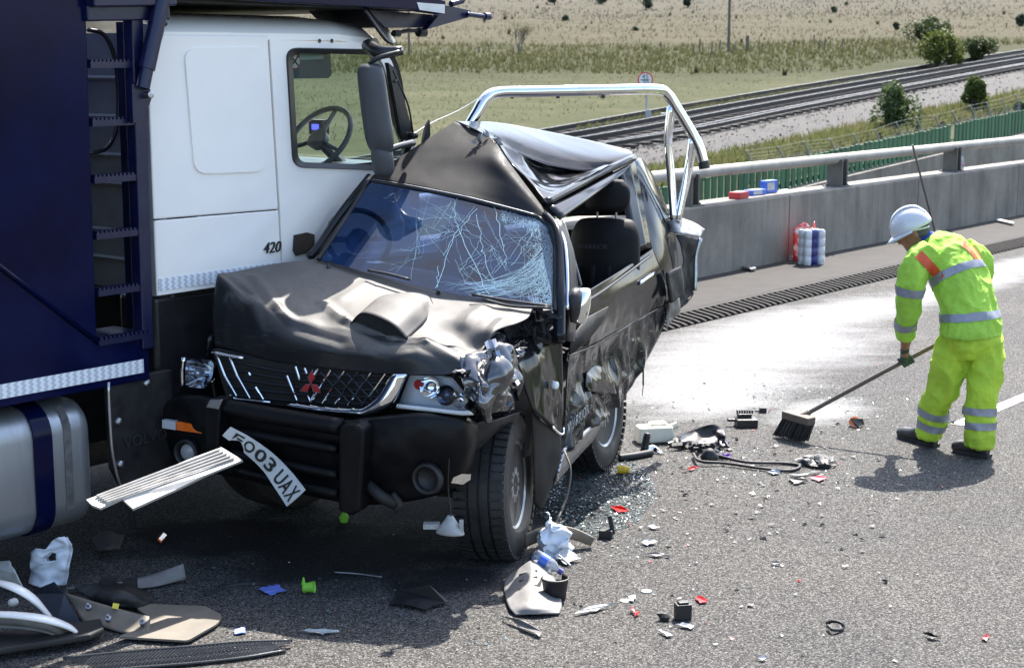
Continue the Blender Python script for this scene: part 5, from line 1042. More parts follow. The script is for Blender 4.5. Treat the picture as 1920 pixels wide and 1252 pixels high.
# ---- bumper
m_bump = M('scuffed_bumper', (.003, .003, .004), (.010, .0095, .0095), sc=6, lo=.4, hi=.8, rough=.4, spec=.2, rvar=.25, bm=.15, bsc=60)
r0 = [(300, 765, 0), (345, 742, .08), (420, 752, .1), (540, 772, .1), (640, 788, .1), (700, 782, .1), (790, 779, .08), (868, 784, .02), (896, 795, -.12)]
r1 = [(298, 802, .01), (342, 805, .11), (420, 815, .12), (540, 832, .12), (640, 850, .13), (700, 850, .15), (790, 850, .12), (868, 850, .05), (892, 842, -.1)]
r2 = [(310, 858, -.04), (350, 882, .06), (430, 892, .08), (540, 920, .08), (640, 942, .08), (700, 946, .07), (790, 936, .04), (860, 912, -.02), (885, 880, -.15)]
rb_ = [(x, y - 4, o - .12) for x, y, o in r0]
b_ = MB(); b_.patch([[FP(*q) for q in r] for r in (rb_, r0, [(x, y + 12, o + .035) for x, y, o in r0], r1, r2)], 80, 44, .016, 4, 9); bp = b_.build('bumper', m_bump, car, True); solid(bp, .01, -1)
for pts, r in (([(416, 762), (470, 772), (560, 787), (640, 800)], .045), ([(425, 808), (520, 822), (634, 842)], .026), ([(430, 848), (520, 868), (634, 890)], .024), ([(440, 880), (540, 905), (634, 925)], .022)):
    b_ = MB(); b_.tube([FP(x, y, .17) for x, y in pts], r, 12, 16); b_.build('bumper_bar', m_bump, bp, True)
for q, nm in ((((633, 806), (640, 798), (668, 796), (683, 806), (680, 860), (673, 960), (660, 966), (633, 958)), 0), (((383, 756), (392, 749), (417, 749), (413, 766), (408, 855), (384, 846)), 1)):
    b_ = MB(); b_.poly([FP(*x, .235) for x in q], .12, FN); bevel(b_.build('overrider', m_bump, bp), .018, 3)
b_ = MB(); b_.poly([FP(*x, .243) for x in ((385, 764), (393, 749), (417, 749), (409, 768))], .012, FN); bevel(b_.build('overrider_glint', m_steel, bp), .004)  # bright steel plate stands in for sun on the left overrider's worn top
b_ = MB(); b_.poly([FP(*x, .125) for x in ((304, 787), (329, 790), (329, 806), (304, 802))], .03, FN); b_.build('side_light', M('clear_grey_lens', (.45, .47, .5), rough=.2), bp)
b_ = MB(); b_.poly([FP(*x, .125) for x in ((330, 790), (379, 797), (379, 813), (330, 806))], .03, FN); bevel(b_.build('indicator', m_amber, bp), .004)
for cx, cy, r, k in ((349, 849, 24, 1), (800, 898, 26, 0)):
    c = FP(cx, cy, .13); rr_ = r / 385
    b_ = MB(); b_.lathe(c, FN, [(-.06, rr_ * .7), (-.03, rr_ * .8), (.0, rr_ * .86), (.014, rr_ * .95), (.012, rr_ * 1.12), (-.02, rr_ * 1.2)], 26); fo = b_.build('fog_lamp_housing', m_plastic, bp, True)
    b_ = MB(); b_.lathe(c - FN * (.02 if k else .05), FN, [(0, rr_ * .82), (.012, rr_ * .6), (.018, .004)], 22); b_.build('fog_lamp_lens', M('fog_glass', (.32, .33, .34), rough=.15) if k else m_void, fo, True)
b_ = MB(); b_.tube([FP(687, 905, .12), FP(715, 930, .16), FP(740, 945, .1)], .03, 7, 8); b_.tube([FP(735, 925, .1), FP(750, 945, .1), FP(742, 955, .1)], .02, 7, 8); b_.build('broken_bracket', m_grime, bp, True)
b_ = MB(); b_.tube([FP(842, 860, .1), FP(840, 910, .08), FP(846, 968, .08)], .004, 5, 10); b_.build('lamp_wire', m_trim, bp)
hl = MB(); c = FP(844, 985, .08); hl.loft([(c + Z * .05, FD, FN, .015, .015), (c + Z * .02, FD, FN, .035, .03), (c - Z * .01, FD, FN, .06, .04), (c - Z * .035, FD, FN, .075, .045), (c - Z * .042, FD, FN, .07, .04)], 14, 10); hl.box(c + FD * .06, (.02, .02, .07)); hl.box(c - FD * .10 - Z * .01, (.08, .05, .025)); hl.build('hanging_lamp', M('lamp_back', (.40, .40, .38), (.25, .25, .24), sc=20, rough=.4), bp, 40)
b_ = MB(); rn = random.Random(2); pts = [(846, 905), (850, 895), (866, 888), (881, 889), (880, 900), (868, 908)]; b_.poly([FP(x, y, .1) for x, y in pts], .012, FN); b_.build('broken_lens', m_chrome, bp)
# ---- number plate, torn and bent
pc = [[FP(*q) for q in ((432, 800, .30), (470, 820, .26), (512, 850, .24), (546, 884, .26), (573, 918, .30))], [FP(*q) for q in ((424, 808, .305), (462, 832, .265), (502, 864, .245), (530, 900, .265), (556, 934, .305))], [FP(*q) for q in ((417, 816, .31), (454, 845, .27), (490, 878, .25), (514, 912, .27), (538, 949, .31))]]
pg = pgrid(pc, 60, 16)
for i in range(16):
    for j in range(60):
        if i > 9 and 5 < j < 16: pg[i][j] = pg[9 + (i - 9) * 0][j] + (pg[i][j] - pg[9][j]) * max(0, abs(j - 10.5) / 5.5 - .2 + .15 * noise.noise(V((j, i, 0))))
b_ = MB(); b_.grid(pg); npl = b_.build('number_plate', M('plate_white', (.58, .60, .60), (.46, .48, .48), sc=12, rough=.35), bp); solid(npl, .004, 0)
def pm_(u, v):   # u 0..1 along, v 0..1 down
    x = u * 59; y = v * 15; j = min(int(x), 58); i = min(int(y), 14); fx = x - j; fy = y - i
    return (pg[i][j] * (1 - fx) + pg[i][j + 1] * fx) * (1 - fy) + (pg[i + 1][j] * (1 - fx) + pg[i + 1][j + 1] * fx) * fy
lt = MB()
for ch, u0, u1 in (('F', .10, .21), ('O', .235, .345), ('0', .365, .475), ('3', .495, .60), ('U', .665, .765), ('A', .775, .875), ('X', .885, .975)):
    vs, fs = txt(ch, 1.0, bold=.022); x0, x1 = min(v.x for v in vs), max(v.x for v in vs); y0, y1 = min(v.y for v in vs), max(v.y for v in vs)
    m2 = bpy.data.meshes.new('t'); m2.from_pydata(vs, [], fs); bm = bmesh.new(); bm.from_mesh(m2); bmesh.ops.triangulate(bm, faces=bm.faces); bmesh.ops.subdivide_edges(bm, edges=[e for e in bm.edges if e.calc_length() > .12], cuts=2); bm.verts.ensure_lookup_table()
    i0 = lt.pts([pm_(u0 + (u1 - u0) * (v.co.x - x0) / (x1 - x0), .16 + .68 * (1 - (v.co.y - y0) / (y1 - y0))) + FN * .006 for v in bm.verts])
    for f in bm.faces:
        if ch == 'F' and sum(v.co.y for v in f.verts) / len(f.verts) < y0 + .48 * (y1 - y0): continue
        lt.face([i0 + v.index for v in f.verts])
    bm.free(); bpy.data.meshes.remove(m2)
lt.build('plate_lettering', m_ink, npl, fixn=False)
# aluminium plank stuck under the front
pk = [W(162, 936, 6.98), W(290, 887, 7.28), W(356, 860, 7.46), W(415, 838, 7.62), W(455, 862, 7.60), W(385, 890, 7.40), W(330, 917, 7.26), W(249, 953, 7.04), W(228, 934, 7.06), W(188, 952, 6.95), W(172, 946, 6.96)]
b_ = MB(); b_.poly(pk, .014, V((0, -.5, .85)).normalized()); plank = b_.top('ribbed_plank', M('weathered_alloy', (.42, .405, .375), (.30, .28, .25), sc=9, rough=.5, stretch=(1, 1, 1)), 'torn pale ribbed metal plank jutting from under the wrecked pickup', 'plank')
off_ = ROOTLOC[plank.name]
for k in range(5):
    t = .12 + k * .17; a = pk[0].lerp(pk[9], t); c = pk[3].lerp(pk[4], t); b_ = MB(); b_.tube([a.lerp(c, .06) + V((0, -.004, .007)), a.lerp(c, .97) + V((0, -.004, .007))], .0055, 5); b_.build('rib', bpy.data.materials['weathered_alloy'], plank)
# ================================================================ WORKER AND BROOM
def baked(mb, voxel, smooth=4, extra=None):
    me = mb.mesh('tmp', m_whitep); o = bpy.data.objects.new('tmp', me); col.objects.link(o)
    r = o.modifiers.new('r', 'REMESH'); r.mode = 'VOXEL'; r.voxel_size = voxel
    s = o.modifiers.new('s', 'SMOOTH'); s.iterations = smooth; s.factor = .5
    bpy.context.view_layer.update(); m2 = bpy.data.meshes.new_from_object(o.evaluated_get(bpy.context.evaluated_depsgraph_get()))
    q = MB(); q.v = [v.co.copy() for v in m2.vertices]; q.f = [tuple(p.vertices) for p in m2.polygons]; q.m = [0] * len(q.f)
    bpy.data.objects.remove(o); bpy.data.meshes.remove(me); bpy.data.meshes.remove(m2); return q
def wrinkle(q, amp, sc, seed=0, st=V((1, 1, .6)), centre=None):
    bm = bmesh.new(); me = q.mesh('w', m_whitep); bm.from_mesh(me); bm.normal_update(); bm.verts.ensure_lookup_table()
    for i, v in enumerate(bm.verts):
        p = V((v.co.x * st.x, v.co.y * st.y, v.co.z * st.z)) * sc + V((seed, seed * 2, 0)); w_ = .8 * (1 - 2.6 * abs(noise.noise(p)) ** .75) + .45 * (1 - 2.4 * abs(noise.noise(p * 2.3 + V((4, 2, 1)))) ** .8)
        q.v[i] = v.co + v.normal * amp * w_
    bm.free(); bpy.data.meshes.remove(me); return q
person = thing('person', 'worker in yellow hi-vis suit and white helmet bending to sweep the road', 'person', V((2.95, 10.45, 0)))
Fd = V((-.65, .76, 0)).normalized(); Rt = V((.76, .65, 0)).normalized()
def lean(deg): return Fd * math.cos(R(deg)) - Z * math.sin(R(deg))
m_skin = M('skin', (.30, .14, .09), (.24, .105, .07), sc=25, rough=.5)
m_hv = M('hi_vis_yellow', (.36, .62, .06), (.24, .42, .045), lo=.4, hi=.85, sc=4, rough=.8, bm=.5, bsc=16, bd=.03)
m_hvt = M('hi_vis_trousers', (.44, .62, .04), (.28, .40, .035), lo=.4, hi=.85, sc=4, rough=.8, bm=.5, bsc=14, bd=.03)
m_ref = M('reflective_band', (.28, .285, .32), (.22, .225, .26), sc=30, rough=.45, metal=.3)
m_org = M('orange_band', (.62, .09, .02), (.52, .07, .02), sc=18, rough=.6)
jsec = [(W(1822, 628, 10.42), Rt, lean(0), .238, .186), (W(1818, 600, 10.43), Rt, lean(4), .224, .174), (W(1813, 570, 10.46), Rt, lean(14), .207, .162), (W(1801, 528, 10.51), Rt, lean(30), .214, .162), (W(1785, 492, 10.58), Rt, lean(44), .218, .152), (W(1768, 468, 10.63), Rt, lean(54), .190, .118), (W(1750, 455, 10.66), Rt, lean(58), .10, .082)]
sL = [W(1742, 476, 10.50), W(1716, 500, 10.44), W(1707, 545, 10.43), W(1702, 590, 10.48), W(1699, 632, 10.54)]
sR = [W(1806, 470, 10.74), W(1836, 498, 10.84), W(1822, 565, 10.92), W(1788, 622, 10.80)]
lL = [W(1808, 622, 10.44), W(1790, 655, 10.45), W(1774, 710, 10.45), W(1755, 762, 10.52), W(1741, 816, 10.57)]
lR = [W(1838, 622, 10.42), W(1846, 660, 10.39), W(1844, 715, 10.34), W(1838, 770, 10.32), W(1835, 838, 10.30)]
HdC = W(1714, 437, 10.68); Hf = V((-.86, .22, -.46)).normalized(); Hs = Hf.cross(Z).normalized(); Hu = Hs.cross(Hf).normalized()   # Hs: his right
bd = MB()
bd.loft([(HdC + Hu * -.112 + Hf * .058, Hs, Hf, .026, .030), (HdC + Hu * -.10 + Hf * .05, Hs, Hf, .042, .045), (HdC + Hu * -.07 + Hf * .022, Hs, Hf, .060, .078), (HdC + Hu * -.035 + Hf * .008, Hs, Hf, .068, .094), (HdC, Hs, Hf, .073, .100), (HdC + Hu * .045, Hs, Hf, .074, .102), (HdC + Hu * .09, Hs, Hf, .062, .085), (HdC + Hu * .118, Hs, Hf, .03, .04)], 24, 22)
bd.loft([(HdC + Hf * .094 + Hu * .022, Hs, Hf, .008, .010), (HdC + Hf * .104 + Hu * .0, Hs, Hf, .011, .014), (HdC + Hf * .112 - Hu * .022, Hs, Hf, .016, .020), (HdC + Hf * .098 - Hu * .034, Hs, Hf, .014, .012)], 10)
bd.loft([(HdC + Hf * .092 - Hu * .048, Hs, Hf, .024, .012), (HdC + Hf * .09 - Hu * .058, Hs, Hf, .026, .013), (HdC + Hf * .084 - Hu * .068, Hs, Hf, .022, .011)], 10)
for s in (-1, 1): bd.loft([(HdC + Hs * s * .074 - Hu * .035, Hs, Hf, .008, .012), (HdC + Hs * s * .080 - Hu * .01, Hs, Hf, .010, .020), (HdC + Hs * s * .082 + Hu * .018, Hs, Hf, .010, .022), (HdC + Hs * s * .076 + Hu * .035, Hs, Hf, .006, .012)], 10)
bd.tube([HdC - Hu * .05 - Hf * .03, W(1738, 455, 10.67), W(1752, 462, 10.66)], [.056, .060, .07], 14, 8)
bd.loft([(c, x, y, a * .8, b2 * .8) for c, x, y, a, b2 in jsec], 20, 14)
hL = W(1697, 668, 10.625); hR = W(1776, 634, 10.70)
bd.tube(sL + [W(1697, 652, 10.60), hL], [.06, .055, .048, .045, .040, .030, .026], 12, 24); bd.tube(sR + [hR], [.06, .055, .048, .04, .03], 12, 20)
bd.tube(lL, [.09, .085, .07, .055, .045], 12, 16); bd.tube(lR, [.09, .085, .07, .055, .045], 12, 16)
baked(bd, .009, 3).build('body', m_skin, person, True)
# eyes, brow and cropped hair
for s in (-1, 1): b_ = MB(); b_.lathe(HdC + Hs * s * .033 + Hf * .088 + Hu * .012, Hf, [(0, .010), (.005, .008), (.007, .002)], 8); b_.build('eye', m_ink, person)
m_hair = M('grey_hair', (.10, .09, .085), (.05, .045, .04), sc=60, rough=.9)
for s in (-1, 1): b_ = MB(); b_.tube([HdC + Hs * s * .018 + Hf * .098 + Hu * .028, HdC + Hs * s * .05 + Hf * .086 + Hu * .03], .006, 5); b_.build('eyebrow', m_hair, person)
b_ = MB(); b_.loft([(HdC - Hf * .028 + Hu * -.04, Hs, Hf, .066, .074), (HdC - Hf * .022 + Hu * .0, Hs, Hf, .077, .084), (HdC - Hf * .016 + Hu * .05, Hs, Hf, .079, .092), (HdC - Hf * .01 + Hu * .08, Hs, Hf, .07, .085)], 20, 10); b_.build('hair', m_hair, person, True)
# helmet
m_helm = M('helmet_white', (.62, .63, .65), (.55, .56, .58), sc=8, rough=.28, coat=.4)
hc = HdC + Hu * .056 + Hf * .000; b_ = MB(); prof = [(-.030, 1.0), (-.010, 1.02), (.02, .99), (.05, .92), (.08, .79), (.10, .63), (.115, .42), (.123, .18), (.125, .02)]
b_.loft([(hc + Hu * h, Hs, Hf, .117 * k, .140 * k) for h, k in prof], 30); hm = b_.build('helmet', m_helm, person, True)
b_ = MB(); br1 = []; br2 = []
for k in range(25):
    an = PI * (k / 24) ; d = Hs * math.cos(an) * .121 + Hf * math.sin(an) * .142; e_ = Hs * math.cos(an) * .128 + Hf * (math.sin(an) * .192); br1.append(hc + d - Hu * .022); br2.append(hc + e_ - Hu * (.036 + .012 * math.sin(an)))
b_.grid([br1, br2]); solid(b_.build('peak', m_helm, hm, True), .006)
for s in (-.035, 0, .035):
    b_ = MB(); b_.tube([hc + Hs * s + Hf * .13 + Hu * .035, hc + Hs * s + Hf * .08 + Hu * .102, hc + Hs * s + Hu * .127, hc + Hs * s - Hf * .08 + Hu * .104, hc + Hs * s - Hf * .125 + Hu * .04], .007, 6, 18); b_.build('helmet_ridge', m_helm, hm, True)
b_ = MB(); b_.tube([HdC + Hs * .078 + Hu * .03 + Hf * .01, HdC + Hs * .07 - Hf * .06 + Hu * .012, HdC - Hf * .10 + Hu * .0, HdC - Hs * .07 - Hf * .06 + Hu * .012, HdC - Hs * .082 + Hu * .03 + Hf * .01], .012, 6, 16, flat=.5); b_.build('helmet_harness', m_whitep, hm, True)
# collar
b_ = MB(); cN = W(1736, 452, 10.67); nx = (HdC - W(1752, 462, 10.66)).normalized(); cx = nx.cross(Rt).normalized()
b_.loft([(W(1752, 461, 10.66), Rt, cx, .092, .085), (W(1744, 455, 10.665), Rt, cx, .080, .074), (W(1735, 448, 10.67), Rt, cx, .078, .072)], 20, 8); b_.build('collar', M('royal_blue_cloth', (.02, .05, .34), (.015, .035, .24), sc=20, rough=.85), person, True)
# jacket and trousers
jk = MB(); jk.loft(jsec, 28, 30); jk.tube(sL, [.094, .092, .084, .074, .064], 18, 22); jk.tube(sR, [.092, .09, .078, .062], 18, 18)
jk = wrinkle(baked(jk, .0105, 3), .015, 7.0, 2); jo = jk.build('jacket', m_hv, person, True); bvj = bvh_of(jk)
tr = MB(); tr.loft([(W(1824, 606, 10.43), Rt, Fd, .195, .150), (W(1824, 625, 10.43), Rt, Fd, .205, .158), (W(1824, 650, 10.42), Rt, Fd, .195, .150), (W(1822, 668, 10.42), Rt, Fd, .15, .12)], 24, 10)
tr.tube(lL, [.125, .124, .108, .096, .088], 18, 24); tr.tube(lR, [.125, .120, .108, .098, .086], 18, 24)
tr = wrinkle(baked(tr, .0105, 3), .018, 5.5, 5, V((1, 1, .8))); to = tr.build('trousers', m_hvt, person, True); bvt_ = bvh_of(tr)
# folded hem edge of the jacket
def ring_band(name, c, x, y, a, b2, w, mat, parent, ax):
    b_ = MB(); b_.loft([(c - ax * w / 2, x, y, a, b2), (c - ax * w / 4, x, y, a * 1.012, b2 * 1.012), (c + ax * w / 4, x, y, a * 1.012, b2 * 1.012), (c + ax * w / 2, x, y, a, b2)], 40)
    bvx = bvj if parent.name.startswith('jacket') else bvt_
    for v in b_.v:
        h = bvx.find_nearest(v)[0]; r_ = v - c; r_ -= ax * r_.dot(ax); hr = h - c; hr -= ax * hr.dot(ax)
        rd = r_.normalized(); hit = bvx.ray_cast(c + ax * (v - c).dot(ax) + rd * .6, -rd, .7)[0] if 0 else None
        v[:] = h + rd * .007
    b2_ = MB(); b2_.v = b_.v; b2_.f = [f for f in b_.f if len(f) == 4]; b2_.m = [0] * len(b2_.f)
    return b2_.build(name, mat, parent, True)
def drape(name, bv, line, w, mat, parent, n=30, lift=.007):
    # a strip of given pixel half-height lying on the garment along a pixel line
    C_ = curve([V((x, y, 0)) for x, y in line], n); top = []; bot = []; mid = []
    for k, p in enumerate(C_):
        t = (C_[min(k + 1, n - 1)] - C_[max(k - 1, 0)]).normalized(); s = V((-t.y, t.x, 0)) * w; a, c = p - s, p + s; top.append(on(bv, a.x, a.y, lift)); bot.append(on(bv, c.x, c.y, lift)); mid.append(on(bv, p.x, p.y, lift + .002))
    b_ = MB(); b_.grid([top, mid, bot]); return b_.build(name, mat, parent, True)
def band_on(name, secs, t, w, mat, parent, grow=1.045):
    cs = curve([q[0] for q in secs], 41); xs = curve([V(q[1]) for q in secs], 41); ys = curve([V(q[2]) for q in secs], 41); rr = curve([V((q[3], q[4], 0)) for q in secs], 41); k = int(t * 40)
    ax = (cs[min(k + 1, 40)] - cs[max(k - 1, 0)]).normalized(); return ring_band(name, cs[k], xs[k], ys[k], rr[k].x * grow, rr[k].y * grow, w, mat, parent, ax)
band_on('reflective_band', jsec, .235, .055, m_ref, jo, 1.04)
band_on('reflective_band', jsec, .56, .055, m_ref, jo, 1.035)
def tube_band(name, path, rad, t, w, mat, parent, g=.008):
    P_ = curve(path, 41); k = int(t * 40); ax = (P_[min(k + 1, 40)] - P_[max(k - 1, 0)]).normalized(); x = ax.cross(V((0, 1, .01))).normalized(); y = ax.cross(x); m_ = len(rad) - 1; f = t * m_; i = min(int(f), m_ - 1); r = rad[i] + (rad[i + 1] - rad[i]) * (f - i) + g
    return ring_band(name, P_[k], x, y, r, r, w, mat, parent, ax)
tube_band('reflective_band', sL, [.094, .092, .084, .074, .064], .50, .055, m_ref, jo, .009); tube_band('reflective_band', sL, [.094, .092, .084, .074, .064], .86, .05, m_ref, jo, .009)
for t in (.80, .915):
    tube_band('reflective_band', lL, [.125, .124, .108, .096, .088], t, .048, m_ref, to, .010); tube_band('reflective_band', lR, [.125, .120, .108, .098, .086], t - .045, .048, m_ref, to, .010)
drape('orange_strap', bvj, [(1722, 476), (1736, 490), (1750, 506), (1763, 523)], 9, m_org, jo, 14)
drape('orange_strap', bvj, [(1805, 456), (1818, 464), (1830, 478), (1836, 490)], 6, m_org, jo, 12)
# boots
m_boot = M('black_boot', (.016, .015, .015), (.04, .037, .034), sc=14, rough=.5, bm=.2, bsc=80)
for hp, tp, an in ((G(1754, 838), G(1684, 818), lL[-1]), (G(1853, 858), G(1803, 848), lR[-1])):
    d = (tp - hp).normalized(); s = d.cross(Z); L = max((tp - hp).length, .27); tp = hp + d * L
    b_ = MB(); b_.loft([(hp + Z * .05, s, Z, .030, .045), (hp + d * .04 + Z * .055, s, Z, .042, .055), (hp + d * L * .4 + Z * .06, s, Z, .043, .058), (hp + d * L * .62 + Z * .048, s, Z, .050, .046), (hp + d * L * .85 + Z * .042, s, Z, .050, .040), (hp + d * L * .98 + Z * .036, s, Z, .030, .030)], 16, 18); b_.tube([hp + d * .07 + Z * .06, V((an.x, an.y, .2)) * .5 + (hp + d * .07 + Z * .2) * .5], [.05, .055], 14)
    bo = baked(b_, .008, 2).build('boot', m_boot, person, True)
    so2 = MB(); so2.poly([hp - d * .012 + s * k * w_ + Z * .004 + d * q for q, w_, k in ((0, .03, 1), (.05, .044, 1), (L * .45, .04, 1), (L * .75, .053, 1), (L * .95, .04, 1), (L * 1.02, 0, 1), (L * .95, .04, -1), (L * .75, .053, -1), (L * .45, .04, -1), (.05, .044, -1), (0, .03, -1))], .02, -Z); so2.build('sole', m_rubber, bo)
# broom
B0 = W(1506, 779, 10.80); B1 = W(1786, 630, 10.68); hd = (B1 - B0).normalized()
broom = thing('broom', 'long handled broom with black bristles held by the worker', 'broom', V((B0.x, B0.y, 0)))
m_wood = M('worn_wood', (.13, .10, .08), (.07, .056, .045), sc=20, rough=.7, stretch=(1, 1, 6))
b_ = MB(); b_.tube([B0 - hd * .02, B0.lerp(B1, .5) + Z * .006, B1 + hd * .06], .0155, 10, 14); b_.build('handle', m_wood, broom, True)
ba = V((.62, -.78, -.05)).normalized(); bc = W(1497, 783, 10.78); bw_ = ba.cross(Z).normalized()
b_ = MB(); b_.box(bc, (.24, .085, .055), Matrix((ba, bw_, ba.cross(bw_))).transposed()); b_.tube([bc + hd * .02, B0 + hd * .05], .022, 8); bevel(b_.build('broom_head', m_wood, broom), .012, 3)
b_ = MB(); rn = random.Random(8)
for k in range(900):
    a, c = rn.uniform(-.115, .115), rn.uniform(-.042, .042); p = bc + ba * a + bw_ * c - Z * .02; e_ = V((p.x - .03 + rn.uniform(-.012, .012) + ba.x * a * .12 - .02, p.y + rn.uniform(-.012, .012) + ba.y * a * .12, .012 + rn.random() * .02)); s = V((rn.uniform(-1, 1), rn.uniform(-1, 1), 0)).normalized() * .004; i = b_.pts((p - s, p + s, e_ + s * .7, e_ - s * .7)); b_.face((i, i + 1, i + 2, i + 3))
o = b_.build('bristles', M('black_bristle', (.02, .019, .018), (.045, .04, .036), sc=40, rough=.8), broom, fixn=False); o['kind'] = 'stuff'
# gloves closed round the handle
m_glove = M('green_glove', (.02, .045, .04), (.035, .07, .06), sc=22, rough=.7)
for wr, tq, s in ((W(1697, 655, 10.60), .70, 1), (W(1790, 622, 10.79), .955, -1)):
    c = B0.lerp(B1, tq); up = (wr - c).normalized(); up = (up - hd * up.dot(hd)).normalized(); sd = hd.cross(up); g_ = MB()
    g_.loft([(wr + (wr - c).normalized() * .02, hd, sd, .032, .030), (c + up * .070, hd, sd, .034, .026), (c + up * .045, hd, sd, .042, .024), (c + up * .026, hd, sd, .040, .018)], 14, 10)
    for k, (o_, L) in enumerate(((-.034, .9), (-.012, 1.0), (.011, .97), (.032, .82))):
        base = c + hd * o_; pts = [base + up * .040 + sd * .012]
        for a in (20, 70, 120, 170, 215): a = R(90 - a * L) ; pts.append(base + (up * math.sin(a) + sd * math.cos(a)) * .029)
        g_.tube(pts, [.0125, .0120, .0115, .0110, .0100, .0085], 8, 14)
    g_.tube([c - hd * .030 + up * .05, c - hd * .046 + up * .028 - sd * .020, c - hd * .036 + up * .0 - sd * .028, c - hd * .022 - up * .020 - sd * .016], [.014, .0135, .012, .0095], 8, 10)
    baked(g_, .0045, 2).build('glove', m_glove, person, True)
# ================================================================ THINGS ON THE PARAPET, LOOSE DEBRIS
def gp(L): return [G(q[0], q[1], q[2] if len(q) > 2 else .004) for q in L]
JR = random.Random(77)
def jag(P_, k=4, amp=.07):
    out = []
    for i in range(len(P_)):
        a, c = P_[i], P_[(i + 1) % len(P_)]; d = c - a; s = d.cross(Z)
        for j in range(k): t = j / k; out.append(a + d * (t + (JR.uniform(-.08, .08) if j else 0)) + s * (JR.uniform(-amp, amp) if j else 0) + Z * (JR.uniform(0, .05) * d.length if j else 0))
    return out
def plate(name, label, cat, pts, mat, th=.006, group=None, amp=0):
    P_ = jag(gp(pts)); b_ = MB(); b_.poly([p + Z * th for p in P_], th, None)
    o = b_.top(name, mat, label, cat, group=group); return o
def strip(name, label, cat, pts, r, mat, group=None, flat=1.0, sm=20, n=8):
    b_ = MB(); b_.tube(gp(pts), r, n, sm, flat=flat); return b_.top(name, mat, label, cat, group=group, smooth=True)
m_bluecard = M('blue_card', (.16, .22, .62), rough=.5); m_lime = M('lime_plastic', (.22, .55, .06), rough=.35); m_purple = M('purple_cloth', (.16, .04, .45), rough=.7); m_yel = M('yellow_plastic', (.62, .42, .02), rough=.4)
# --- roll pack and red bag by the wall
pk = thing('bottle_pack', 'shrink wrapped white pack with dark blue stripe standing by the parapet', 'pack', G(1522, 497, VZ)); pb = G(1525, 496, VZ)
ex = (U * .92 - N * .38).normalized(); ey = Z.cross(ex); m_shr = M('shrink_wrap', (.86, .87, .88), (.74, .75, .78), sc=18, rough=.2, coat=.5, bm=.3, bsc=40, bd=.01); m_nav = M('navy_print', (.03, .04, .22), rough=.3)
for i in range(3):
    for j in range(2):
        for k in range(4):
            c = pb + ex * (-.10 + i * .10) + ey * (j * .10) + Z * (.055 + k * .108); b_ = MB(); b_.lathe(c - Z * .054, Z, [(0, .045), (.012, .052), (.096, .052), (.108, .045)], 16); b_.build('roll', m_nav if i == 1 and j == 0 else m_shr, pk, 40)
b_ = MB(); bx = pb + ey * .05 + Z * .22; b_.box(bx, (.305, .205, .435), Matrix((ex, ey, Z)).transposed()); wl_ = bevel(b_.build('wrapping', glass('pack_film', (.98, .98, .99), .5, .0), pk), .03, 3)
rbg = MB(); c0 = NP(1500, 470, 9.93); c0.z = VZ + .01; rw_ = [[c0 + U * x * (1 + .1 * z) + Z * z + N * (.05 + .12 * math.sin(PI * (x + .26) / .5) * (1 - .3 * z)) * -1 for x in (-.26, -.13, 0, .12, .24)] for z in (0, .14, .3, .42)]
rw_[3] = [p + Z * (.06 if k % 2 else -.02) for k, p in enumerate(rw_[3])]
rbg.patch(rw_, 22, 20, .03, 9, 3); o = rbg.top('carrier_bag', M('red_packet', (.55, .02, .025), (.62, .60, .58), sc=5, lo=.5, hi=.6, rough=.3, coat=.3), 'crumpled red and white packet leaning against the parapet', 'bag', smooth=True); solid(o, .012)
b_ = MB(); a = G(1482, 488, VZ) + Z * .03; b_.tube([a, a + U * .12 + Z * .0], [.028, .03], 10); b_.tube([a + U * .12, a + U * .17], [.014, .012], 8); b_.top('plastic_bottle', m_clear, 'clear plastic bottle lying at the foot of the red packet', 'bottle', smooth=40)
# --- boxes on the parapet top
def wallbox(name, label, px, py, L, D, H_, yaw, mats, n=10.22):
    p = PLN(px, py, V((0, 0, .905)), Z); r_ = Matrix.Rotation(yaw, 3, 'Z') @ Matrix((U, N, Z)).transposed(); t = thing(name, label, 'box', p)
    b_ = MB(); b_.box(p + Z * (H_ / 2 + .002), (L, D, H_), r_); o = bevel(b_.build('carton', mats[0], t), .006); 
    b_ = MB(); b_.box(p + Z * (H_ * .55) + r_ @ V((-L * .1, -D / 2 - .001, 0)), (L * .6, .003, H_ * .6), r_); b_.build('print_panel', mats[1], t)
    b_ = MB(); b_.box(p + Z * (H_ + .004) + r_ @ V((L * .05, 0, 0)), (L * .7, D * .6, .003), r_); b_.build('print_panel', mats[2], t); return t, p, r_
m_cr = M('red_card', (.48, .02, .03), rough=.4); m_cb = M('blue_print_card', (.03, .09, .50), (.08, .2, .6), sc=10, rough=.4); m_cw = M('white_card', (.50, .50, .50), (.36, .36, .35), sc=20, rough=.6); m_cl = M('light_blue_card', (.25, .45, .72), rough=.4)
wallbox('carton', 'small red carton with pale top on the parapet', 1385, 372, .28, .15, .08, .12, (m_cr, m_cr, m_cw))
wallbox('carton', 'flat blue and white carton between red and tall cartons', 1415, 366, .30, .14, .07, -.1, (m_cb, m_cw, m_cw))
wallbox('carton', 'taller blue and white carton standing on the parapet', 1441, 362, .27, .10, .16, -.05, (m_cb, m_cw, m_cl))
b_ = MB(); p = PLN(1470, 357, V((0, 0, .907)), Z); b_.poly([p, p + U * .18, p + U * .2 + N * .1, p + N * .08], .004, Z); b_.top('card_flap', m_cw, 'torn white card lying beside the cartons on parapet', 'card')
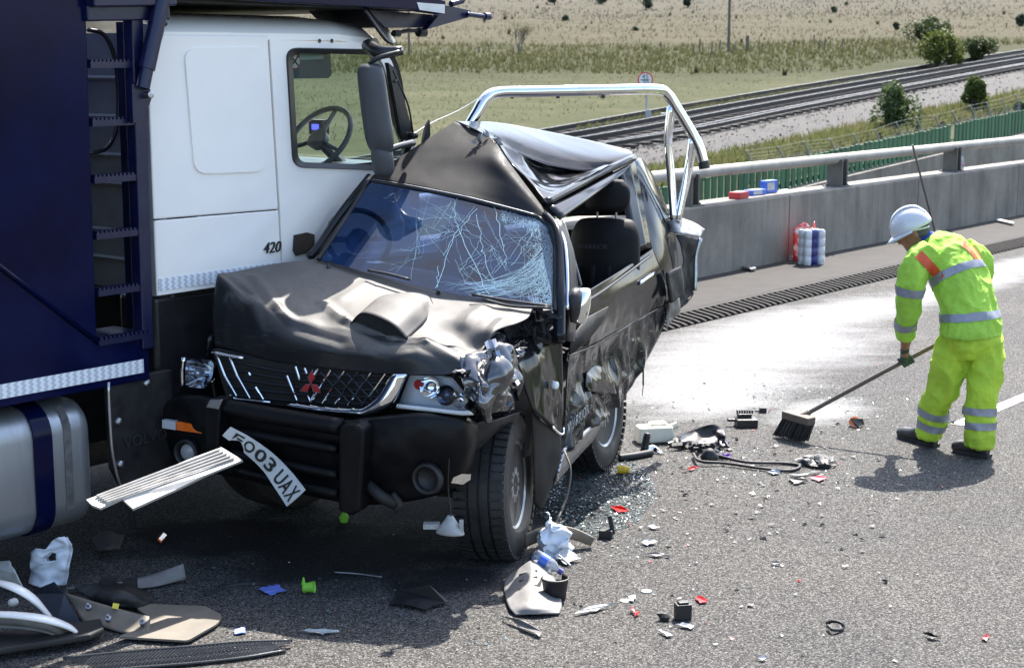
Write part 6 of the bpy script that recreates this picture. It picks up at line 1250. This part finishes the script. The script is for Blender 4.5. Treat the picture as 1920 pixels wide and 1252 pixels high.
b_ = MB(); p = PLN(1556, 346, V((0, 0, .92)), Z); b_.box(p, (.14, .06, .03), Matrix((U, N, Z)).transposed()); b_.tube([p + U * .05, p + U * .1], .02, 7); b_.top('small_wrapper', M('brown_wrapper', (.20, .09, .06), rough=.5), 'small brown wrapper on top of the parapet', 'wrapper')
p = PLN(1803, 319, V((0, 0, .907)), Z); wb = thing('water_bottle', 'clear drinks bottle standing against the right parapet post', 'bottle', p)
b_ = MB(); b_.lathe(p, Z, [(0, .028), (.005, .034), (.06, .035), (.13, .035), (.17, .028), (.20, .014), (.225, .013)], 16); b_.build('bottle_body', m_clear, wb, 40)
b_ = MB(); b_.lathe(p, Z, [(.06, .036), (.115, .036)], 16); b_.build('bottle_label', M('pink_label', (.60, .22, .30), (.3, .4, .7), sc=14, rough=.4), wb); b_ = MB(); b_.lathe(p, Z, [(.222, .015), (.245, .015)], 12); b_.build('cap', m_cb, wb)
# --- leaning broom
lb = thing('leaning_broom', 'dirty broom propped upright against the concrete parapet', 'broom', G(1762, 446, VZ)); t0 = NP(1711, 272, 9.98); t1 = G(1754, 437, VZ + .05)
b_ = MB(); b_.tube([t0, t1], .016, 8); b_.build('handle', m_wood, lb); b_ = MB(); b_.box(t1 + U * .05 - Z * .0, (.30, .09, .05), Matrix.Rotation(.3, 3, 'Z') @ Matrix((U, N, Z)).transposed()); bevel(b_.build('broom_head', M('dirty_head', (.07, .055, .045), rough=.9), lb), .01)
b_ = MB(); rn = random.Random(4)
for k in range(160):
    q = t1 + U * rn.uniform(-.1, .2) + N * rn.uniform(-.05, .05) - Z * .015; e_ = q + V((rn.uniform(-.04, .04), rn.uniform(-.04, .04), 0)); e_.z = VZ + .005; s = V((rn.uniform(-1, 1), rn.uniform(-1, 1), 0)).normalized() * .005; i = b_.pts((q - s, q + s, e_ + s, e_ - s)); b_.face((i, i + 1, i + 2, i + 3))
o = b_.build('bristles', bpy.data.materials['dirty_head'], lb, fixn=False); o['kind'] = 'stuff'
def vplate(name, label, cat, pts, mat, th=.006):
    b_ = MB(); b_.poly([G(x, y, VZ + .003 + th) for x, y in pts], th); return b_.top(name, mat, label, cat)
vplate('metal_scrap', 'grey metal scrap on the verge below the parapet', 'scrap', ((1393, 502), (1402, 498), (1418, 505), (1408, 507)), m_steel, .02)
vplate('white_offcut', 'thin white strip lying on the verge at far right', 'strip', ((1868, 414), (1872, 412), (1902, 419), (1899, 421)), m_whitep, .02)
# --- shaded pile at lower left
b_ = MB(); bgY = 7.62
def BW(x, y, dy=0): return W(x, y, bgY + dy)
outer = [(50, 1110), (54, 1085), (55, 1052), (66, 1042), (88, 1041), (97, 1028), (112, 1018), (123, 1017), (132, 1030), (131, 1050), (124, 1085), (119, 1108), (90, 1113)]
b_.poly([BW(*q) for q in outer], .0, V((0, -1, 0)), [[BW(*q, 0) for q in ((84, 1058), (94, 1048), (107, 1050), (108, 1061), (92, 1064))][::-1]])
bm = bmesh.new(); me = b_.mesh('x', m_bag); bm.from_mesh(me); bmesh.ops.triangulate(bm, faces=bm.faces); bmesh.ops.subdivide_edges(bm, edges=bm.edges, cuts=4, use_grid_fill=True); bm.verts.ensure_lookup_table()
q = MB(); q.v = [v.co + V((0, .03 * noise.noise(v.co * 14) + .02 * (1 - 2 * abs(noise.noise(v.co * 22))) - .02 * math.cos((v.co.x + 2.25) * 16), 0)) for v in bm.verts]; q.f = [tuple(v.index for v in f.verts) for f in bm.faces]; q.m = [0] * len(q.f); bm.free()
q2 = MB(); q2.v = q.v + [v + V((.006, .03, -.012)) for v in q.v]; q2.f = q.f + [tuple(i + len(q.v) for i in f) for f in q.f]; q2.m = [0] * len(q2.f)
mz = min(v.z for v in q2.v); q2.v = [v - Z * (mz - .003) for v in q2.v]
o = q2.top('carrier_bag', m_bag, 'white plastic carrier bag standing open beside the lorry tank', 'bag', smooth=True); solid(o, .004)
plate('white_offcut_sheet', 'flat white panel corner at the lower left picture edge', 'panel', [(-40, 1060, .12), (18, 1053, .16), (30, 1075, .12), (46, 1108, .03), (0, 1095, .03), (-40, 1090, .03)], m_cw, .008)
bump_ = thing('bumper_section', 'broken white bumper corner with curved rims in lower left corner', 'bumper', G(40, 1190))
for pts, r, mt in (([(-40, 1083, .2), (20, 1098, .22), (62, 1122, .16), (96, 1158, .05)], [.02, .03, .028, .016], m_white), ([(-60, 1150, .16), (20, 1152, .17), (85, 1160, .15), (130, 1175, .09), (153, 1194, .03)], [.026, .030, .034, .028, .012], m_white), ([(-60, 1170, .10), (40, 1174, .10), (95, 1184, .07), (118, 1200, .03)], [.02, .024, .022, .02], m_greypl)):
    b_ = MB(); b_.tube(gp(pts), r, 10, 26, flat=.45); b_.build('rim', mt, bump_, True)
b_ = MB(); b_.grid([gp([(-60, 1155, .15), (20, 1158, .16), (85, 1166, .14), (135, 1182, .06)]), gp([(-60, 1172, .09), (40, 1178, .09), (95, 1188, .06), (125, 1202, .02)])]); solid(b_.build('inner_skin', m_greypl, bump_, True), .006)
b_ = MB(); b_.poly([p + Z * .03 for p in gp([(-60, 1212), (100, 1196), (190, 1180), (196, 1200), (170, 1212), (-60, 1250)])], .03); bevel(b_.build('backing', m_grime, bump_), .01)
b_ = MB(); b_.poly(gp([(50, 1112, .12), (102, 1090, .20), (122, 1112, .14), (150, 1165, .02), (110, 1160, .03)]), .008); b_.build('dark_flap', M('slate_plastic', (.022, .026, .04), rough=.4), bump_)
b_ = MB(); b_.lathe(G(28, 1128, .1), V((-.3, -.9, .2)), [(0, .02), (.03, .018), (.04, .008)], 10); b_.build('clip', m_whitep, bump_)
mudp = thing('mudguard_panel', 'tan mudguard panel with three bolts lying inside up', 'panel', G(270, 1170))
b_ = MB(); b_.patch([gp(r) for r in ([(120, 1110, .10), (165, 1124, .08), (225, 1142, .06), (280, 1156, .05)], [(140, 1140, .04), (180, 1150, .035), (235, 1165, .03), (281, 1175, .03)], [(156, 1165, .012), (200, 1177, .012), (240, 1187, .012), (275, 1192, .012)])], 20, 10, .004, 6); solid(b_.build('curved_flange', m_tan, mudp, True), .008)
b_ = MB(); op = rr_px([(250, 1134), (385, 1139), (418, 1157), (408, 1172), (352, 1204), (220, 1196), (282, 1176), (282, 1160), (262, 1148)], 8, 4); b_.poly([G(p.x, p.y, .016) for p in op], .010); b_.build('flat_skin', m_tan, mudp)
for x, y, z in ((166, 1139, .07), (203, 1160, .055), (267, 1167, .05)):
    b_ = MB(); b_.lathe(G(x, y, z), V((.1, -.6, .8)), [(-.01, .014), (.012, .014), (.013, .007), (.035, .006)], 9); b_.build('bolt', m_steel, mudp)
b_ = MB(); b_.patch([gp([(125, 1102, .05), (200, 1095, .04), (280, 1078, .05), (344, 1056, .10)]), gp([(130, 1112, .01), (205, 1106, .01), (285, 1100, .012), (349, 1085, .02)])], 24, 5, .003, 6); o = b_.top('trim_strip', m_greypl, 'long curved grey trim strip behind the tan mudguard', 'strip', smooth=True); solid(o, .006)
blk = thing('black_housing', 'black plastic housing with small yellow label beside tan mudguard', 'housing', G(215, 1130)); b_ = MB()
b_.patch([gp(r) for r in ([(140, 1100, .05), (190, 1093, .09), (235, 1095, .10), (285, 1112, .04)], [(165, 1120, .06), (205, 1112, .10), (250, 1118, .08), (282, 1128, .03)], [(195, 1140, .02), (220, 1138, .04), (250, 1138, .03), (262, 1144, .01)])], 22, 16, .02, 9); solid(b_.build('shell', m_plastic, blk, True), .008)
b_ = MB(); b_.poly(gp([(212, 1130, .085), (224, 1132, .08), (221, 1142, .066), (210, 1140, .07)]), .002); b_.build('label', M('yellow_label', (.62, .52, .06), rough=.5), blk)
for x, y in ((205, 1092), (244, 1095)): b_ = MB(); b_.box(G(x, y, .10), (.06, .05, .05)); b_.build('lug', m_plastic, blk)
# woven grille strip
gs = thing('mesh_grille', 'long black mesh grille strip on sunlit road at bottom edge', 'grille', G(340, 1230)); mt_ = gp([(118, 1233, .05), (230, 1222, .05), (340, 1213, .05), (450, 1203, .045), (548, 1200, .03)]); mb_ = gp([(140, 1262, .012), (250, 1252, .012), (360, 1243, .012), (460, 1232, .012), (535, 1219, .012)])
for L in (mt_, mb_): b_ = MB(); b_.tube(L, .008, 6, 24); b_.build('frame', m_trim, gs, True)
b_ = MB(); T_ = curve(mt_, 61); B_ = curve(mb_, 61)
for k in range(-8, 61):
    for s in (0, 1):
        a, c = (k, k + 8) if s else (k + 8, k)
        if 0 <= a <= 60 and 0 <= c <= 60: b_.tube([T_[a], (T_[a] + B_[c]) / 2 + Z * .004, B_[c]], .003, 4)
for f_ in (.25, .5, .75): b_.tube([a.lerp(c, f_) for a, c in zip(T_, B_)][::4], .003, 4)
o = b_.build('lattice', m_trim, gs, fixn=False); o['kind'] = 'stuff'
# small coloured bits in the shade
plate('blue_card', 'small pale blue card on shaded road below the bumper', 'card', [(484, 1105), (515, 1096), (537, 1108), (507, 1117)], m_bluecard, .003)
b_ = MB(); c = G(577, 1112, .0); b_.lathe(c + V((-.02, 0, .03)), V((1, -.1, .12)), [(0, .026), (.006, .028), (.006, .022), (.05, .028), (.055, .030), (.052, .026)], 16); b_.tube([c + V((-.02, 0, .05)), c + V((-.018, -.01, .085))], [.012, .004], 6); b_.top('plastic_spout', m_lime, 'lime green plastic spout standing on the shaded road', 'spout', smooth=40)
plate('amber_fragment', 'orange lens fragment under the lorry step', 'fragment', [(295, 1014, .03), (303, 1003, .03), (311, 1008, .01), (301, 1021, .01)], m_amber, .01)
b_ = MB(); b_.patch([gp([(172, 1010, .06), (200, 995, .09), (232, 1005, .04)]), gp([(185, 1035, .03), (205, 1030, .07), (225, 1030, .03)])], 14, 10, .02, 9); o = b_.top('rubber_flap', M('brown_rubber', (.06, .05, .045), rough=.8), 'dull brown curled rubber flap under the lorry tank', 'flap', smooth=True); solid(o, .012)
strip('wire_piece', 'thin straight wire on the shaded road below the bumper', 'wire', [(626, 1072), (670, 1075), (716, 1081)], .004, m_steel)
plate('dark_liner_piece', 'crumpled dark plastic liner in the shade by the front wheel', 'liner', [(730, 1135), (768, 1082, .05), (805, 1100, .08), (842, 1130), (800, 1146)], m_plastic, .006)
plate('clear_splinter', 'long clear plastic splinter on the shaded road near grille strip', 'splinter', [(562, 1183), (600, 1181, .012), (637, 1184), (605, 1191)], m_clear, .004)
strip('rubber_seal', 'curved black rubber seal on the shaded road under bumper', 'seal', [(385, 1115), (430, 1098), (480, 1094), (520, 1100)], .012, m_rubber)
plate('tiny_sheet', 'small dull blue plastic sheet right of tan mudguard', 'sheet', [(438, 1182), (460, 1177), (462, 1187), (440, 1190)], m_bluecard, .003)
b_ = MB(); p = G(645, 978, .0); b_.loft([(p, V((1, 0, 0)), V((0, 1, 0)), .02, .02), (p + Z * .03, V((1, 0, 0)), V((0, 1, 0)), .03, .03), (p + Z * .06, V((1, 0, 0)), V((0, 1, 0)), .01, .01)], 10); b_.top('plastic_stopper', m_lime, 'green plastic cap deep in the shade beneath the bumper', 'cap')
# --- by the front wheel
ut = thing('undertray_piece', 'pale grey slotted undertray piece lying by the front tyre', 'undertray', G(1000, 1120)); rows = [gp(r) for r in ([(975, 1064, .05), (1000, 1050, .09), (1025, 1056, .05)], [(948, 1087, .02), (998, 1080, .055), (1042, 1090, .02)], [(946, 1112, .012), (998, 1108, .05), (1050, 1114, .015)], [(955, 1138, .02), (1000, 1134, .05), (1053, 1136, .02)], [(966, 1152, .01), (1006, 1151, .02), (1049, 1150, .01)])]
b_ = MB(); b_.patch(rows, 26, 30, .008, 10); tr_ = b_.build('sheet', m_greypl, ut, True); solid(tr_, .006); bvt = bvh_of(b_)
for y in (1073, 1085, 1101):
    b_ = MB(); b_.tube([on(bvt, 974, y + 5, .006), on(bvt, 1007, y - 3, .006)], .011, 6, flat=.6); b_.build('slot', m_void, ut)
b_ = MB(); b_.poly([on(bvt, *q, .006) for q in ((962, 1146), (968, 1134), (998, 1128), (1002, 1138), (984, 1152))], .002); b_.build('recess', m_void, ut)
b_ = MB(); c = G(1052, 1122); b_.grid([[c + V((math.cos(a) * r_ - .03, math.sin(a) * r_, z)) for a in [R(x) for x in range(-170, 61, 16)]] for z, r_ in ((.005, .05), (.05, .055), (.10, .062), (.11, .07))]); o = b_.top('air_duct', m_plastic, 'black curved duct piece standing beside the slotted undertray', 'duct', smooth=True); solid(o, .008)
wb = thing('drink_bottle', 'crushed clear drink bottle with blue label beside the front tyre', 'bottle', G(1025, 1055)); a = G(1004, 1040, .11); c = G(1044, 1066, .05); ax = (c - a)
b_ = MB(); b_.lathe(a, ax, [(-.01, .024), (0, .033), (ax.length * .7, .034), (ax.length * .85, .03), (ax.length, .016), (ax.length + .02, .013)], 16); b_.build('bottle_body', glass('bottle_plastic', (.85, .88, .92), 1.0, .05, ((.75, .78, .85), .5, 9)), wb, 40)
b_ = MB(); b_.lathe(a, ax, [(.03, .0345), (.075, .0348)], 16); b_.build('bottle_label', m_cb, wb); b_ = MB(); b_.lathe(a, ax, [(ax.length + .012, .017), (ax.length + .035, .017)], 12); b_.build('cap', m_nav, wb)
kb = MB(); c = G(1037, 1040); kb.loft([(c, V((1, 0, 0)), V((0, 1, 0)), .08, .07), (c + Z * .05, V((1, 0, 0)), V((0, 1, 0)), .085, .07), (c + Z * .12, V((1, 0, 0)), V((0, 1, 0)), .07, .05), (c + Z * .18 + V((-.01, 0, 0)), V((1, 0, 0)), V((0, 1, 0)), .03, .03), (c + Z * .20 + V((-.015, 0, 0)), V((1, 0, 0)), V((0, 1, 0)), .014, .014), (c + Z * .23 + V((-.02, 0, 0)), V((1, 0, 0)), V((0, 1, 0)), .025, .012)], 40, 36)
for k, v in enumerate(kb.v): v += V((fbm(v * 16), fbm(v * 16 + V((5, 0, 0))), .5 * fbm(v * 16 + V((0, 9, 0))))) * .045
kb.top('knotted_bag', m_bag, 'knotted white plastic bag behind the drink bottle', 'bag', smooth=True)
b_ = MB(); b_.patch([gp([(985, 1000, .13), (1030, 985, .14), (1075, 990, .12), (1115, 1008, .06)]), gp([(985, 1025, .04), (1030, 1008, .06), (1072, 1010, .05), (1108, 1022, .01)])], 24, 6, .004, 6); o = b_.top('arch_moulding', m_tan, 'curved tan moulding strip behind the knotted bag', 'moulding', smooth=True); solid(o, .008)
plate('white_sheet', 'torn white plastic sheet right of the knotted bag', 'sheet', [(1040, 1045, .02), (1060, 1028, .05), (1090, 1048, .012), (1062, 1060, .006)], m_cw, .004)
strip('white_straw', 'thin white stick lying beside the drink bottle cap', 'stick', [(1048, 1040, .04), (1070, 1060, .01)], .005, m_cw)
plate('plastic_sliver', 'long grey plastic sliver in the sun below the undertray', 'sliver', [(944, 1156, .012), (975, 1164, .03), (1018, 1188, .01), (1012, 1196, .004), (975, 1178, .004)], m_greypl, .006)
plate('frosted_splinter', 'translucent curved blade of plastic on the road right of undertray', 'blade', [(1076, 1153), (1105, 1138, .02), (1158, 1133), (1118, 1147)], M('frosted_plastic', (.40, .39, .36), rough=.4), .004)
for x, y, r_, mt, lab in ((1212, 1109, .026, m_cw, 'round white plastic disc on the sunlit road'), (1172, 1127, .024, m_cream, 'round cream disc beside a torn white scrap')):
    b_ = MB(); b_.lathe(G(x, y), Z, [(0, r_), (.006, r_), (.007, r_ * .8), (.005, r_ * .7)], 20); b_.top('plastic_disc', mt, lab, 'disc')
plate('white_scrap', 'torn white scrap touching the cream disc', 'scrap', [(1178, 1120), (1192, 1117), (1188, 1129), (1178, 1127)], m_cw, .004)
b_ = MB(); c = G(1280, 1160); b_.box(c + Z * .04, (.075, .05, .075), Matrix.Rotation(.2, 3, 'Z')); b_.box(c + Z * .082, (.05, .035, .012), Matrix.Rotation(.2, 3, 'Z')); bevel(b_.top('relay_box', m_plastic, 'small square black relay box on the open road', 'relay'), .004)
b_ = MB(); c = G(1246, 1162); b_.loft([(c + Z * .002, V((1, 0, 0)), V((0, 1, 0)), .02, .02), (c + Z * .02, V((1, 0, 0)), V((0, 1, 0)), .03, .025), (c + Z * .035, V((1, 0, 0)), V((0, 1, 0)), .012, .012)], 8); b_.box(c + V((-.02, 0, .03)), (.03, .015, .012)); b_.top('rubber_bung', m_rubber, 'small black rubber bung left of the relay box', 'bung')
b_ = MB(); c = G(1136, 1008); b_.box(c + Z * .025, (.075, .05, .045), Matrix.Rotation(-.2, 3, 'Z')); b_.box(c + V((.03, .015, .07)), (.025, .02, .11), Matrix.Rotation(-.2, 3, 'Y')); bevel(b_.top('black_bracket', m_plastic, 'upright black bracket on the glass strewn shadow edge', 'bracket'), .005)
b_ = MB(); c = G(1168, 888); b_.lathe(c + V((-.035, .0, .028)), V((1, -.1, 0)), [(0, .02), (.002, .026), (.05, .027), (.052, .022), (.075, .02)], 16); b_.top('yellow_reel', m_yel, 'small yellow plastic cylinder on the shaded broken glass', 'cylinder', smooth=40)
# --- debris heap behind the pickup
tk = thing('washer_tank', 'cream plastic washer fluid tank lying beside the debris heap', 'tank', G(1228, 830)); c = G(1226, 828); rt_ = Matrix.Rotation(R(12), 3, 'Z')
b_ = MB(); b_.box(c + Z * .062, (.27, .16, .11), rt_, .86); b_.box(c + rt_ @ V((.03, .01, .125)), (.14, .1, .03), rt_, .8); bevel(b_.build('tank_body', m_cream, tk), .022, 3); b_ = MB(); b_.tube([c + rt_ @ V((.11, -.02, .1)), c + rt_ @ V((.16, -.03, .12))], .024, 12); b_.build('neck', m_cream, tk)
mp_ = thing('mirror_fragment', 'black mirror stalk with a bright silver blade in front of tank', 'mirror', G(1215, 850)); b_ = MB(); c = G(1208, 850); b_.tube([c + Z * .01, c + V((.005, 0, .06)), c + V((.02, .0, .14))], [.03, .026, .022], 10, 8); b_.build('stalk', m_plastic, mp_, True); b_ = MB(); b_.patch([gp([(1210, 838, .05), (1225, 834, .05), (1243, 848, .012)]), gp([(1208, 845, .02), (1222, 846, .015), (1240, 851, .006)])], 10, 6); solid(b_.build('silver_blade', m_chrome, mp_, True), .006)
strip('black_bar', 'short black rubber bar in front of the washer tank', 'bar', [(1160, 858, .022), (1190, 854, .024), (1222, 848, .022)], .024, m_rubber)
b_ = MB(); b_.patch([gp(r) for r in ([(1268, 818, .03), (1300, 805, .10), (1335, 795, .13), (1360, 805, .08)], [(1275, 828, .05), (1305, 820, .06), (1335, 812, .07), (1360, 818, .07)], [(1280, 838, .01), (1310, 836, .02), (1340, 832, .02), (1360, 828, .01)])], 24, 18, .012, 8); o = b_.top('black_cowling', m_plastic, 'curved black plastic cowling on the debris heap', 'cowling', smooth=True); solid(o, .008)
rn = random.Random(21); b_ = MB()
for k in range(60):
    x, y = rn.gauss(1310, 32), rn.gauss(836, 7); p = G(x, y, rn.uniform(.003, .03)); r_ = Euler((rn.uniform(-.6, .6), rn.uniform(-.6, .6), rn.uniform(0, 6))).to_matrix(); b_.box(p + Z * .01, (rn.uniform(.02, .09), rn.uniform(.01, .035), rn.uniform(.006, .02)), r_)
tag(add('broken_plastic', b_.mesh('broken_plastic', m_plastic)), 'heap of splintered black plastic bits under the cowling', 'debris', kind='stuff')
bb = thing('black_module', 'squarish black control module lying on the white powder', 'module', G(1398, 802)); b_ = MB(); c = G(1398, 802); r_ = Matrix.Rotation(.06, 3, 'Z'); b_.box(c + V((.01, .05, .03)), (.15, .12, .06), r_); b_.box(c + V((.0, .08, .075)), (.10, .06, .03), r_); b_.box(c + V((-.09, .06, .045)), (.07, .03, .02), r_); bevel(b_.build('case', m_plastic, bb), .006)
for k in range(7): b_ = MB(); b_.box(c + V((-.05 + k * .018, .09, .1)), (.01, .03, .025)); b_.build('fin', m_plastic, bb)
b_ = MB(); c = G(1430, 773); b_.box(c + Z * .02, (.05, .04, .035)); b_.tube([c + V((-.06, 0, .01)), c + V((.05, 0, .008))], .006, 6); b_.top('black_plug', m_plastic, 'small black plug beside the control module on the powder', 'plug')
for q, lab in (((1358, 858), 'purple cloth flower beside the black cable loop'), ((1357, 836), 'purple cloth scrap half under the black cowling')):
    rn = random.Random(int(q[0])); b_ = MB(); c = G(*q)
    for k in range(9):
        a = rn.uniform(0, 2 * PI); d = V((math.cos(a), math.sin(a), rn.uniform(.2, .9))) * rn.uniform(.03, .05); s = d.cross(Z).normalized() * .02; i = b_.pts((c, c + d * .6 + s, c + d, c + d * .6 - s)); b_.face((i, i + 1, i + 2, i + 3))
    o = b_.top('purple_rosette', m_purple, lab, 'cloth'); solid(o, .004)
strip('cable_loop', 'long thin loop of black cable on the road behind pickup', 'cable', [(1300, 850, .03), (1312, 864, .03), (1360, 868, .02), (1430, 878, .015), (1480, 882, .012), (1500, 873, .012), (1470, 868, .012), (1400, 866, .02), (1355, 856, .025), (1325, 848, .03)], .010, m_rubber, sm=60)
b_ = MB(); c = G(1330, 864); b_.loft([(c + Z * .004, V((1, 0, 0)), V((0, 1, 0)), .05, .04), (c + Z * .03, V((1, 0, 0)), V((0, 1, 0)), .06, .045), (c + Z * .07, V((1, 0, 0)), V((0, 1, 0)), .035, .03), (c + Z * .085, V((1, 0, 0)), V((0, 1, 0)), .012, .01)], 12, 12); b_.top('rubber_boot', m_rubber, 'round black rubber boot at the start of cable loop', 'boot', smooth=True)
b_ = MB(); b_.patch([gp([(1488, 862, .03), (1515, 853, .05), (1548, 852, .04), (1566, 866, .01)]), gp([(1500, 868, .02), (1520, 866, .03), (1545, 868, .04), (1568, 872, .01)]), gp([(1512, 874, .006), (1528, 874, .02), (1545, 876, .01), (1560, 877, .005)])], 26, 16, .025, 12, 3, ridge=True); o = b_.top('crumpled_strap', m_plastic, 'crumpled black strap near the broom shadow', 'strap'); solid(o, .006)
ol_ = thing('amber_lamp', 'small orange indicator lamp near the broom head', 'lamp', G(1602, 800)); c = G(1602, 800); b_ = MB(); b_.lathe(c + V((0, 0, .035)), V((-.1, -.9, .4)), [(-.05, .02), (-.03, .038), (.0, .04), (.004, .03)], 18); b_.build('lens', m_amber, ol_, 40); b_ = MB(); b_.lathe(c + V((0, -.005, .037)), V((-.1, -.9, .4)), [(0, .016), (.012, .012)], 14); b_.build('bulb', m_yel, ol_); b_ = MB(); b_.patch([gp([(1595, 785, .07), (1617, 784, .06)]), gp([(1608, 800, .01), (1620, 795, .01)])], 6, 5); solid(b_.build('shroud', m_plastic, ol_), .008)
for i, (pts, mt, lab) in enumerate((
    ([(1439, 885), (1462, 879, .03), (1463, 888), (1450, 891)], M('pale_grey_shard', (.30, .33, .37), rough=.3), 'pale grey triangular shard below the cable loop'),
    ([(1519, 897), (1538, 892, .02), (1551, 898), (1535, 904)], M('pink_lens', (.75, .25, .26), rough=.25), 'pink lens shard right of the dark shard pair'),
    ([(1479, 899), (1505, 896, .02), (1515, 904), (1488, 909)], m_plastic, 'dark flat plastic shard beside the pink shard'),
    ([(1470, 892), (1500, 888, .012), (1540, 886), (1500, 893)], m_greypl, 'long thin grey sliver above the pink shard'),
    ([(1288, 881), (1300, 875, .02), (1310, 877), (1296, 883)], m_red, 'bright red lens shard below the rubber boot'),
    ([(1146, 951, .006), (1165, 950, .02), (1180, 959), (1160, 962)], m_red, 'bright red lens shard in the glass strewn shadow'),
    ([(1304, 1121), (1316, 1119, .015), (1327, 1130), (1312, 1132)], m_red, 'red and white shard alone on open road'),
    ([(1840, 1197), (1850, 1189, .02), (1856, 1194), (1848, 1203)], M('coral_shard', (.75, .2, .18), rough=.3), 'coral red shard near the lower right corner'),
    ([(1265, 1172), (1285, 1170, .012), (1302, 1175), (1295, 1181)], m_cw, 'bright white flat shard in front of the relay box'),
    ([(1232, 1183), (1240, 1182, .01), (1262, 1193), (1250, 1195)], m_cw, 'thin white splinter left of the relay box shard'),
    ([(1200, 1018), (1218, 1012, .02), (1236, 1018), (1214, 1024)], m_cw, 'ragged pale scrap beyond the tan moulding strip'),
    ([(1211, 1040), (1228, 1037, .015), (1248, 1041), (1230, 1045)], m_greypl, 'grey flat scrap on sunlit road beyond the bottle'),
    ([(1213, 988), (1224, 985, .012), (1238, 991), (1224, 993)], m_cw, 'small white chip above the ragged pale scrap'),
    ([(1730, 1188), (1742, 1187, .02), (1764, 1198), (1748, 1200)], m_rubber, 'flat black rubber shard toward the lower right'),
    ([(1445, 1057), (1455, 1053, .015), (1463, 1058), (1452, 1061)], m_greypl, 'small grey chip alone in the middle of the road'),
    ([(1577, 1063), (1588, 1060, .01), (1592, 1064), (1582, 1065)], m_greypl, 'tiny grey chip right of the middle of road'),
    ([(1422, 1236), (1430, 1228, .02), (1437, 1236), (1430, 1240)], m_cw, 'small white chip near the bottom edge'),
    ([(1183, 1140, .008), (1192, 1152), (1200, 1147, .01), (1190, 1158)], m_red, 'small dark red chip left of the rubber bung'))):
    plate('lens_shard' if mt in (m_red,) else 'plastic_shard', lab, 'shard', pts, mt, .004, group='shards scattered on the road')
strip('coiled_clip', 'small coiled black clip alone on the lower right road', 'clip', [(1550, 1168, .01), (1562, 1164, .03), (1578, 1168, .03), (1580, 1178, .01), (1562, 1180, .02), (1552, 1172, .02)], .008, m_rubber, sm=24)
# --- broken glass and tiny fragments
def inpoly(x, y, P_):
    k = False
    for i in range(len(P_)):
        (x1, y1), (x2, y2) = P_[i], P_[i - 1]
        if (y1 > y) != (y2 > y) and x < (x2 - x1) * (y - y1) / (y2 - y1) + x1: k = not k
    return k
rn = random.Random(31)
def frag(name, lab, cnt, place, s0, s1, mat, hmax=.012):
    b_ = MB()
    for _ in range(cnt):
        x, y = place(); p = G(x, y); s = rn.uniform(s0, s1); z0 = .002; a = rn.uniform(0, 6.28); A = []
        for k in range(3): a += rn.uniform(1.4, 2.6); A.append(p + V((math.cos(a) * s, math.sin(a) * s, z0 + rn.random() * min(hmax, s))))
        A.append(p + V((rn.uniform(-.3, .3) * s, rn.uniform(-.3, .3) * s, s * rn.uniform(.4, .9)))); i = b_.pts(A)
        for t in ((0, 1, 2), (0, 1, 3), (1, 2, 3), (2, 0, 3)): b_.face([i + q for q in t])
    return tag(add(name, b_.mesh(name, mat)), lab, 'fragments', kind='stuff')
m_gl = M('glass_crumb', (.12, .165, .17), (.07, .10, .105), sc=30, rough=.12, spec=.6)
gpoly = [(1010, 960), (1060, 875), (1150, 850), (1215, 880), (1232, 930), (1190, 985), (1110, 1008), (1030, 1000)]
def pg():
    while True:
        x, y = rn.uniform(1000, 1300), rn.uniform(835, 1020)
        if inpoly(x, y, gpoly): return x, y
frag('glass_fragments', 'crumbs of shattered window glass in the shadow behind the front wheel', 5200, pg, .003, .010, m_gl)
def pr(): 
    c = rn.choice(((1300, 850, 90, 22), (1440, 880, 110, 30), (1600, 800, 120, 30), (1150, 1010, 80, 30), (1450, 735, 90, 12), (1560, 745, 90, 12), (1680, 900, 90, 25))); return rn.gauss(c[0], c[2]), max(640, rn.gauss(c[1], c[3]))
frag('glass_fragments', 'thin scatter of glass crumbs around the debris and broom', 3800, pr, .003, .008, m_gl)
def pa(): return rn.uniform(1000, 1920), rn.uniform(640, 1250)
frag('red_fragments', 'tiny red lens chips strewn across the road', 34, lambda: (rn.gauss(1350, 200), rn.gauss(930, 130)), .006, .016, m_red, .01)
frag('white_fragments', 'tiny pale plastic chips strewn across the road', 120, lambda: (rn.gauss(1350, 220), rn.gauss(960, 150)), .005, .016, M('dull_chip', (.42, .42, .40), (.28, .28, .27), sc=40, rough=.6), .01)
frag('black_fragments', 'tiny black plastic chips strewn across the road', 260, lambda: (rn.gauss(1380, 190), rn.gauss(870, 100)), .006, .026, m_plastic, .016)
frag('shade_fragments', 'small pale chips glinting on the shaded road at left', 220, lambda: (rn.uniform(230, 960), rn.uniform(1000, 1215)), .004, .014, m_gl, .01)
